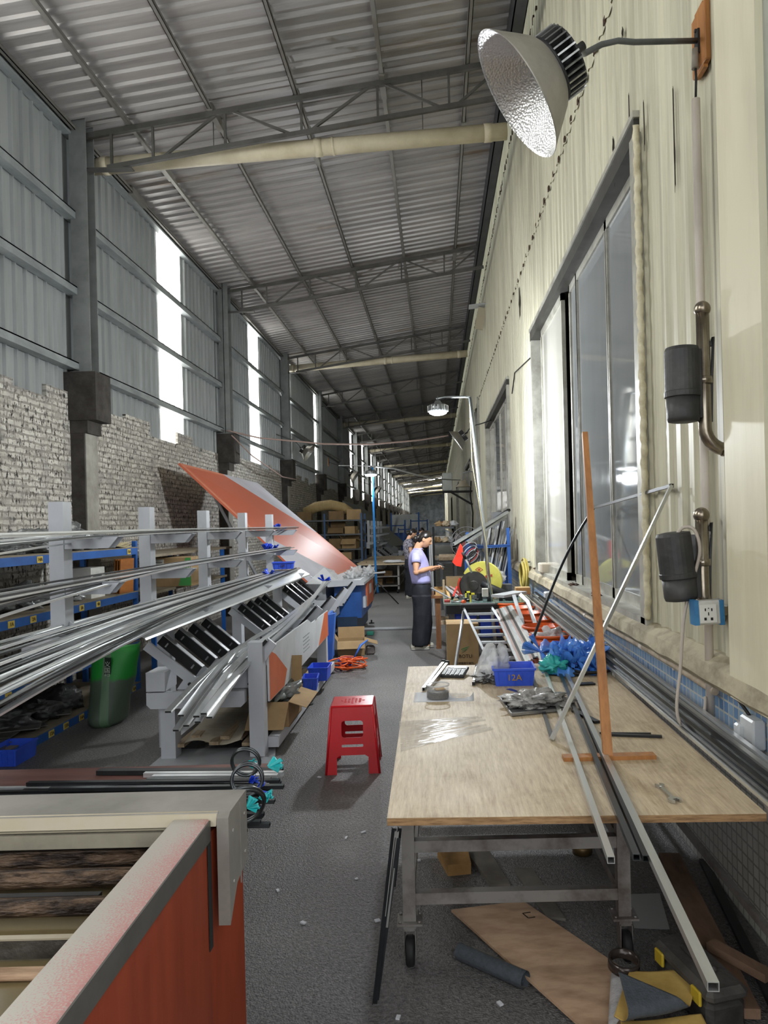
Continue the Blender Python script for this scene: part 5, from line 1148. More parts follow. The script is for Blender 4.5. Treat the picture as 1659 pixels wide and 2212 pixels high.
# sandpaper sheets
def spsheet(quad, curl, label, z=.03):
    P4 = [atz(*p, z) for p in quad]; T = thing('sandpaper_sheet', label, 'sandpaper', tuple(P4[0]))
    f1, f2 = atz(1366, 2206, z), atz(1510, 2172, z); nn_ = V((f2.y - f1.y, -(f2.x - f1.x), 0)).normalized(); nn_ = nn_ if nn_.dot(P4[1] - f1) > 0 else -nn_; r_ = .022; o_ = f1 - nn_ * .012
    def fn(u, v, off=0.0):
        p = P4[0].lerp(P4[1], u).lerp(P4[3].lerp(P4[2], u), v); p.z = z + .004 * math.sin(u * 5 + v * 3); N_ = V((0, 0, 1))
        sd = (p - o_).dot(nn_) if curl else -1
        if sd > 0:
            a_ = min(sd / r_, PI * .93); ex = sd - a_ * r_; base_ = p - nn_ * sd
            p = base_ + nn_ * (r_ * math.sin(a_) + ex * math.cos(a_)) + V((0, 0, r_ * (1 - math.cos(a_)) + ex * math.sin(a_))); N_ = -nn_ * math.sin(a_) + V((0, 0, math.cos(a_)))
        return p + N_ * off
    mb = MB(); mb.sheet(lambda u, v: fn(u, v), 36, 36, .0006); mb.build('backing', SPY, T)
    mb = MB(); mb.sheet(lambda u, v: fn(u, v, -.0016), 36, 36, .0006); mb.build('abrasive', SPG, T)
spsheet([(1326, 2195), (1462, 2290), (1512, 2092), (1360, 2097)], 1.0, 'yellow-backed sandpaper sheet with a folded-over grey corner', .10)
spsheet([(1345, 2262), (1545, 2250), (1515, 2192), (1340, 2205)], 0, 'flat yellow-backed sandpaper sheet under the folded one', .07)
mb = MB(); P4 = [atz(1312, 2240, .05), atz(1345, 2190, .07), atz(1345, 2095, .08), atz(1320, 2100, .06)]; mb.sheet(lambda u, v: P4[0].lerp(P4[1], u).lerp(P4[3].lerp(P4[2], u), v), 4, 6, .002); one(mb, 'clear_sheet', CLEARW, 'creased clear plastic at the edge of the sandpaper stack', 'plastic')
c = atz(1348, 2080, .10); T = thing('tape_ring', 'dark shiny ring of film lying beyond the sandpaper sheets', 'ring', tuple(c)); mb = MB(); mb.lathe([(.050, -.018), (.058, -.018), (.058, .018), (.050, .018), (.050, -.018)], c, axis=(.05, -.1, 1), seg=36); mb.build('ring_body', mat('dark_ring', '#3a322e', .18, .3), T)
# paper, wooden block, planks, cup on the floor
def flat(quad, z, h, name, m_, label, cat, group=None):
    mb = MB(); P4 = [atz(*p, z) for p in quad]; mb.add([p.copy() for p in P4] + [p + V((0, 0, h)) for p in P4], [(3, 2, 1, 0), (4, 5, 6, 7), (0, 1, 5, 4), (1, 2, 6, 5), (2, 3, 7, 6), (3, 0, 4, 7)]); return one(mb, name, m_, label, cat, group)
flat([(1370, 2005), (1447, 2008), (1425, 1930), (1352, 1932)], .002, .001, 'paper_sheet', mat('grey_sheet_paper', '#9d9d9b', .7), 'pale sheet on the floor by the rear caster of the table', 'paper')
flat([(968, 1893), (1018, 1888), (1010, 1850), (945, 1852)], .0, .055, 'wood_block', mat('raw_block', '#a8824f', .75, 0, '#8f6b3e', 6), 'wooden block on the floor under the table', 'block')
flat([(1062, 1920), (1102, 1918), (1048, 1830), (996, 1832)], .001, .02, 'floor_plank', mat('grey_plank', '#77726a', .8, 0, '#5c574f', 4), 'grey plank on the floor beside the wooden block', 'plank')
flat([(1180, 1985), (1222, 1990), (1150, 1880), (1110, 1880)], .001, .012, 'floor_plank', mat('grey_plank', '#77726a'), 'grey plank on the floor running under the reddish board', 'plank')
c = atz(1258, 1842, 0); mb = MB(); mb.lathe([(0, .0), (.05, 0), (.055, .05), (.05, .05), (.045, .006), (0, .006)], c); one(mb, 'tin_lid', mat('brass_tin', '#6d5a3a', .4, .6), 'small brassy tin on the dark floor under the table', 'tin')
mb = lumpy((.12, 3.4, .455 + .0225 + .055), .2, 1.25, .9, .3, .5, 1.8, 41, flat=-.9); one(mb, 'black_sack', mat('black_plastic', '#1b1b1d', .22, 0, '#101011', 5, bump=.7, bscale=14), 'black plastic sack on the frame rail under the tabletop', 'sack')
# strips leaning on the front corner of the table
for i, (pb, zb_, pt, w_, m_, nm) in enumerate((((810, 2168), .004, (852, 1790), .016, BLK, 'black angle strip whose foot is nearest the viewer'), ((834, 2003), None, (858, 1795), .014, ALUB, 'silver strip with its end halfway down the table leg'), ((851, 1915), None, (864, 1790), .013, ALUD, 'short dark strip hanging highest'), ((815, 2160), .004, (862, 1810), .012, ALUD, 'thin grey strip beside the black angle'))):
    if zb_ is not None: A = atz(*pb, zb_); B = at(*pt, 2.62)
    else: A = at(*pb, 2.55 + .1 * i); B = at(*pt, 2.62)
    mb = MB(); s_, u_, d_ = frame_of(B - A, V((0, 1, 0))); mb.bar(A, B, w_, .003, up=u_); mb.bar(A + s_ * w_ / 2, B + s_ * w_ / 2, .003, w_, up=u_)
    one(mb, 'leaning_strip', m_, nm + ', by the table corner', 'metal strip')
# black tool case and planks by the plinth
c = atz(1528, 2200, 0); TC = thing('tool_case', 'dusty black tool case with yellow latches on the floor by the wall', 'tool case', (c.x, c.y + .08, 0)); TCM = mat('dusty_black', '#3d3b38', .6, 0, '#23211f', 6, bump=.3, bscale=30); m3 = Matrix.Rotation(.25, 3, 'Z'); c = V((c.x, c.y + .08, 0))
mb = MB(); mb.box(c + V((0, 0, .055)), (.15, .34, .11), rot=m3, bev=.02); mb.build('body', TCM, TC)
mb = MB(); mb.box(c + V((0, 0, .13)), (.16, .36, .05), rot=m3, bev=.018); lid = mb.build('lid', mat('dusty_black_lid', '#4a4743', .6, 0, '#2d2b28', 5, bump=.3, bscale=25), TC)
mb = MB(); mb.box(c + m3 @ V((0, 0, .162)), (.045, .17, .02), rot=m3, bev=.008); mb.build('handle', TCM, lid)
for q in (-.11, .12): mb = MB(); mb.box(c + m3 @ V((-.082, q, .11)), (.012, .055, .05), rot=m3, bev=.004); mb.build('latch', mat('latch_yellow', '#b39a2c', .5), TC)
PLKM = mat('dirty_plank', '#7d6350', .8, 0, '#54402f', 4, stretch=(2, .6, 2), lo=.4, hi=.7)
mb = MB(); A = atz(1445, 1850, .05); B = atz(1610, 2190, .05); mb.bar(A, B, .10, .035); one(mb, 'floor_plank', PLKM, 'long dirty brown plank on the floor beside the tiled plinth', 'plank')
mb = MB(); A = atz(1535, 2040, .09); B = atz(1662, 2110, .09); mb.bar(A, B, .05, .03); one(mb, 'floor_plank', PLKM, 'short reddish batten lying over the long plank', 'plank')
mb = MB(); A = atz(1630, 2200, .02); B = atz(1480, 1860, .02); mb.bar(A + V((.09, 0, 0)), B + V((.09, 0, 0)), .04, .02); one(mb, 'floor_profile', BLK, 'dark profile in the gutter between plank and plinth', 'metal bar')
# red stool
ST = thing('plastic_stool', 'red plastic stool standing in the aisle', 'stool', (0, 0, 0))
REDP = mat('red_plastic', '#cf1220', .28, 0, '#bb0f1b', 2, coat=.3)
H = .46; tw, bw = .145, .185
def side(k):
    m4 = Matrix.Rotation(k * PI / 2, 4, 'Z'); tilt = math.atan2(bw - tw, H); hh = math.hypot(H, bw - tw)
    fr_ = m4 @ Matrix.Translation((0, -bw, 0)) @ Matrix.Rotation(PI / 2 - tilt, 4, 'X')
    def w_(y): return bw - (bw - tw) * y / hh
    out = [(-w_(0), 0), (-w_(0) + .075, 0), (-w_(.12) + .065, .115), (-w_(.12) + .09, .13), (w_(.12) - .09, .13), (w_(.12) - .065, .115), (w_(0) - .075, 0), (w_(0), 0), (w_(hh), hh), (-w_(hh), hh)]
    def rr(x0, x1, y0, y1, r):
        P_ = []
        for cx, cy, a0 in ((x1 - r, y1 - r, 0), (x0 + r, y1 - r, 90), (x0 + r, y0 + r, 180), (x1 - r, y0 + r, 270)):
            for q in range(5): a_ = R(a0 + 90 * q / 4); P_.append((cx + math.cos(a_) * r, cy + math.sin(a_) * r))
        return P_
    holes = [rr(-.075, .075, .25, .365, .02), rr(-.075, .075, .185, .203, .006)]
    mb = MB(); mb.plate(out, holes, .005, fr_); return mb
for k in range(4): side(k).build('side_panel', REDP, ST)
mb = MB(); mb.box((0, 0, H), (tw * 2 + .012, tw * 2 + .012, .018), bev=.008); mb.box((0, 0, H - .02), (tw * 2 + .006, tw * 2 + .006, .03), bev=.01); seat = mb.build('seat', REDP, ST)
mb = MB()
for i in range(7):
    for j in range(7):
        if (i - 3) ** 2 + (j - 3) ** 2 < 10: mb.lathe([(.010, 0), (.009, .003), (.004, .0036), (0, .0036)], (-.075 + .025 * i, -.075 + .025 * j, H + .008), seg=8)
mb.build('grip_dot', REDP, seat)
for sx in (-1, 1):
    for sy in (-1, 1):
        mb = MB(); mb.tube([V((sx * bw, sy * bw, 0)), V((sx * tw, sy * tw, H))], .009, 8); mb.build('leg_edge', REDP, ST)
ST.location = (-.635, 5.33, 0); ST.rotation_euler = (0, 0, R(3))
# ================================================================ LAMPS, DEVICES AND PIPES ON THE CREAM WALL
REFO = mat('reflector_outside', '#8e8a80', .45, .5, '#7b776e', 6)
REFI = bpy.data.materials.new('reflector_inside'); t, N, L = nt(REFI); b = N['Principled BSDF']; b.inputs['Base Color'].default_value = (.82, .82, .83, 1); b.inputs['Metallic'].default_value = .9; b.inputs['Roughness'].default_value = .3
tc = N.new('ShaderNodeTexCoord'); vo = N.new('ShaderNodeTexVoronoi'); vo.inputs['Scale'].default_value = 110; L.new(tc.outputs['Object'], vo.inputs['Vector']); bp = N.new('ShaderNodeBump'); bp.inputs['Strength'].default_value = .35; bp.inputs['Distance'].default_value = .006; L.new(vo.outputs['Distance'], bp.inputs['Height']); L.new(bp.outputs[0], b.inputs['Normal'])
FIN = mat('fin_chrome', '#a8a8a6', .25, .9, '#6d6d6b', 9); FIND = mat('fin_dark', '#1b1b1b', .6)
CONDG = mat('conduit_grey', '#55585a', .5, .2, '#45484a', 5)
LC = at(1117, 207, 2.9); AX = V((-.82, .05, -.57)).normalized(); BK_ = -AX
BL_ = thing('high_bay_lamp', 'unlit high bay lamp with a wide silver reflector on the arm nearest the viewer', 'lamp', tuple(LC))
mb = MB(); mb.lathe([(.130, .150), (.150, .135), (.19, .085), (.228, .035), (.250, .008), (.258, .0), (.2575, -.003)], LC, BK_, 48); mb.build('reflector', REFO, BL_)
mb = MB(); mb.lathe([(.2575, -.003), (.249, .001), (.246, .006), (.226, .031), (.187, .082), (.147, .132), (.127, .147)], LC, BK_, 48); mb.build('reflector_lining', REFI, BL_)
mb = MB(); mb.lathe([(.127, .146), (.06, .143), (0, .142)], LC, BK_, 32); mb.build('lens', mat('lamp_lens', '#c9cac7', .1, 0, spec=.6), BL_)
mb = MB(); mb.lathe([(0, .150), (.128, .150), (.128, .162), (.088, .166), (.084, .232), (.124, .234), (.124, .243), (.045, .252), (0, .254)], LC, BK_, 32); hs = mb.build('heat_sink', FIND, BL_)
s_, u_, d_ = frame_of(BK_)
for k in range(30):
    a_ = 2 * PI * k / 30; r_ = s_ * math.cos(a_) + u_ * math.sin(a_); mb = MB(); mb.bar(LC + BK_ * .160 + r_ * .106, LC + BK_ * .240 + r_ * .106, .007, .050, up=r_); mb.build('fin', FIN, hs)
b0 = LC + BK_ * .25; MT = atx(1510, 88, XR - .02)
arm = [b0, b0 + BK_ * .05, at(1262, 116, 3.08), at(1300, 96, 3.12), at(1335, 88, 3.16), at(1370, 91, 3.2), MT.lerp(at(1370, 91, 3.2), .5), MT]
mb = MB(); mb.tube(arm, .0125, 10); mb.build('arm', CONDG, BL_); mb = MB(); mb.cyl(b0, b0 + BK_ * .07, .017, 10); mb.build('gland', FIND, BL_)
mb = MB(); mb.box(MT + V((.01, 0, -.0)), (.028, .17, .27), bev=.004); mb.box(MT + V((.01, 0, 0)), (.02, .1, .3)); bd = mb.build('mount_board', OW, BL_)
mb = MB(); mb.box(MT + V((-.008, 0, -.01)), (.012, .045, .11)); 
for q in (-.04, .045): mb.cyl(MT + V((-.01, .0, q)), MT + V((-.02, .0, q)), .009, 8)
mb.build('bracket', FIND, bd)
def lamp_copy(px, py, Y, label, rz=0.0): return dup(BL_, tuple(at(px, py, Y)), rz, label)
lamp_copy(985, 952, 16.4, 'unlit high bay lamp on the wall arm beyond the silver lamp pole')
for i, (px, py, Y) in enumerate(((668, 979, 20.6), (768, 1030, 27.5), (818, 1062, 38), (865, 1094, 56))):
    lamp_copy(px, py, Y, 'high bay lamp tilted out from the brick wall, ' + ['beside the tilted orange table', 'behind the blue lamp pole', 'third along from the orange table', 'farthest along the hall'][i], PI)
# downward facing lamp further along
c = at(1000, 1052, 24); T = thing('cone_lamp', 'pale conical lamp hanging downward on a bracket below the air conditioner', 'lamp', tuple(c))
mb = MB(); mb.lathe([(.25, 0), (.245, .01), (.13, .10), (.12, .2), (.05, .22), (0, .22)], c); mb.build('shade', mat('lamp_shade_pale', '#bdb49f', .5, .2), T)
mb = MB(); mb.tube([c + V((0, 0, .22)), c + V((0, 0, .45)), c + V((.25, 0, .5)), V((XW, c.y, c.z + .45))], .02, 8); mb.build('bracket', GREYD, T)
# flood light high up
c = at(1032, 672, 17.6); T = thing('flood_light', 'small floodlight with pale hood high on the cream wall', 'lamp', tuple(c)); mb = MB(); mb.box(c + V((0, 0, .12)), (.42, .3, .03), rot=Matrix.Rotation(-.1, 3, 'Y')); mb.build('hood', PANW, T); mb = MB(); mb.box(c + V((.06, 0, -.18)), (.2, .12, .5), rot=Matrix.Rotation(.2, 3, 'Y')); mb.build('body', mat('flood_body', '#b7ae97', .5), T)
mb = MB(); mb.span((c.x + .1, c.y - .03, c.z - .03), (XW + .02, c.y + .03, c.z + .03)); mb.build('bracket', GREYD, T)
# lit lamps on poles
EMI = mat('led_face', (1, 1, 1), .4, emit=(.95, .98, 1.0), estr=30)
SILV = mat('galvanised', '#a9aeb0', .32, .85, '#8b9092', 3, stretch=(1, 1, .4))
def ufo(T, c, r):
    mb = MB(); mb.lathe([(0, .10), (.03, .10), (.05, .06), (r * .8, .055), (r, .035), (r, -.03), (r * .86, -.035)], c, seg=32); h = mb.build('lamp_body', mat('ufo_body', '#8d9294', .3, .7), T)
    mb = MB()
    for k in range(20): a_ = 2 * PI * k / 20; d = V((math.cos(a_), math.sin(a_), 0)); mb.bar(c + d * r * .99 + V((0, 0, -.03)), c + d * r * .99 + V((0, 0, .04)), .008, .02, up=d)
    mb.build('cooling_rib', FIN, h)
    mb = MB(); mb.lathe([(r * .92, -.030), (r * .86, -.050), (r * .55, -.066), (0, -.072)], c, seg=28); mb.build('led_disc', EMI, T)
    mb = MB(); mb.tube([c + V((0, 0, .10)), c + V((-.015, 0, .125)), c + V((0, 0, .15)), c + V((.015, 0, .13)), c + V((0, 0, .10))], .006, 6); mb.build('hook', SILV, T)
p0 = at(1064, 1330, 8.75); top = at(1016, 858, 8.75); c = at(946, 884, 8.75)
PL = thing('lamp_pole', 'silver pole with a lit round lamp hung from its arm beside the workbench', 'lamp', (p0.x, p0.y, 0))
mb = MB(); pb = p0 + (p0 - top).normalized() * ((p0.z - 0.0) / ((top - p0).normalized().z)); mb.tube([pb, top], .022, 12); mb.build('pole', SILV, PL)
mb = MB(); mb.tube([top, at(1005, 857, 8.75), at(960, 858, 8.75), at(944, 862, 8.75)], .014, 8); mb.build('arm', SILV, PL)
ufo(PL, c, .115)
mb = MB(); mb.tube([at(1014, 862, 8.74), at(1020, 1000, 8.8), at(1042, 1130, 8.72), at(1052, 1180, 8.70), at(1052, 1240, 8.68), at(1062, 1270, 8.7), at(1066, 1300, 8.7)], .004, 6); mb.build('cord', mat('cord_cream', '#c6bd8e', .6), PL)
mb = MB(); mb.box(at(1048, 1280, 8.72), (.075, .06, .1), bev=.006); mb.build('switch_box', mat('white_box', '#c9c9c5', .5, 0, '#aba99f', 5), PL)
L1 = c + V((0, 0, -.055))
c = at(801, 1024, 16); base = atz(815, 1303, .0); base = V((at(815, 1300, 16).x, 16, 0))
BP = thing('lamp_stand', 'bright blue pole on a tripod carrying a lit round lamp', 'lamp', tuple(base))
mb = MB(); mb.tube([V((base.x + .02, 16, .28)), at(812, 1250, 16), at(805, 1030, 16), at(804, 1010, 16)], .024, 10); mb.build('pole', mat('bright_blue_paint', '#2b8fe0', .4, 0, '#237bc8', 3), BP)
for a_ in (.3, 2.4, 4.4): mb = MB(); mb.tube([V((base.x + .02, 16, .5)), V((base.x + .02 + .45 * math.cos(a_), 16 + .45 * math.sin(a_), .012))], .012, 8); mb.build('leg', FIND, BP)
ufo(BP, c + V((0, 0, .02)), .14); mb = MB(); mb.tube([at(804, 1010, 16), c + V((0, 0, .17))], .012, 8); mb.build('arm', SILV, BP)
L2 = c + V((0, 0, -.05))
# wires across the hall
def wire(pts, r, m_, label, name='overhead_cable'):
    mb = MB(); P_ = []
    for i in range(len(pts) - 1):
        for k in range(8): P_.append(V(pts[i]).lerp(V(pts[i + 1]), k / 8))
    P_.append(V(pts[-1])); mb.tube(P_, r, 8); return one(mb, name, m_, label, 'cable')
wire([at(490, 930, 14.5), at(560, 946, 14.6), at(700, 959, 14.9), at(800, 960, 15.3), at(905, 951, 15.8), at(968, 941, 16.2)], .016, mat('pinkish_conduit', '#a08b83', .6), 'pinkish cable sagging across the hall to the unlit wall lamp')
wire([at(805, 1007, 16), at(850, 1012, 17.5), at(900, 1026, 19.5), at(945, 1035, 21.5), at(994, 1037, 23.8)], .02, PANW, 'white cable sagging from the blue lamp pole to the conical lamp')
wire([at(732, 1006, 22), at(760, 1006, 20), at(804, 1007, 16)], .012, GREYD, 'thin grey cable from the brick wall to the blue lamp pole')
wire([at(500, 940, 14.6), at(545, 985, 14.9), at(610, 1030, 17.5), at(640, 1036, 19.5)], .014, mat('pinkish_conduit', '#a08b83'), 'cable drooping along the top of the brick wall')
wire([atx(1147, 772, XW - .03), atx(1112, 805, XW - .03), atx(1106, 850, XW - .03)], .009, FIND, 'black cable draped on the cream wall between two windows')
# white conduit on the wall
CW = mat('conduit_white', '#d5cdc6', .45, 0, '#bcb2a6', 3, stretch=(1, 1, .4))
A = atx(1508, 206, XR - .045); B = atx(1530, 1543, XR - .045); CY = (A.y + B.y) / 2
T = thing('wall_conduit', 'white vertical plastic conduit on the cream wall below the near lamp', 'pipe', (A.x, CY, B.z)); A.y = B.y = CY
mb = MB(); mb.tube([A, B], .0195, 14); mb.build('conduit', CW, T)
mb = MB(); mb.tube([A, A + V((.004, 0, .1)), A + V((0, 0, .2)), MT + V((-.01, 0, -.1))], .006, 8); mb.build('wire', FIND, T); mb = MB(); mb.cyl(A + V((0, 0, .14)), A + V((.004, 0, .23)), .016, 10); mb.build('sleeve', mat('tape_grey', '#8d857a', .6), T)
# horizontal conduit under the ledge
mb = MB(); A = V((XR - .035, 3.05, .955)); A2 = atx(1545, 1494, XR - .035); pts = [V((XR - .035, A2.y + 4.6 * k / 8, A2.z + .012 * math.sin(k))) for k in range(9)]
T = thing('ledge_conduit', 'pale conduit running under the concrete ledge', 'pipe', tuple(pts[0])); mb.tube(pts, .018, 12); mb.build('conduit', mat('conduit_dirty', '#b9ab9a', .6, 0, '#93846f', 6), T)
for k in (1, 4, 7): mb = MB(); mb.box(pts[k] + V((.01, 0, 0)), (.04, .02, .05)); mb.build('clip', CW, T)
for k in (2, 5): mb = MB(); mb.cyl(pts[k], pts[k] + V((0, .07, 0)), .022, 12); mb.build('coupling', CW, T)
# steel post brackets with black housings
SSM = mat('stained_stainless', '#a39a8c', .25, .9, '#7d7263', 6)
HBK = mat('dusty_black_plastic', '#2e2f30', .5, 0, '#4a4947', 5, lo=.45, hi=.8, bump=.15, bscale=25)
def device(ball, top, bend, end, hx, label, tilt):
    Xp = XR - .09; b_ = atx(*ball, Xp); y = b_.y; r = .029
    T = thing('detector_post', label, 'wall device', (b_.x, y, b_.z)); e = at(*end, y)
    z1 = at(*bend, y).z
    mb = MB(); mb.ball(b_, .036, seg=20); mb.build('ball_cap', SSM, T)
    mb = MB(); pts = [V((Xp, y, b_.z - .02)), V((Xp, y, z1 + .1))]
    for k in range(1, 8): a_ = PI / 2 * k / 7; pts.append(V((Xp + .1 - .1 * math.cos(a_), y, z1 + .1 - .1 * math.sin(a_))))
    pts.append(V((XR - .02, y, z1)))
    mb.tube(pts, r, 16); mb.build('pipe', SSM, T)
    (xa, ya), (xb, yb_) = hx; p = at((xa + xb) / 2, ya, y - .01); q = at((xa + xb) / 2, yb_, y - .01); h = p.z - q.z; wd = at(xb, ya, y).x - at(xa, ya, y).x
    rot = Matrix.Rotation(tilt, 3, 'Y'); cxy = V((Xp - r - wd * .5 + .012, y - .0, q.z)); mb = MB()
    def dring(k, z, flat=True):
        out = []
        for i in range(28):
            a_ = 2 * PI * i / 28; x = math.cos(a_) * wd * .5 * k; yy = math.sin(a_) * .075 * k
            x = min(x, wd * .42); out.append(cxy + rot @ V((x, yy, z)))
        return out
    mb.loft([dring(.6, 0), dring(.86, .004), dring(.92, .02), dring(.93, h * .36)], smooth=True); mb.build('lower_housing', HBK, T)
    mb = MB(); mb.loft([dring(.95, h * .33), dring(1.03, h * .335), dring(1.04, h * .40), dring(1.0, h * .41), dring(.98, h * .94), dring(.9, h * .985), dring(.5, h)], smooth=False); mb.build('upper_housing', HBK, T)
    mb = MB(); mb.box(V((Xp - r, y, q.z + h * .5)), (.02, .06, h * .9)); mb.build('back_plate', HBK, T)
    mb = MB(); mb.lathe([(r, -.015), (r + .007, -.015), (r + .007, .015), (r, .015)], (Xp, y, q.z + h * .55), seg=18); mb.build('clamp', SSM, T)
    mb = MB(); mb.tube([V((Xp + .03, y, q.z + h)), V((Xp + .045, y, q.z + h * 1.12)), V((Xp + .035, y, q.z + h * .6)), V((Xp + .028, y, q.z))], .007, 8); mb.build('cable', CONDG, T)
    return T, cxy, h, y
D1 = device((1517, 668), None, (1545, 972), (1588, 975), ((1440, 748), (1516, 912)), 'upper black weathered housing on a ball-topped steel pipe beside the cream column', 0)
D2 = device((1515, 1113), None, (1560, 1330), (1600, 1332), ((1434, 1148), (1512, 1298)), 'lower black weathered housing on a ball-topped steel pipe, tilted, above the socket box', -.10)
# socket
y = D2[3] - .09; c = at(1527, 1322, y); T = thing('socket_box', 'grimy white socket box with blue tape fixed on the wall pipe', 'socket', tuple(c)); m3 = Matrix.Rotation(-.04, 3, 'Y')
mb = MB(); mb.box(c, (.125, .06, .105), rot=m3, bev=.006); bx = mb.build('box', mat('white_box', '#c9c9c5'), T)
mb = MB(); mb.box(c + V((-.005, -.031, -.004)), (.075, .006, .08), rot=m3, bev=.002); fp = mb.build('faceplate', mat('socket_plate', '#d2d2cd', .4), T)
mb = MB()
for dx, dz, w_, h_ in ((-.014, .018, .005, .012), (.014, .018, .005, .012), (0, .024, .004, .004), (0, 0, .004, .014), (-.014, -.022, .010, .012), (.014, -.022, .010, .012)): mb.box(c + V((-.005 + dx, -.0345, -.004 + dz)), (w_, .002, h_), rot=m3)
mb.build('slot', DK, fp)
for sx in (-1, 1): mb = MB(); mb.box(c + V((sx * .055, 0, 0)), (.02, .064, .108), rot=m3); mb.build('blue_tape', mat('blue_tape', '#2f6b9c', .5, 0, '#3d7fae', 9), T)
mb = MB(); mb.span((c.x + .06, y + .02, c.z - .02), (XR, y + .06, c.z + .02)); mb.build('stub', SSM, T)
cable = [at(1455, 1165, 3.3), at(1475, 1140, 3.28), at(1500, 1145, 3.26), at(1512, 1190, 3.26), at(1498, 1250, 3.3), at(1478, 1330, 3.3), at(1470, 1440, 3.32), at(1462, 1530, 3.3), at(1475, 1570, 3.3), at(1500, 1575, 3.32), at(1520, 1545, 3.36), at(1524, 1500, 3.4)]
pts = []
for i in range(len(cable) - 1):
    for k in range(6):
        q = [cable[max(i - 1, 0)], cable[i], cable[i + 1], cable[min(i + 2, len(cable) - 1)]]; f = k / 6
        pts.append(.5 * ((2 * q[1]) + (q[2] - q[0]) * f + (2 * q[0] - 5 * q[1] + 4 * q[2] - q[3]) * f * f + (3 * q[1] - q[0] - 3 * q[2] + q[3]) * f ** 3))
mb = MB(); mb.tube(pts, .0075, 8); one(mb, 'loose_cable', mat('cable_grey', '#b5aca2', .6), 'pale cable looping from the lower black housing down past the socket', 'cable')
c = at(1612, 1582, 2.98); c.x = XR - .03; T = thing('junction_box', 'pale plastic junction box on the blue tiles at the end of the conduit', 'socket', tuple(c)); mb = MB(); mb.box(c, (.055, .13, .12), bev=.008); mb.build('box', PANW, T); mb = MB(); mb.box(c + V((-.02, .05, -.02)), (.06, .05, .09), bev=.008); mb.build('plug', PANW, T)
mb = MB(); mb.tube([c + V((-.02, .03, -.06)), c + V((-.02, -.01, -.13)), c + V((-.0, -.1, -.25)), c + V((0, -.3, -.36))], .009, 8); mb.build('cable', CW, T)
mb = MB(); mb.tube([c + V((0, .03, .06)), c + V((-.01, .1, .10)), c + V((0, .2, .11))], .007, 8); mb.build('wire', FIND, T)

# ================================================================ BETWEEN TABLE AND WORKBENCH
# step ladder
SL = thing('step_ladder', 'aluminium step ladder with black top leaning behind the plywood table', 'ladder', (.45, 6.6, 0))
tl, tr_ = at(1003, 1316, 7.5), at(1063, 1313, 7.5); bl_, br_ = V((.30, 5.75, 0)), V((.80, 5.75, 0))
bl_ = atz(1143, 1611, 0); br_ = atz(1250, 1606, 0)
LAL = mat('ladder_alu', '#c2c6c9', .4, .55, '#a5a9ac', 4)
for a_, b2 in ((tl, bl_), (tr_, br_)):
    mb = MB(); mb.bar(a_, b2, .022, .06, up=(0, 1, 1)); mb.build('rail', LAL, SL)
for k in range(15):
    f = .05 + .063 * k; p, q = tl.lerp(bl_, f), tr_.lerp(br_, f); mb = MB(); mb.box((p + q) / 2, ((q - p).length - .02, .06, .02)); mb.build('step', LAL, SL)
mb = MB(); mb.box((tl + tr_) / 2 + V((0, .03, .02)), (.36, .12, .055), bev=.008); mb.build('top_cap', RUB, SL)
for a_, b2 in ((tl, at(985, 1432, 7.2)), (tr_, at(1075, 1432, 8.0))):
    d = (b2 - a_); e = a_ + d * (a_.z / -d.z) if d.z < 0 else b2; mb = MB(); mb.tube([a_ + V((0, .06, 0)), e], .016, 10); mb.build('rear_leg', LAL, SL)
# carton with printed mark
c0 = at(966, 1440, 7.55); c1 = at(1036, 1440, 7.55); BX = carton('branded_carton', 'brown cardboard carton with a green mark behind the step ladder', ((c0.x + c1.x) / 2, 7.75, 0), (c1.x - c0.x, .36, .70))
f = 7.569; GM = mat('mark_green', '#1f7a47', .6); cx = at(1003, 1400, f).x; cz = at(1003, 1402, f).z
mb = MB()
for dz, l_ in ((0, .10), (-.018, .075), (-.034, .05)): mb.prism([(cx - .035 + dz * -.6, cz + dz), (cx + .055 - (.10 - l_) * .6, cz + dz + .028), (cx + .03 - (.10 - l_) * .4, cz + dz + .012), (cx - .03, cz + dz - .006)], 1, f - .001, f + .001)
mb.build('mark', GM, BX)
text(BX, 'BOTU', (cx + .01, f, at(1003, 1418, f).z), (1, 0, 0), (0, 0, 1), .05, INK); text(BX, '空玻璃用干燥剂', (cx + .0, f, at(1003, 1433, f).z), (1, 0, 0), (0, 0, 1), .026, INK)
# second, silver step with bowed legs
S2 = thing('folding_step', 'silver folding step with bowed legs in front of the orange pails', 'step stool', (.85, 7.0, 0))
a_, b2 = at(1075, 1288, 7.3), at(1124, 1279, 7.6); mb = MB(); mb.bar(a_, b2, .16, .025); mb.build('tread', PANW, S2)
for pts in ((at(1110, 1286, 7.3), at(1117, 1310, 7.15), at(1127, 1336, 7.0), V((at(1150, 1430, 6.8).x, 6.7, .0))), (at(1124, 1284, 7.4), at(1140, 1300, 7.2), at(1155, 1345, 6.9), at(1165, 1400, 6.5), V((.92, 6.0, 0))), (at(1165, 1318, 7.6), at(1178, 1330, 7.3), at(1197, 1385, 6.9), V((1.0, 6.2, 0)))):
    mb = MB(); mb.path_bar(pts, .035, .018, up=(0, 1, 0)); mb.build('leg', LAL, S2)
# flat profiles leaning beside the ladder
rs = random.Random(3); PKS = mat('pinkish_strip', '#b5a09c', .35, .5); 
for i in range(9):
    A = at(1070 + 4.2 * i, 1318 - 1.2 * i, 7.7); B = at(1124 + 5.2 * i, 1440 - 3 * i, 5.7); solid(A, B, .028, .012, [LAL, PKS, BLK, ALU][i % 4], 'flat strip in the sheaf leaning between step ladder and orange pails', 'sheaf of strips by the ladder', name='flat_strip', hol=False)
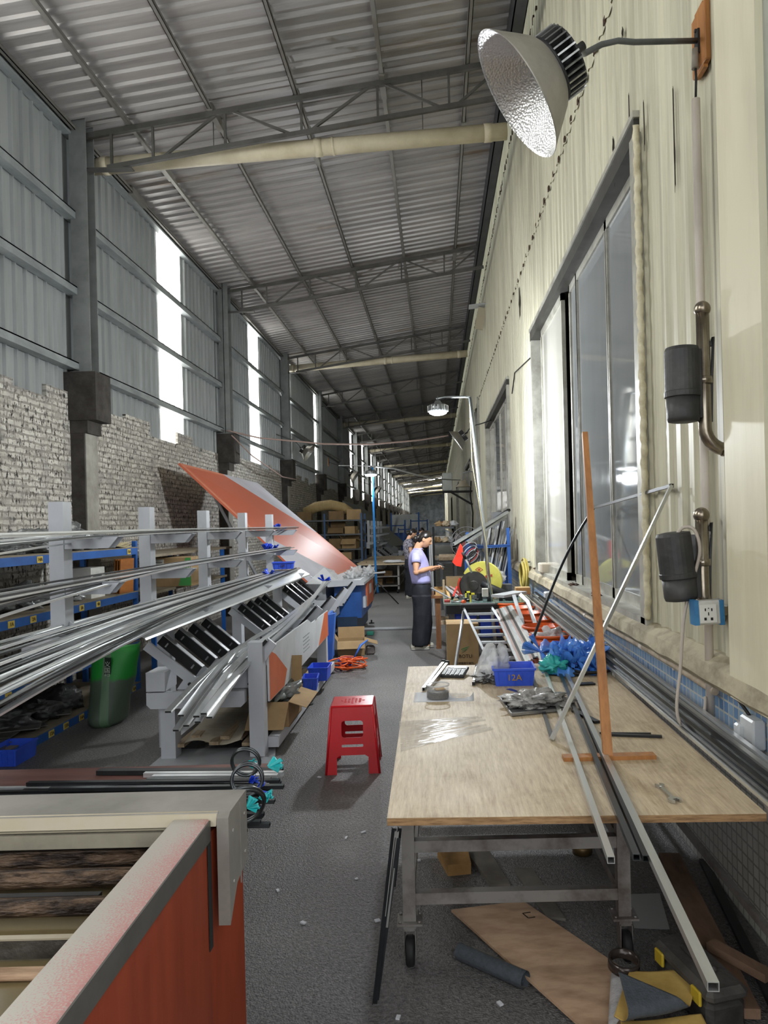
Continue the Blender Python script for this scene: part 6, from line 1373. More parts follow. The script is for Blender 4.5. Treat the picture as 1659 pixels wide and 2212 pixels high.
# orange pails on a low plank bench
ORP = mat('pail_orange', '#d4581c', .4, 0, '#bd4a14', 4)
PB = thing('pail_bench', 'low wooden bench carrying the orange pails along the tiled wall', 'bench', (1.0, 7.8, 0)); mb = MB(); mb.span((.72, 5.95, .42), (1.2, 8.9, .45)); mb.build('bench_top', WOODP, PB)
for y in (6.05, 8.8):
    for x in (.74, 1.14): mb = MB(); mb.span((x, y - .02, 0), (x + .04, y + .02, .42)); mb.build('leg', WOODP, PB)
pl = None
spots = [(1196, 1368, 6.15), (1176, 1345, 6.65), (1158, 1328, 7.15), (1140, 1314, 7.65), (1124, 1302, 8.15), (1106, 1296, 8.65)]
lab = ['orange pail nearest the plywood table, with a white label and plastic inside', 'second orange pail from the plywood table', 'third orange pail from the plywood table', 'fourth orange pail from the plywood table', 'fifth orange pail, behind the silver step', 'last orange pail, beside the cut-off saw']
for i, (px, py, Y) in enumerate(spots):
    x = at(px, py, Y).x - .02
    if pl is None:
        pl = thing('orange_pail', lab[0], 'pail', (0, 0, 0)); mb = MB(); mb.lathe([(0, 0), (.13, 0), (.172, .34), (.168, .34), (.127, .006), (0, .006)], seg=36); mb.build('pail_body', ORP, pl)
        mb = MB(); mb.lathe([(.168, .322), (.184, .322), (.184, .342), (.168, .344), (.168, .322)], seg=32); mb.lathe([(.160, .262), (.175, .262), (.175, .275), (.163, .275)], seg=32); mb.build('rim', ORP, pl)
        mb = MB(); mb.tube([V((.184 * math.cos(a_), -.04 - .15 * math.sin(a_), .31 - .12 * math.sin(a_))) for a_ in [PI * k / 14 for k in range(15)]], .004, 6); mb.build('handle', STEEL, pl)
        mb = MB(); mb.sheet(lambda u, v: V((.163 * math.sin((u - .5) * .5 - .5), -.163 * math.cos((u - .5) * .5 - .5), .19 + .065 * v)), 6, 2, .001); lb = mb.build('label', PAP, pl)
        pl.location = (x, Y, .45); first = pl; pl['group'] = 'orange pails on the low bench'
    else: dup(first, (x, Y, .45), rz=.6 * i, label=lab[i])
mb = lumpy((first.location.x, first.location.y, (.45 + .31)), .13, 1, 1, .5, .6, 2.4, 51, flat=-.5); one(mb, 'clear_wrap', CLEARW, 'clear plastic wrap inside the nearest orange pail', 'plastic')

# ================================================================ WORKBENCH WITH CUT-OFF SAW
WB = thing('workbench', 'cluttered glass-topped workbench beside the woman', 'workbench', (.5, 9.2, 0)); bz = .80
wx0 = at(958, 1305, 8.6).x; 
mb = MB(); mb.span((wx0, 8.55, bz - .02), (1.0, 10.1, bz)); mb.build('glass_top', mat('greenish_top', '#6f8580', .12, 0, '#5a6e6a', 4), WB)
mb = MB(); mb.span((wx0 + .03, 8.56, bz - .12), (.95, 8.6, bz - .02)); mb.build('apron', RUB, WB)
for x, y in ((wx0 + .08, 8.7), (.85, 8.7), (wx0 + .08, 9.95), (.85, 9.95)): mb = MB(); mb.span((x, y, 0), (x + .05, y + .05, bz - .02)); mb.build('leg', CONDG, WB)
mb = MB(); mb.span((wx0 + .1, 8.7, .35), (.9, 9.95, .37)); mb.build('lower_shelf', CONDG, WB)
for i, x in enumerate((.3, .62)): bin_('parts_bin', 'blue crate on the lower shelf of the workbench, %s' % ['behind the ladder rail', 'beside the lamp pole'][i], (x, 8.95, .37), (.28, .35, .26), 0)
# saw
SAW = thing('cutoff_saw', 'cut-off saw with yellow guard and black abrasive disc on the workbench', 'saw', (.5, 9.2, bz))
gc = at(1042, 1256, 9.1); sax = V((-.18, -.96, -.0)).normalized()
YG = mat('guard_yellow', '#cfcb62', .45, 0, '#bab44e', 4)
mb = MB(); mb.lathe([(.03, -.05), (.235, -.05), (.245, -.04), (.245, .04), (.235, .05), (.20, .05)], gc + V((0, .05, .0)), sax, 40, a0=R(-60), a1=R(150)); 
s_, u_, d_ = frame_of(sax)
def disc_sector(r, z, a0, a1, n=30): return [gc + d_ * z + (s_ * math.cos(a_) + u_ * math.sin(a_)) * r for a_ in [a0 + (a1 - a0) * k / n for k in range(n + 1)]]
mb = MB(); ring = disc_sector(.245, .055, R(25), R(215)); ring2 = disc_sector(.245, -.055, R(25), R(215)); n = len(ring)
mb.add(ring + ring2, [tuple(range(n)), tuple(range(2 * n - 1, n - 1, -1))] + [(i, n + i, n + i + 1, i + 1) for i in range(n - 1)] + [(n - 1, 2 * n - 1, n, 0)]); gd = mb.build('guard', YG, SAW)
REDL = mat('red_print', '#a8402c', .5)
m0 = gc + d_ * .056
mb = MB(); mm = m0 + s_ * .03 + u_ * .15
for k in range(4): a_ = mm + (s_ * (-.045, 0, .045, 0)[k] + u_ * (0, .03, 0, -.03)[k]); b2 = mm + (s_ * (0, .045, 0, -.045)[k] + u_ * (.03, 0, -.03, 0)[k]); mb.bar(a_, b2, .006, .002, up=d_)
mb.bar(mm - s_ * .016, mm + s_ * .016, .022, .002, up=d_); mb.build('emblem', REDL, gd)
mb = MB()
for k in range(9): q = m0 + s_ * (-.13 + .032 * k) + u_ * (.075 - .006 * k); mb.bar(q, q + s_ * .022, .03, .002, up=d_)
for k in range(7): q = m0 + s_ * (-.06 + .032 * k) + u_ * (.03 - .006 * k); mb.bar(q, q + s_ * .02, .014, .002, up=d_)
mb.build('lettering', REDL, gd)
g2 = gc - V((.10, 0, .045)); mb = MB(); mb.lathe([(0, -.004), (.175, -.004), (.175, .004), (.06, .004), (.055, .009), (0, .009)], g2 + d_ * .045, sax, 40, smooth=False); mb.build('disc', mat('abrasive_black', '#2b2a29', .6, 0, '#3a3836', 12), SAW)
mb = MB(); mb.lathe([(.176, -.02), (.198, -.02), (.198, .03), (.176, .03)], g2 + d_ * .045, sax, 30, a0=R(-95), a1=R(30)); mb.build('red_rim', mat('saw_red', '#a8301f', .4), SAW)
mb = MB(); a_ = gc + d_ * .06 + s_ * .0 - u_ * .02; b2 = at(1112, 1296, 8.9); mb.tube([a_, a_.lerp(b2, .3), b2], [.036, .05, .062], 16); mb.build('motor_arm', mat('saw_body', '#26282a', .4, .1, '#1c1d1f', 5), SAW)
mb = MB(); mb.tube([at(1019, 1237, 9.0), at(1004, 1203, 9.0)], .012, 8); mb.build('handle_rod', LAL, SAW); mb = MB(); mb.tube([at(1006, 1208, 9.0), at(999, 1193, 9.0)], .018, 8); mb.build('grip', RUB, SAW)
mb = MB(); mb.span((.25, 9.0, bz), (.85, 9.5, bz + .05)); mb.span((.75, 9.1, bz + .05), (.9, 9.3, bz + .16)); mb.build('saw_base', CONDG, SAW)
# clutter on the bench
rs = random.Random(23)
def item(px, py, Y, s, m_, name, label, cat, rz=0.0, bev=.004, group=None):
    c = at(px, py, Y); mb = MB(); mb.box((c.x, Y, bz + s[2] / 2 + .001), s, rz=rz, bev=bev); return one(mb, name, m_, label, cat, group)
GRN = mat('green_tape', '#2fae4b', .4); YEL = mat('clamp_yellow', '#d9cf3a', .45); RED = mat('tool_red', '#b5332a', .45)
mb = MB(); c = at(977, 1280, 9.3); mb.lathe([(.03, 0), (.055, 0), (.055, .03), (.03, .03), (.03, 0)], (c.x, 9.3, bz + .001)); one(mb, 'tape_roll', GRN, 'bright green tape roll on the workbench', 'tape')
for i, (px, py, Y) in enumerate(((1020, 1295, 8.75), (1010, 1284, 9.0))):
    c = at(px, py, Y); T = thing('yellow_clamp', 'yellow square corner clamp on the workbench, %s' % ['nearer the ladder', 'under the saw disc'][i], 'clamp', (c.x, Y, bz)); mb = MB(); mb.span((c.x - .03, Y - .02, bz), (c.x - .012, Y + .02, bz + .10)); mb.span((c.x - .03, Y - .02, bz + .08), (c.x + .03, Y + .02, bz + .10)); mb.build('clamp_body', YEL, T); mb = MB(); mb.cyl((c.x + .01, Y, bz + .02), (c.x + .01, Y, bz + .08), .006, 8); mb.build('screw', STEEL, T)
c = at(1000, 1308, 8.62); T = thing('hammer', 'orange-handled tool at the front edge of the workbench', 'tool', (c.x, 8.62, bz)); mb = MB(); mb.cyl((c.x - .13, 8.66, bz + .012), (c.x, 8.62, bz + .012), .009, 8); mb.build('shaft', STEEL, T); mb = MB(); mb.cyl((c.x, 8.62, bz + .012), (c.x + .02, 8.60, bz + .012), .025, 10); mb.build('grip', mat('tool_orange', '#d9552a', .5), T)
for i in range(12):
    c = at(972 + 3.2 * i, 1290 - rs.random() * 12, 9.2); z = bz + .02 + .012 * (i % 3); L_ = .4 + .2 * rs.random(); a_ = rs.uniform(1.2, 2.2)
    solid((c.x, 9.0, z), (c.x + L_ * math.cos(a_) * .8, 9.0 + L_, z + .08), .022, .012, [LAL, BLK, RED, PKS, LAL][i % 5], 'short profile offcut in the heap on the workbench', 'offcuts on the workbench', name='profile_offcut', hol=False)
for i, (px, s, m_, nm, lb, ct) in enumerate(((966, (.07, .03, .03), RED, 'red_pliers', 'red-handled pliers on the workbench edge', 'tool'), (985, (.06, .03, .03), WOODP, 'wood_block', 'pale block among the tools on the workbench', 'block'), (1036, (.05, .05, .09), BLK, 'black_box', 'small black box by the lamp pole on the workbench', 'box'), (1038, (.04, .04, .04), mat('copper_bit', '#c98a5e', .5), 'copper_fitting', 'copper fitting on the workbench', 'fitting'), (1072, (.09, .06, .05), WOODP, 'wood_block', 'wooden block at the saw end of the workbench', 'block'), (1060, (.06, .05, .05), PANW, 'white_fitting', 'white fitting behind the lamp pole', 'fitting'))): item(px, 1300, 8.75 + .05 * i, s, m_, nm, lb, ct, rz=.4 * i)
for i in range(16):
    px = 1000 + 7.5 * i + rs.uniform(-4, 4); Y = 8.7 + .25 * rs.random() + .3 * (i % 3 == 0); k = i % 4; c = at(px, 1300, Y); mb = MB(); L_ = .06 + .08 * rs.random(); a_ = rs.uniform(0, 3); d = V((math.cos(a_), math.sin(a_), 0))
    if k == 0: mb.tube([V((c.x, Y, bz + .02)) - d * L_ / 2, V((c.x, Y, bz + .02)) + d * L_ / 2], [.016, .009], 8)
    elif k == 1: mb.box((c.x, Y, bz + .025), (L_, .03, .05), rz=a_, bev=.006)
    elif k == 2: mb.tube([V((c.x + .04 * math.cos(q), Y + .04 * math.sin(q), bz + .012 + .01 * q / 3)) for q in [.5 * w_ for w_ in range(22)]], .005, 6)
    else: mb.tube([V((c.x, Y, bz)), V((c.x, Y, bz + .05 + .05 * rs.random()))], [.022, .018], 10)
    one(mb, ['hand_tool', 'black_block', 'wire_coil', 'small_can'][k], [RUB, BLK, STEEL, FIND][k], 'small dark bit of hardware in the clutter at the front of the workbench', 'hardware', 'clutter on the workbench')
# wooden table with tray left of the bench
WTB = thing('wooden_bench', 'small brown wooden table with a tray on it beside the woman', 'table', (.05, 10.6, 0)); WBR = mat('brown_wood', '#7d5433', .65, 0, '#5c3b22', 4, stretch=(4, 4, .6))
tx0, tx1 = at(931, 1290, 10.4).x, at(968, 1290, 10.4).x
mb = MB(); mb.span((tx0, 10.2, .70), (tx1 + .1, 11.0, .735)); mb.build('tabletop', WBR, WTB)
for x in (tx0 + .06, tx1):
    for y in (10.25, 10.9): mb = MB(); mb.span((x, y, 0), (x + .07, y + .07, .70)); mb.build('leg', WBR, WTB)
mb = MB(); mb.span((tx0 + .06, 10.26, .33), (tx1 + .05, 10.9, .37)); mb.build('shelf', WOODP, WTB)
T = thing('wooden_tray', 'pale wooden box tray on the small wooden table', 'tray', (tx0 + .15, 10.4, .735)); mb = MB(); a0, a1 = at(938, 1275, 10.3).x, at(964, 1275, 10.3).x
mb.span((a0, 10.25, .735), (a1, 10.6, .75)); mb.span((a0, 10.25, .75), (a0 + .015, 10.6, .81)); mb.span((a1 - .015, 10.25, .75), (a1, 10.6, .81)); mb.span((a0, 10.25, .75), (a1, 10.265, .81)); mb.span((a0, 10.585, .75), (a1, 10.6, .83)); mb.build('tray_body', mat('pale_box', '#b89663', .7, 0, '#9d7c4c', 5), T)
mb = MB(); mb.span((a1 - .05, 10.3, .735), (a1 - .02, 10.34, .95)); one(mb, 'wood_stick', WOODP, 'short upright wooden stick on the wooden tray', 'stick')
mb = MB(); q0 = at(963, 1278, 9.6); q1 = at(972, 1305, 9.0); mb.bar(q0, q1, .03, .14); one(mb, 'wood_board', mat('pale_box', '#b89663'), 'pale board stood on edge between wooden table and workbench', 'board')
# cardboard behind, vice-like gadget
carton('cardboard_box', 'brown box on the floor behind the wooden table', (.35, 12.2, .45), (.45, .4, .4)); mb = MB(); mb.span((.1, 12, 0), (.7, 12.5, .45)); one(mb, 'crate', CONDG, 'dark crate under the brown box behind the wooden table', 'crate')
# red bag, cable hank, blue shelf stand
BS = thing('blue_stand', 'blue steel rack with uprights against the cream wall, tubes heaped on it', 'rack', (.8, 11.5, 0)); BSP = mat('rack_blue', '#2f62b0', .45, 0, '#27539a', 4)
xl, xr = at(1010, 1180, 11.5).x, at(1102, 1180, 11.5).x; zs = at(1060, 1182, 11.5).z
for x, zt_ in ((xl, at(1008, 1150, 11.5).z), (xr, at(1102, 1140, 11.5).z)):
    mb = MB(); mb.bar((x, 11.5, 0), (x - .03 * (x > .8), 11.5, zt_), .05, .05, up=(0, 1, 0)); mb.build('post', BSP, BS)
mb = MB(); mb.bar((xl, 11.5, zs), (xr, 11.5, zs + .02), .06, .04); mb.bar((xl, 12.3, zs), (xr, 12.3, zs), .06, .04); mb.build('beam', BSP, BS)
mb = MB(); mb.span((xl, 11.45, zs + .02), (xr, 12.3, zs + .03)); mb.build('deck', BSP, BS)
for x in (xl, xr): mb = MB(); mb.bar((x, 12.3, 0), (x, 12.3, zs), .05, .05, up=(0, 1, 0)); mb.build('post', BSP, BS)
for i, (a_, b2, m_, w_) in enumerate(((at(979, 1176, 10.8), at(1096, 1106, 11.6), LAL, .05), (at(983, 1179, 10.9), at(1100, 1101, 11.7), BLK, .05), (at(1008, 1172, 10.9), at(1092, 1115, 11.7), LAL, .04))):
    solid(a_, b2, w_, .035, m_, ['long silver tube slanting up over the blue rack, upper one', 'black tube slanting over the blue rack between silver ones', 'shorter silver tube slanting over the blue rack'][i], name='slanting_tube')
for i in range(16):
    x = at(1036 + 3.2 * i + rs.uniform(-4, 4), 1230, 11.2).x; B = at(1050 + 4.2 * i + rs.uniform(-9, 9), 1122 + 30 * rs.random(), 11.9 + .1 * (i % 3)); A = V((x - .12, 11.0 + .05 * (i % 3), .35))
    if B.x > XR - .06: B.x = XR - .06
    solid(A, B, .022, .012, [LAL, PANW, BLK, PANW, ALU][i % 5], 'long strip standing in the sheaf leaning under the blue rack', 'strips leaning under the blue rack', name='leaning_profile', hol=False)
c = at(992, 1200, 10.3); mb = MB(); pp = [at(994, 1174, 10.3), at(984, 1200, 10.3), at(977, 1214, 10.3), at(985, 1222, 10.3), at(996, 1224, 10.3), at(1000, 1200, 10.3), at(999, 1180, 10.3)]
mb.loft([[p + V((0, dy, 0)) for p in pp] for dy in (-.05, -.04, .04, .05)], smooth=False)
one(mb, 'red_bag', mat('red_bag', '#e0321f', .4, 0, '#c92815', 4, bump=.4, bscale=10), 'bright red bag hanging by the blue rack', 'bag')
T = thing('cable_hank', 'hank of black and white cables with a red band hung from the blue rack', 'cable', tuple(at(1015, 1185, 10.6)))
for i in range(11):
    c = at(1012 + 1.3 * i, 1186 + 2.6 * i, 10.7); mb = MB(); mb.tube([c + V((math.cos(q) * (.115 - .004 * i), .015 * math.sin(3 * q + i), math.sin(q) * .085 + .05 * math.cos(q))) for q in [2 * PI * k / 26 for k in range(26)]], .006, 6, closed=True); mb.build('cable_loop', [GREYD, RUB, RUB, STEEL, RUB, RED][i % 6], T)
c = at(1108, 1243, 10.2); c.x = XR - .10; T = thing('hose_coil', 'yellowish hose coiled on a wall hook above the tiles', 'hose', tuple(c)); HOS = mat('yellow_hose', '#bfae5c', .35, 0, '#a8974a', 5)
for i in range(6): mb = MB(); mb.tube([c + V((.03 * math.sin(i), math.cos(q) * (.34 - .02 * i), math.sin(q) * (.23 - .012 * i))) for q in [2 * PI * k / 30 for k in range(30)]], .014, 8, closed=True); mb.build('coil', HOS, T)
mb = MB(); mb.cyl(c + V((.09, 0, .18)), c + V((-.06, 0, .18)), .012, 8); mb.build('hook', STEEL, T)
mb = MB(); mb.tube([c + V((0, .1, -.22)), c + V((0, .05, -.35)), c + V((-.05, -.15, -.45))], .014, 8); mb.build('tail', HOS, T)
bin_('parts_bin', 'blue bin with clear wrap beyond the cut-off saw', (at(1070, 1255, 10.8).x, 10.8, .70), (.22, .3, .16), 0); c = at(1070, 1235, 10.8); mb = lumpy((c.x, 10.8, .92), .14, 1, 1, .9, .5, 2.2, 61); one(mb, 'clear_bag', CLEARW, 'clear wrap heaped in the bin beyond the cut-off saw', 'bag')
mb = MB(); mb.span((.75, 10.4, .0), (1.1, 11.1, .70)); one(mb, 'steel_locker', CONDG, 'dark steel locker carrying the bin beyond the saw', 'locker')
T = carton('wooden_box', 'small wooden box on the profile pile by the wall', (at(1129, 1290, 8.2).x, 8.2, .93), (.16, .14, .075), m_=mat('pale_box', '#b89663'))
mb = MB(); c = at(1152, 1280, 7.9); mb.box((XR - .09, 8.0, .93), (.1, .12, .07), bev=.01); one(mb, 'white_charger', PANW, 'white box with black plug by the ledge beyond the small wooden box', 'charger')
for i, y in enumerate((6.0, 7.0, 9.6)):
    mb = lumpy((XR + .0, y, 1.115), .035, 1, 3, .5, .8, 3, 70 + i, flat=-.4); one(mb, 'dirt_clump', RUSTM, 'dark clump of debris on the concrete ledge, %s' % ['nearest the wooden stand', 'below the window middle', 'at the far end of the window'][i], 'debris')
mb = MB(); mb.box((XR + .0, 8.9, 1.17), (.12, .3, .11), bev=.01); one(mb, 'stone_block', mat('pale_block', '#cfc6b6', .8), 'pale block on the window ledge at the open sash', 'block')

# ================================================================ AISLE
c = atz(755, 1445, 0); T = thing('hose_tangle', 'tangled orange coil hose on the floor by the aisle box', 'hose', tuple(c)); OHS = mat('hose_orange', '#e0632a', .4, 0, '#cc531e', 5); rs = random.Random(31)
mb = MB(); pts = []
for k in range(180):
    a_ = k * .42; r_ = .11 + .05 * math.sin(k * .11); pts.append(V((c.x + .05 * math.sin(k * .035) * 2 + r_ * math.cos(a_), c.y + .1 * math.cos(k * .03) + r_ * math.sin(a_), .02 + .11 * (.5 + .5 * math.sin(k * .17)))))
mb.tube(pts, .009, 6); mb.build('hose', OHS, T)
mb = MB(); e = c + V((.2, .3, .3)); mb.tube([c + V((.05, .1, .12)), c + V((.12, .2, .25)), e], [.01, .016, .008], 8); mb.build('air_nozzle', BLP, T)
c = atz(758, 1420, 0); carton('open_carton', 'open cardboard box on the floor beside the blue guard', (c.x - .02, c.y + .25, 0), (.36, .3, .2), open_=True, rz=.1); mb = MB(); mb.box((c.x + .24, c.y + .2, .06), (.12, .1, .12), rz=.2, bev=.02); one(mb, 'dark_pouch', mat('dark_pouch', '#4d4746', .4, 0, '#77706c', 9), 'small dark pouch beside the cardboard box on the floor', 'pouch')
A = atz(778, 1358, .02); B = atz(945, 1356, .02); mb = MB(); mb.bar(A, B, .05, .03); one(mb, 'white_rail', PANW, 'white rail lying across the aisle floor behind the woman', 'rail')
mb = MB(); c = atz(800, 1372, 0); mb.box((c.x, c.y, .03), (.11, .1, .06), bev=.01); one(mb, 'green_case', mat('teal_plastic', '#2f7a68', .5), 'small green plastic case on the floor by the white rail', 'case')
rs = random.Random(77)
for i, (px, py) in enumerate(((785, 1799), (748, 1811), (815, 1990), (655, 1995), (600, 1925), (690, 1680), (905, 1860), (495, 2000), (770, 1900), (1080, 2170), (860, 2200))):
    c = atz(px, py, 0); mb = MB(); mb.box((c.x, c.y, .004), (.012 + .02 * rs.random(), .01 + .012 * rs.random(), .006), rz=rs.random() * 3); one(mb, 'litter_scrap', PAP, 'tiny pale scrap lying on the aisle asphalt', 'scrap', 'scraps on the asphalt')
# ================================================================ PEOPLE
WY = 10.32
def wp(px, py, dy=0.0): return at(px, py, WY + dy) - V((0, 0, 0))
SKIN = mat('skin', '#c99b7c', .5, 0, '#b98868', 5); HAIR = mat('black_hair', '#15110f', .35, 0, '#241d1a', 30, stretch=(1, 1, .3))
LAV = mat('lavender_shirt', '#b3b1e2', .75, 0, '#9f9dd0', 4, bump=.25, bscale=14); NAVY = mat('navy_trousers', '#15171f', .7, 0, '#20232d', 4, bump=.4, bscale=9); SHOE = mat('white_shoe', '#cfcabb', .5, 0, '#9c9786', 9); SHD = mat('shoe_dark', '#2b2a28', .6)
def ring(c, rx, ry, n=28, rot=0.0, wob=0.0, seed=0.0):
    out = []
    for k in range(n):
        a_ = 2 * PI * k / n; q = 1 + wob * noise.noise(V((math.cos(a_) * 2.2, math.sin(a_) * 2.2, seed)))
        x, y = math.cos(a_) * rx * q, math.sin(a_) * ry * q; out.append(V(c) + V((x * math.cos(rot) - y * math.sin(rot), x * math.sin(rot) + y * math.cos(rot), 0)))
    return out
G0 = V((wp(908, 1400).x, WY, 0)); gz = wp(908, 1404).z
PW = thing('person', 'woman in lavender shirt and wide dark trousers looking at a tool in her hands', 'person', tuple(G0))
def W(px, py, dy=0.0):      # the photograph's outline gives the proportions; feet are set on the floor
    p = wp(px, py, dy); p.z = (p.z - gz) * 1.0; return p
# --- continuous body
mb = MB(); hc = W(918, 1168.5); tilt = R(27); hr = Matrix.Rotation(tilt, 3, 'Y'); S = .105
hd = MB(); hd.ball((0, 0, 0), 1, seg=40, rings=30)
def head(p):
    x, y, z = p.x, p.y, p.z
    X = x * .092; Y = y * .074; Z = z * .112
    if z < 0: Y *= 1 - .30 * (-z) ** 1.4; X *= 1 - .05 * (-z)
    if x > 0 and z < -.15: X += .012 * x * min(1, (-z - .15) * 1.8)
    if x < 0 and z < -.2: X *= 1 - .45 * (-z - .2)
    fr = max(0, x)
    def gs(y0, z0, sy, sz): return math.exp(-((y - y0) / sy) ** 2 - ((z - z0) / sz) ** 2) * (1 if x > 0 else 0)
    X += .022 * gs(0, -.20, .16, .13) + .012 * gs(0, -.05, .10, .2) + .007 * gs(0, .18, .5, .1) - .010 * (gs(.34, .05, .18, .10) + gs(-.34, .05, .18, .10)) + .009 * gs(0, -.52, .24, .06) + .006 * gs(0, -.62, .22, .05) + .010 * gs(0, -.85, .3, .16)
    return V((X, Y, Z))
hd.v = [hc + hr @ head(p) for p in hd.v]; mb.v += hd.v; mb.f += hd.f; mb.sm += hd.sm
for sy in (-1, 1):
    mb.ball(hc + hr @ V((-.012, sy * .073, -.012)), .024, .75, .28, 1.15, seg=14, rings=8)
mb.tube([hc + hr @ V((-.02, 0, -.05)), W(905, 1182), W(902, 1190), W(901, 1200)], [.058, .054, .060, .085], 20)
mb.loft([ring(W(901, 1194), .07, .12), ring(W(902, 1202), .10, .165), ring(W(904, 1218), .115, .15), ring(W(907, 1240), .10, .13), ring(W(910, 1262), .11, .15), ring(W(910, 1280), .12, .155)])
def limb(pts, rad): mb.tube(pts, rad, 16); [mb.ball(pts[i], rad[i], seg=14, rings=8) for i in range(1, len(pts) - 1)]
sh = [W(899, 1203, -.16), W(899, 1203, .16)]; el = [W(899, 1240, -.235), W(903, 1240, .22)]; wr = [W(935, 1229, -.13), W(938, 1232, .10)]
for i in (0, 1):
    limb([sh[i], sh[i].lerp(el[i], .5), el[i], el[i].lerp(wr[i], .35), wr[i]], [.052, .047, .040, .038, .026])
    d = V((1, .25 * (1 if i == 0 else -1), .12)).normalized(); s_, u_, dd_ = frame_of(d); side_ = s_ if i == 0 else -s_
    pc = wr[i] + d * .045; rot = Matrix((d, s_, u_)).transposed(); mb.ball(wr[i] + d * .02, .024, 1.2, 1, .8, rot=rot, seg=12, rings=8); mb.ball(pc, .036, 1.2, .95, .5, rot=rot, seg=16, rings=10)
    for k, (off, ln) in enumerate(((-.027, .062), (-.009, .072), (.009, .068), (.026, .054))):
        b0 = pc + d * .034 + s_ * off; k1 = b0 + d * ln * .42 + u_ * .006; k2 = k1 + (d * .7 - u_ * .75).normalized() * ln * .33; k3 = k2 + (d * -.1 - u_ * 1).normalized() * ln * .26
        mb.tube([b0 - d * .02, b0, k1, k2, k3], [.010, .0098, .0092, .0085, .007], 10)
    t0_ = pc - d * .012 + (s_ * (-.03 if i else .03)); t1_ = t0_ + (d * .8 + s_ * (-.55 if i else .55) + u_ * .15).normalized() * .034; t2_ = t1_ + (d * 1 - u_ * .25).normalized() * .028; mb.tube([t0_ - d * .012, t0_, t1_, t2_], [.013, .0125, .0105, .008], 10)
for sy in (-1, 1):
    mb.tube([W(910, 1278, sy * .085), W(912, 1325, sy * .09), W(909, 1390, sy * .09)], [.085, .06, .042], 16)
    mb.ball(W(909, 1398, sy * .09) + V((.05, 0, 0)), .04, 2.0, 1, .7, seg=14, rings=8)
body = mb.build('body', SKIN, PW); md = body.modifiers.new('skin', 'REMESH'); md.mode = 'VOXEL'; md.voxel_size = .0048; md.use_smooth_shade = True
sm_ = body.modifiers.new('soft', 'SMOOTH'); sm_.factor = .5; sm_.iterations = 3
# --- face details and hair
fp = MB()
for sy in (-1, 1): fp.tube([hc + hr @ V((.089 - .020 * q * q, sy * (.016 + .026 * q), .004 - .005 * math.sin(q * 3))) for q in (0, .33, .66, 1)], .0026, 6)
fp.build('eye', HAIR, PW); fp = MB()
for sy in (-1, 1): fp.tube([hc + hr @ V((.088 - .012 * q * q, sy * (.012 + .03 * q), .024 + .003 * math.sin(q * 3))) for q in (0, .33, .66, 1)], .0024, 6)
fp.build('eyebrow', HAIR, PW); fp = MB(); fp.tube([hc + hr @ V((.088 - abs(q) * .010, q * .022, -.060)) for q in (-1, -.5, 0, .5, 1)], .0045, 8); fp.build('lips', mat('lips', '#a8655a', .5), PW)
hm = MB(); hm.ball((0, 0, 0), 1, seg=36, rings=24)
def hair(p):
    x, y, z = p.x, p.y, p.z; b_ = V((x * .101, y * .084, z * .122))
    # hairline: keep off the face and below the ear
    lim = .02 + .62 * x if x > 0 else (.02 if x > -.22 else max(-.72, .02 - (-.22 - x) * 5))
    if z < lim: b_ = V((x * .074, y * .060, max(z, -.6) * .10))
    q = .003 * noise.noise(V((x * 9, y * 9, z * 2))); return b_ * (1 + q * 10)
hm.v = [hc + hr @ (hair(p) + V((-.006, 0, .006))) for p in hm.v]
bc = W(897.5, 1167.5); hm.ball(bc, .040, .9, 1.0, 1.05, seg=18, rings=12); hm.tube([hc + hr @ V((-.075, 0, .0)), bc], [.045, .034], 12)
hair_o = hm.build('hair', HAIR, PW)
mb = MB(); mb.tube([bc + V((.028, .036 * math.cos(q), .036 * math.sin(q))) for q in [2 * PI * k / 16 for k in range(16)]], .006, 6, closed=True); mb.build('hair_tie', RUB, hair_o)
# --- shirt with short sleeves
mb = MB(); rows = [(1188.5, 894, 909, .075), (1192, 890, 912, .13), (1197, 886.5, 915, .185), (1204, 884, 919, .205), (1212, 882.5, 923, .19), (1222, 882.5, 926, .172), (1234, 884.5, 928.5, .17), (1246, 887, 930, .172), (1256, 889, 931, .175), (1262.5, 890, 931, .176)]
mb.loft([ring((W((a_ + b2) / 2, py)), (b2 - a_) / 2 / 155.0, ry, 36, wob=.03, seed=py * .05) for py, a_, b2, ry in rows], caps=False)
shirt = mb.build('shirt', LAV, PW); so = shirt.modifiers.new('cloth', 'SOLIDIFY'); so.thickness = .006; so.offset = 0
for i in (0, 1):
    mb = MB(); a_ = sh[i] + V((0, (.03 if i == 0 else -.03), .012)); e = sh[i].lerp(el[i], .48); d = (e - a_); mb.tube([a_, a_ + d * .3, a_ + d * .7, e], [.066, .070, .068, .066], 20, caps=False); s2 = mb.build('sleeve', LAV, PW); so = s2.modifiers.new('cloth', 'SOLIDIFY'); so.thickness = .005
    mb = MB(); mb.tube([e - d * .07, e + d * .02], [.0655, .0645], 20, caps=False); mb.build('cuff', mat('grey_cuff', '#6d6b80', .8), s2)
mb = MB(); mb.loft([ring(W(903, 1187.2), .062, .070, 28), ring(W(902.5, 1190), .070, .082, 28)], caps=False); mb.build('collar', LAV, shirt)
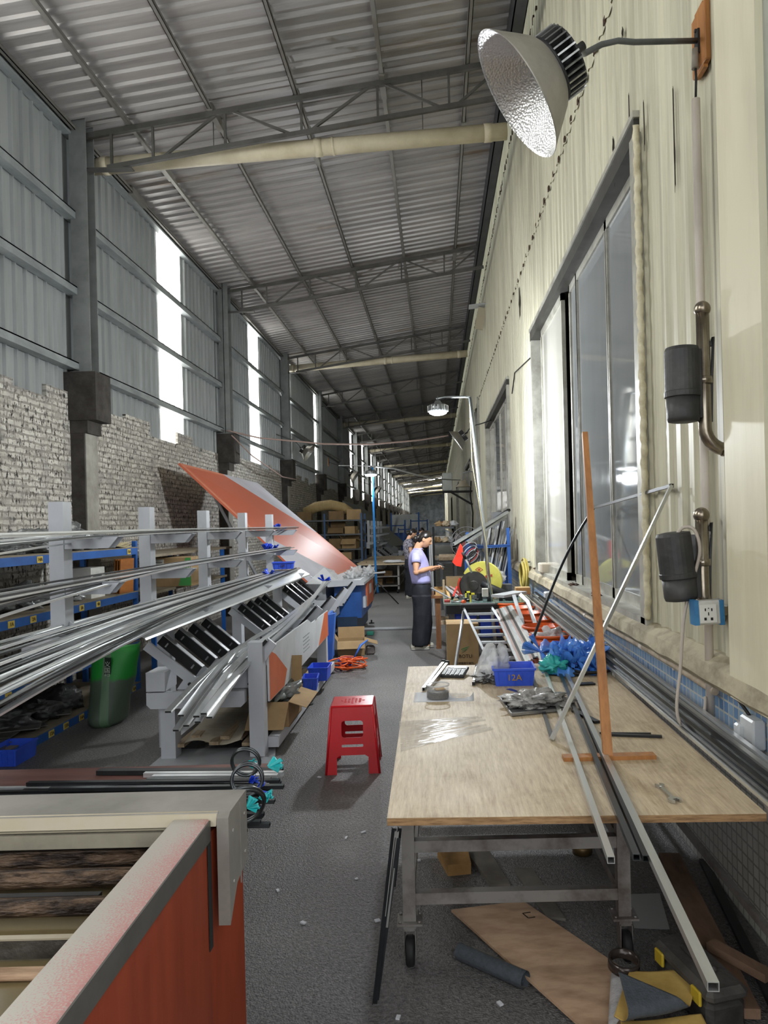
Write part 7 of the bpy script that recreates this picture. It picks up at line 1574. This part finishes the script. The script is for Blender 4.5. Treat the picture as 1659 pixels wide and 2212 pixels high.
# --- trousers
mb = MB(); rows = [(1261, 890, 930.5, .168), (1270, 888, 932, .18), (1284, 888, 933, .185), (1296, 889.5, 933, .186)]
mb.loft([ring(W((a_ + b2) / 2, py), (b2 - a_) / 2 / 155.0, ry, 36, wob=.02, seed=py * .1) for py, a_, b2, ry in rows])
for sy in (-1, 1):
    lr = [(1290, 889, 933, .105), (1310, 891, 933.5, .100), (1330, 892, 933, .098), (1352, 891, 933, .10), (1372, 889.5, 931, .102), (1390, 889, 928.5, .104), (1397, 889.5, 926.5, .100)]
    o_ = 0 if sy < 0 else 3
    mb.loft([ring(W((a_ + b2) / 2 + o_ * (py - 1290) / 100, py - (3 if sy > 0 else 0) * (py - 1290) / 100, sy * .088), (b2 - a_) / 2 / 155.0 * .97, ry, 36, wob=.09, seed=py * .035 + sy) for py, a_, b2, ry in lr])
tr = mb.build('trousers', NAVY, PW); md = tr.modifiers.new('join', 'REMESH'); md.mode = 'VOXEL'; md.voxel_size = .009; md.use_smooth_shade = True; sm_ = tr.modifiers.new('soft', 'SMOOTH'); sm_.iterations = 2
# --- shoes
for sy, o_ in ((-1, 0), (1, 9)):
    x0_ = W(888.5 + o_, 1400).x; y = WY + sy * .095; T = MB(); prof = [(0, .035, .05), (.03, .040, .085), (.09, .042, .085), (.15, .046, .07), (.20, .050, .055), (.235, .044, .045), (.255, .022, .032)]
    T.loft([[V((x0_ + x, y + w_ * math.cos(a_), .018 + h * max(0, math.sin(a_)) + (.0 if math.sin(a_) >= 0 else .0))) for a_ in [2 * PI * k / 18 for k in range(18)]] for x, w_, h in prof]); s2 = T.build('shoe', SHOE, PW)
    T = MB(); T.loft([[V((x0_ + x, y + (w_ + .004) * math.cos(a_), .012 + .012 * math.sin(a_))) for a_ in [2 * PI * k / 18 for k in range(18)]] for x, w_, h in prof]); T.build('sole', mat('white_sole', '#dcdad0', .6), s2)
    T = MB(); T.sheet(lambda u, v: V((x0_ + .05 + .12 * u, y - .047 + .003 * u, .045 + .028 * v - .01 * u)), 5, 3, .003); T.build('side_stripe', SHD, s2)
# --- the tool she holds
h0 = (wr[0] + wr[1]) / 2 + V((.11, 0, .015)); TL = thing('hand_tool', 'black and silver hand tool held by the woman in lavender', 'tool', tuple(h0)); mb = MB(); mb.tube([h0 + V((-.06, 0, .065)), h0 + V((0, 0, .03)), h0 + V((.05, 0, .012))], [.018, .024, .016], 12); mb.build('grip', RUB, TL); mb = MB(); mb.tube([h0 + V((-.05, -.02, .03)), h0 + V((.04, -.02, -.01))], [.012, .016], 10); mb.build('barrel', SILV, TL)
# --- two workers further back
GRS = mat('grey_print_shirt', '#8a8791', .8, 0, '#4b4850', 22, lo=.45, hi=.55); BKS = mat('black_shirt', '#1d1d20', .8)
dup(PW, (at(915, 1400, 22).x, 22, 0), R(-70), label='dark-haired worker far behind, seen over the woman in lavender', swap={'lavender_shirt': BKS})
dup(PW, (at(889, 1400, 17.5).x, 17.5, 0), R(20), label='worker in grey patterned shirt bent over the far bench behind the woman', swap={'lavender_shirt': GRS})

# ================================================================ FAR END OF THE HALL, LEFT
fs = random.Random(51)
# second plywood table on casters
T2 = thing('far_table', 'second plywood-topped table with a lower shelf further down the hall', 'table', (-1.6, 20, 0))
a_ = atz(765, 1211, .76); b2 = atz(875, 1205, .76); ft, bt = 18.6, 23.5; xa, xb = at(765, 1210, 18.6).x, at(874, 1206, 18.6).x
mb = MB(); mb.span((xa, ft, .735), (xb, bt, .76)); mb.build('tabletop', PLY, T2)
for x in (xa + .5, xb - .2):
    for y in (ft + .2, bt - .3): mb = MB(); mb.span((x, y, .1), (x + .05, y + .05, .735)); lg = mb.build('leg', LEGM, T2); mb = MB(); mb.lathe([(.01, -.02), (.05, -.02), (.05, .02), (.01, .02)], (x, y, .05), axis=(1, 0, 0)); mb.build('wheel', RUB, lg)
mb = MB(); mb.span((xa + .5, ft + .2, .18), (xb - .15, bt - .3, .2)); mb.build('lower_shelf', LEGM, T2); mb = MB(); mb.span((xa + .5, ft + .2, .42), (xb - .15, bt - .3, .44)); mb.build('middle_shelf', LEGM, T2)
for i in range(5): carton('small_carton', 'small box on the shelves under the far plywood table', (xb - .45 - .25 * (i % 3), ft + .5 + .6 * (i // 3), .2 if i % 2 else .44), (.2, .25, .12 + .05 * (i % 2)), group='boxes under the far table', m_=CARDD)
mb = lumpy((xb - .3, 19.0, .80), .12, 2.2, 1, .35, .3, 1.5, 3, flat=-.9); one(mb, 'white_roll', PAP, 'white wrapped roll on the far plywood table', 'roll')
mb = MB(); c = at(787, 1204, 19.4); mb.box((c.x, 19.4, .775), (.12, .1, .03)); one(mb, 'wood_block', WOODP, 'small wooden offcut on the far plywood table', 'block')
mb = MB(); c = V((-2.35, 18.2, .235)); mb.tube([c + V((math.cos(q) * .42, 0, .25 + math.sin(q) * .42)) for q in [2 * PI * k / 30 for k in range(30)]], .06, 8, closed=True); one(mb, 'black_hose_loop', RUB, 'thick black loop of hose standing below the far plywood table', 'hose')
# carton shelves
F2 = thing('carton_shelf', 'dark shelving stacked with cartons by the brick wall beyond the orange table', 'shelf', (-2.9, 21.5, 0)); fx0, fx1 = -4.1, at(783, 1130, 21).x
for z in (1.10, 1.52, 1.92): mb = MB(); mb.span((fx0, 20.9, z - .04), (fx1, 22.0, z)); mb.build('shelf_board', CONDG, F2)
for z in (.4, .75): mb = MB(); mb.span((fx0, 20.9, z - .04), (fx1, 22.0, z)); mb.build('shelf_board', CONDG, F2)
for x in (fx0, -3.2, fx1 - .05):
    for y in (20.9, 21.95): mb = MB(); mb.span((x, y, 0), (x + .05, y + .05, 2.1)); mb.build('post', mat('far_blue', '#27486f', .5), F2)
k = 0
for z in (.4, .75, 1.10, 1.52, 1.92):
    x = fx0 + .12
    while x < fx1 - .35:
        w_ = fs.uniform(.26, .44); h = fs.uniform(.16, .30); k += 1
        if not (-3.25 < x + w_ and x < -3.1): carton('shelf_carton', 'brown carton stacked on the dark shelving beyond the orange table', (x + w_ / 2, 21.15 + .1 * fs.random(), z), (w_, .5, h), rz=fs.uniform(-.12, .12), m_=[CARD, CARDD][k % 2], group='cartons on the dark shelving', open_=k % 3 == 0)
        x += w_ + .06
mb = MB(); c = V((-3.05, 21.3, 2.28)); mb.tube([c + V((-.75, 0, -.12)), c + V((-.4, 0, .03)), c + V((0, 0, .08)), c + V((.35, 0, 0)), c + V((.6, 0, -.16))], [.13, .15, .15, .14, .12], 14); one(mb, 'padded_roll', mat('tan_roll', '#a58f63', .7, 0, '#8c7850', 6, stretch=(12, 1, 1)), 'thick tan padded roll bent on top of the dark shelving', 'roll')
# second rack with white posts and grey tilted table, far
R2 = dup(RK, (at(835, 1150, 30).x - .2, 27.0, 0), 0, label='distant white-posted rack like the near one, beyond the carton shelving')
C2 = dup(CL, (at(850, 1190, 30).x + .2, 27.5, 0), 0, label='distant feeder line with V-shaped cradles beyond the far table')
for ch in list(C2.children) if False else []: pass
swp = {'table_orange': mat('table_greyed', '#8f9494', .5), 'table_white': mat('table_greyed', '#8f9494'), 'table_edge': mat('table_greyed', '#8f9494')}
dup(BT, (at(842, 1150, 29.5).x - .35, 31.0, 0), 0, label='distant grey tilted tabletop behind the white-posted rack', swap=swp)
for i in range(10):
    z = [1.72, 1.45, 1.18][i % 3]; x = R2.location.x + .14 + .02 * i; solid((x, 23.5 + .1 * i, z), (x, 30.2, z), .025, .012, [ALU, ALUD][i % 2], 'strip on the distant white-posted rack', 'strips on the distant rack', name='aluminium_strip', hol=False)
# glass panes racked, blue steel frames
GP = mat('far_glass', '#c6cccc', .4, 0, '#aab2b2', 1.2)
for i in range(3):
    Y = 40 + 1.6 * i; a_ = at(845, 1112 + 2 * i, Y); b2 = at(905 - 4 * i, 1138, Y); mb = MB(); mb.bar(V(((a_.x + b2.x) / 2, Y, b2.z - .3)), V(((a_.x + b2.x) / 2, Y + .35, a_.z)), b2.x - a_.x, .03, up=(0, 1, 0)); T = thing('glass_sheet', 'big grey glass sheet standing in the frames far down the hall', 'glass', (a_.x, Y, 0), 'glass sheets in the far frames'); mb.build('sheet', GP, T)
    mb = MB(); mb.span((a_.x, Y + .05, 0), (b2.x, Y + .5, b2.z - .3)); mb.build('trolley', BSP, T)
    for q in (0, .5, 1):
        xx = a_.x + (b2.x - a_.x) * q; mb = MB(); mb.span((xx - .04, Y - .15, 0), (xx + .04, Y - .07, a_.z + .1 - .4 * (q == .5))); mb.build('post', BSP, T)
for i, (px, py, Y) in enumerate(((855, 1132, 34), (880, 1140, 33), (905, 1122, 36), (893, 1150, 30))):
    c = at(px, py, Y); T = thing('tube_gate', 'blue steel frame among the glass sheets, ' + ['beside the grey tilted table', 'behind the worker in grey', 'next to the standing worker', 'nearest the worker in grey'][i], 'frame', (c.x, Y, 0))
    for dx in (-.4, .4): mb = MB(); mb.span((c.x + dx - .03, Y - .03, 0), (c.x + dx + .03, Y + .03, c.z)); mb.build('post', BSP, T)
    for z in (.5, 1.0, c.z - .1): mb = MB(); mb.span((c.x - .4, Y - .025, z), (c.x + .4, Y + .025, z + .05)); mb.build('rail', BSP, T)
# far bench on the aisle's other side with heaped goods
FB = thing('far_bench', 'dark two-tier bench heaped with goods by the cream wall far behind the woman', 'bench', (.4, 19, 0)); e0, e1 = at(934, 1150, 19).x, at(984, 1150, 19).x
for z in (.78, 1.25, 1.66): mb = MB(); mb.span((e0, 18.6, z - .05), (e1, 20.2, z)); mb.build('tier', CONDG, FB)
for x in (e0, e1 - .05):
    for y in (18.6, 20.1): mb = MB(); mb.span((x, y, 0), (x + .05, y + .05, 1.66)); mb.build('post', RUB, FB)
for i in range(11):
    z = [.78, 1.25, 1.66][i % 3]; x = e0 + .08 + (e1 - e0 - .12) * fs.random(); mb = lumpy((x, 18.75 + .1 * fs.random(), z + .07), .09, 1.1, 1, .8, .5, 2, i * 3.3, flat=-.77); one(mb, 'wrapped_parcel', [CLEARW, CARD, mat('beige_wrap', '#b8a78c', .6), DARKC][i % 4], 'small wrapped parcel on the dark far bench by the cream wall', 'parcel', 'parcels on the far bench')
carton('orange_carton', 'orange-brown box on top of the dark far bench', (e1 - .25, 19.0, 1.66), (.22, .2, .13), m_=mat('orange_card', '#b5683a', .8))
FT = thing('far_side_table', 'low pale side table in front of the dark far bench', 'table', (.1, 15, 0)); mb = MB(); mb.span((at(948, 1182, 15).x, 14.8, 1.0), (at(985, 1182, 15).x, 16.4, 1.06)); mb.build('tabletop', WOODP, FT)
for dx in (.02, .3): mb = MB(); mb.span((at(948, 1182, 15).x + dx, 14.9, 0), (at(948, 1182, 15).x + dx + .05, 14.95, 1.0)); mb.build('leg', CONDG, FT); mb = MB(); mb.span((at(948, 1182, 15).x + dx, 16.2, 0), (at(948, 1182, 15).x + dx + .05, 16.25, 1.0)); mb.build('leg', CONDG, FT)
# big fan
c = at(1008, 1172, 14.5); T = thing('floor_fan', 'large wire-caged fan standing behind the blue rack', 'fan', (c.x, 14.5, 0)); Fr = 34 / F * 14.5
mb = MB()
for rr_ in (1, .72, .45): mb.tube([c + V((math.cos(q) * Fr * rr_, -.10 * (1 - rr_), math.sin(q) * Fr * rr_)) for q in [2 * PI * k / 40 for k in range(40)]], .007, 6, closed=True)
for k in range(18): q = 2 * PI * k / 18; mb.tube([c + V((0, -.12, 0)), c + V((math.cos(q) * Fr, 0, math.sin(q) * Fr))], .003, 5)
mb.build('cage_mesh', GREYD, T)
for k in range(3):
    q = 2 * PI * k / 3 + .5; mb = MB(); d = V((math.cos(q), 0, math.sin(q))); n_ = V((-d.z, 0, d.x)); mb.sheet(lambda u, v: c + d * Fr * .85 * (.12 + .88 * u) + n_ * Fr * .45 * (v - .5) * (.4 + .6 * u) + V((0, .05 + .06 * (v - .5), 0)), 8, 4, .003); mb.build('blade', mat('fan_grey', '#8e8a8a', .5), T)
mb = MB(); mb.cyl(c + V((0, .02, 0)), c + V((0, .3, 0)), .09, 16); mb.build('motor', RED, T); mb = MB(); mb.cyl((c.x, 14.65, .05), (c.x, 14.65, c.z), .03, 10); mb.lathe([(0, 0), (.3, 0), (.3, .03), (.04, .05)], (c.x, 14.65, 0)); mb.build('stand', RUB, T)
# air conditioner and its bracket
c = at(966, 1042, 26); T = thing('air_conditioner', 'boxy grey outdoor air conditioner bracketed on the cream wall', 'air conditioner', tuple(c)); ex = XR - .02
mb = MB(); mb.box((c.x, 26, c.z), (.34, .85, .62), bev=.02); mb.build('cabinet', mat('aircon_grey', '#c3c8c4', .5, 0, '#aab0ac', 3), T)
mb = MB(); mb.lathe([(.22, 0), (.24, 0), (.24, .02), (.22, .02), (.22, 0)], (c.x - .172, 26, c.z), axis=(-1, 0, 0)); mb.build('fan_grille', GREYD, T)
for dy in (-.3, .3): mb = MB(); mb.span((c.x - .17, 26 + dy, c.z - .36), (ex, 26 + dy + .04, c.z - .31)); mb.bar((c.x + .1, 26 + dy, c.z - .33), (ex, 26 + dy, c.z - .8), .04, .04); mb.build('bracket', FIND, T)
mb = MB(); mb.tube([V((ex - .05, 25.5, c.z)), V((ex - .1, 25.3, c.z - .5)), V((ex - .03, 25.2, c.z - 1.1)), V((ex - .06, 25.2, c.z - 1.8))], .025, 8); mb.build('hose', RUB, T)
c = at(1057, 1125, 14.2); mb = MB(); mb.box((XR - .12, 14.2, c.z), (.2, .3, .32), bev=.01); one(mb, 'meter_box', GREYD, 'grey metal box on the cream wall behind the silver lamp pole', 'box')
# blind strips hanging down the far right, white sticks beside the woman
for i, (px, tx) in enumerate(((930, 928), (935, 932))): a_ = at(px, 1210, 14); b2 = at(tx, 1170, 14); solid(V((a_.x, 14, 0.0)), b2, .03, .02, PANW, 'white stick standing behind the woman, %s' % ['closer to her face', 'farther from her face'][i], name='white_stick', hol=False)
WORLD_STR = 1.6
EXPOSURE = 0.8
LAMPS = [('led_light', tuple(L1 - V((0, 0, .15))), 190, .08), ('led_light.001', tuple(L2 - V((0, 0, .18))), 100, .1)]
# ================================================================ LIGHT
w = bpy.data.worlds.new('sky'); scene.world = w; t, N, L = nt(w)
bg = N['Background']; bg.inputs['Color'].default_value = (.95, .975, 1.0, 1); bg.inputs['Strength'].default_value = WORLD_STR
def lamp_light(name, loc, power, size, spread=PI, color=(1, 1, 1), rot=(0, 0, 0)):
    l = bpy.data.lights.new(name, 'AREA'); l.shape = 'DISK'; l.size = size; l.energy = power; l.spread = spread; l.color = color
    o = bpy.data.objects.new(name, l); COL.objects.link(o); o.location = loc; o.rotation_euler = rot; return o
scene.view_settings.view_transform = 'Standard'; scene.view_settings.look = 'None'
scene.view_settings.exposure = EXPOSURE; scene.view_settings.gamma = 1.0
scene.view_settings.use_curve_mapping = False
try:
    scene.cycles.use_denoising = True; scene.cycles.denoiser = 'OPENIMAGEDENOISE'
    scene.cycles.max_bounces = 8; scene.cycles.diffuse_bounces = 5; scene.cycles.glossy_bounces = 4; scene.cycles.transmission_bounces = 6
    scene.cycles.transparent_max_bounces = 12; scene.cycles.sample_clamp_indirect = 6.0; scene.cycles.caustics_reflective = False; scene.cycles.caustics_refractive = False
except Exception: pass
for n_, loc, pw, sz in LAMPS:
    l = bpy.data.lights.new(n_, 'POINT'); l.energy = pw; l.shadow_soft_size = sz; l.color = (.93, .97, 1.0)
    o = bpy.data.objects.new(n_, l); COL.objects.link(o); o.location = loc
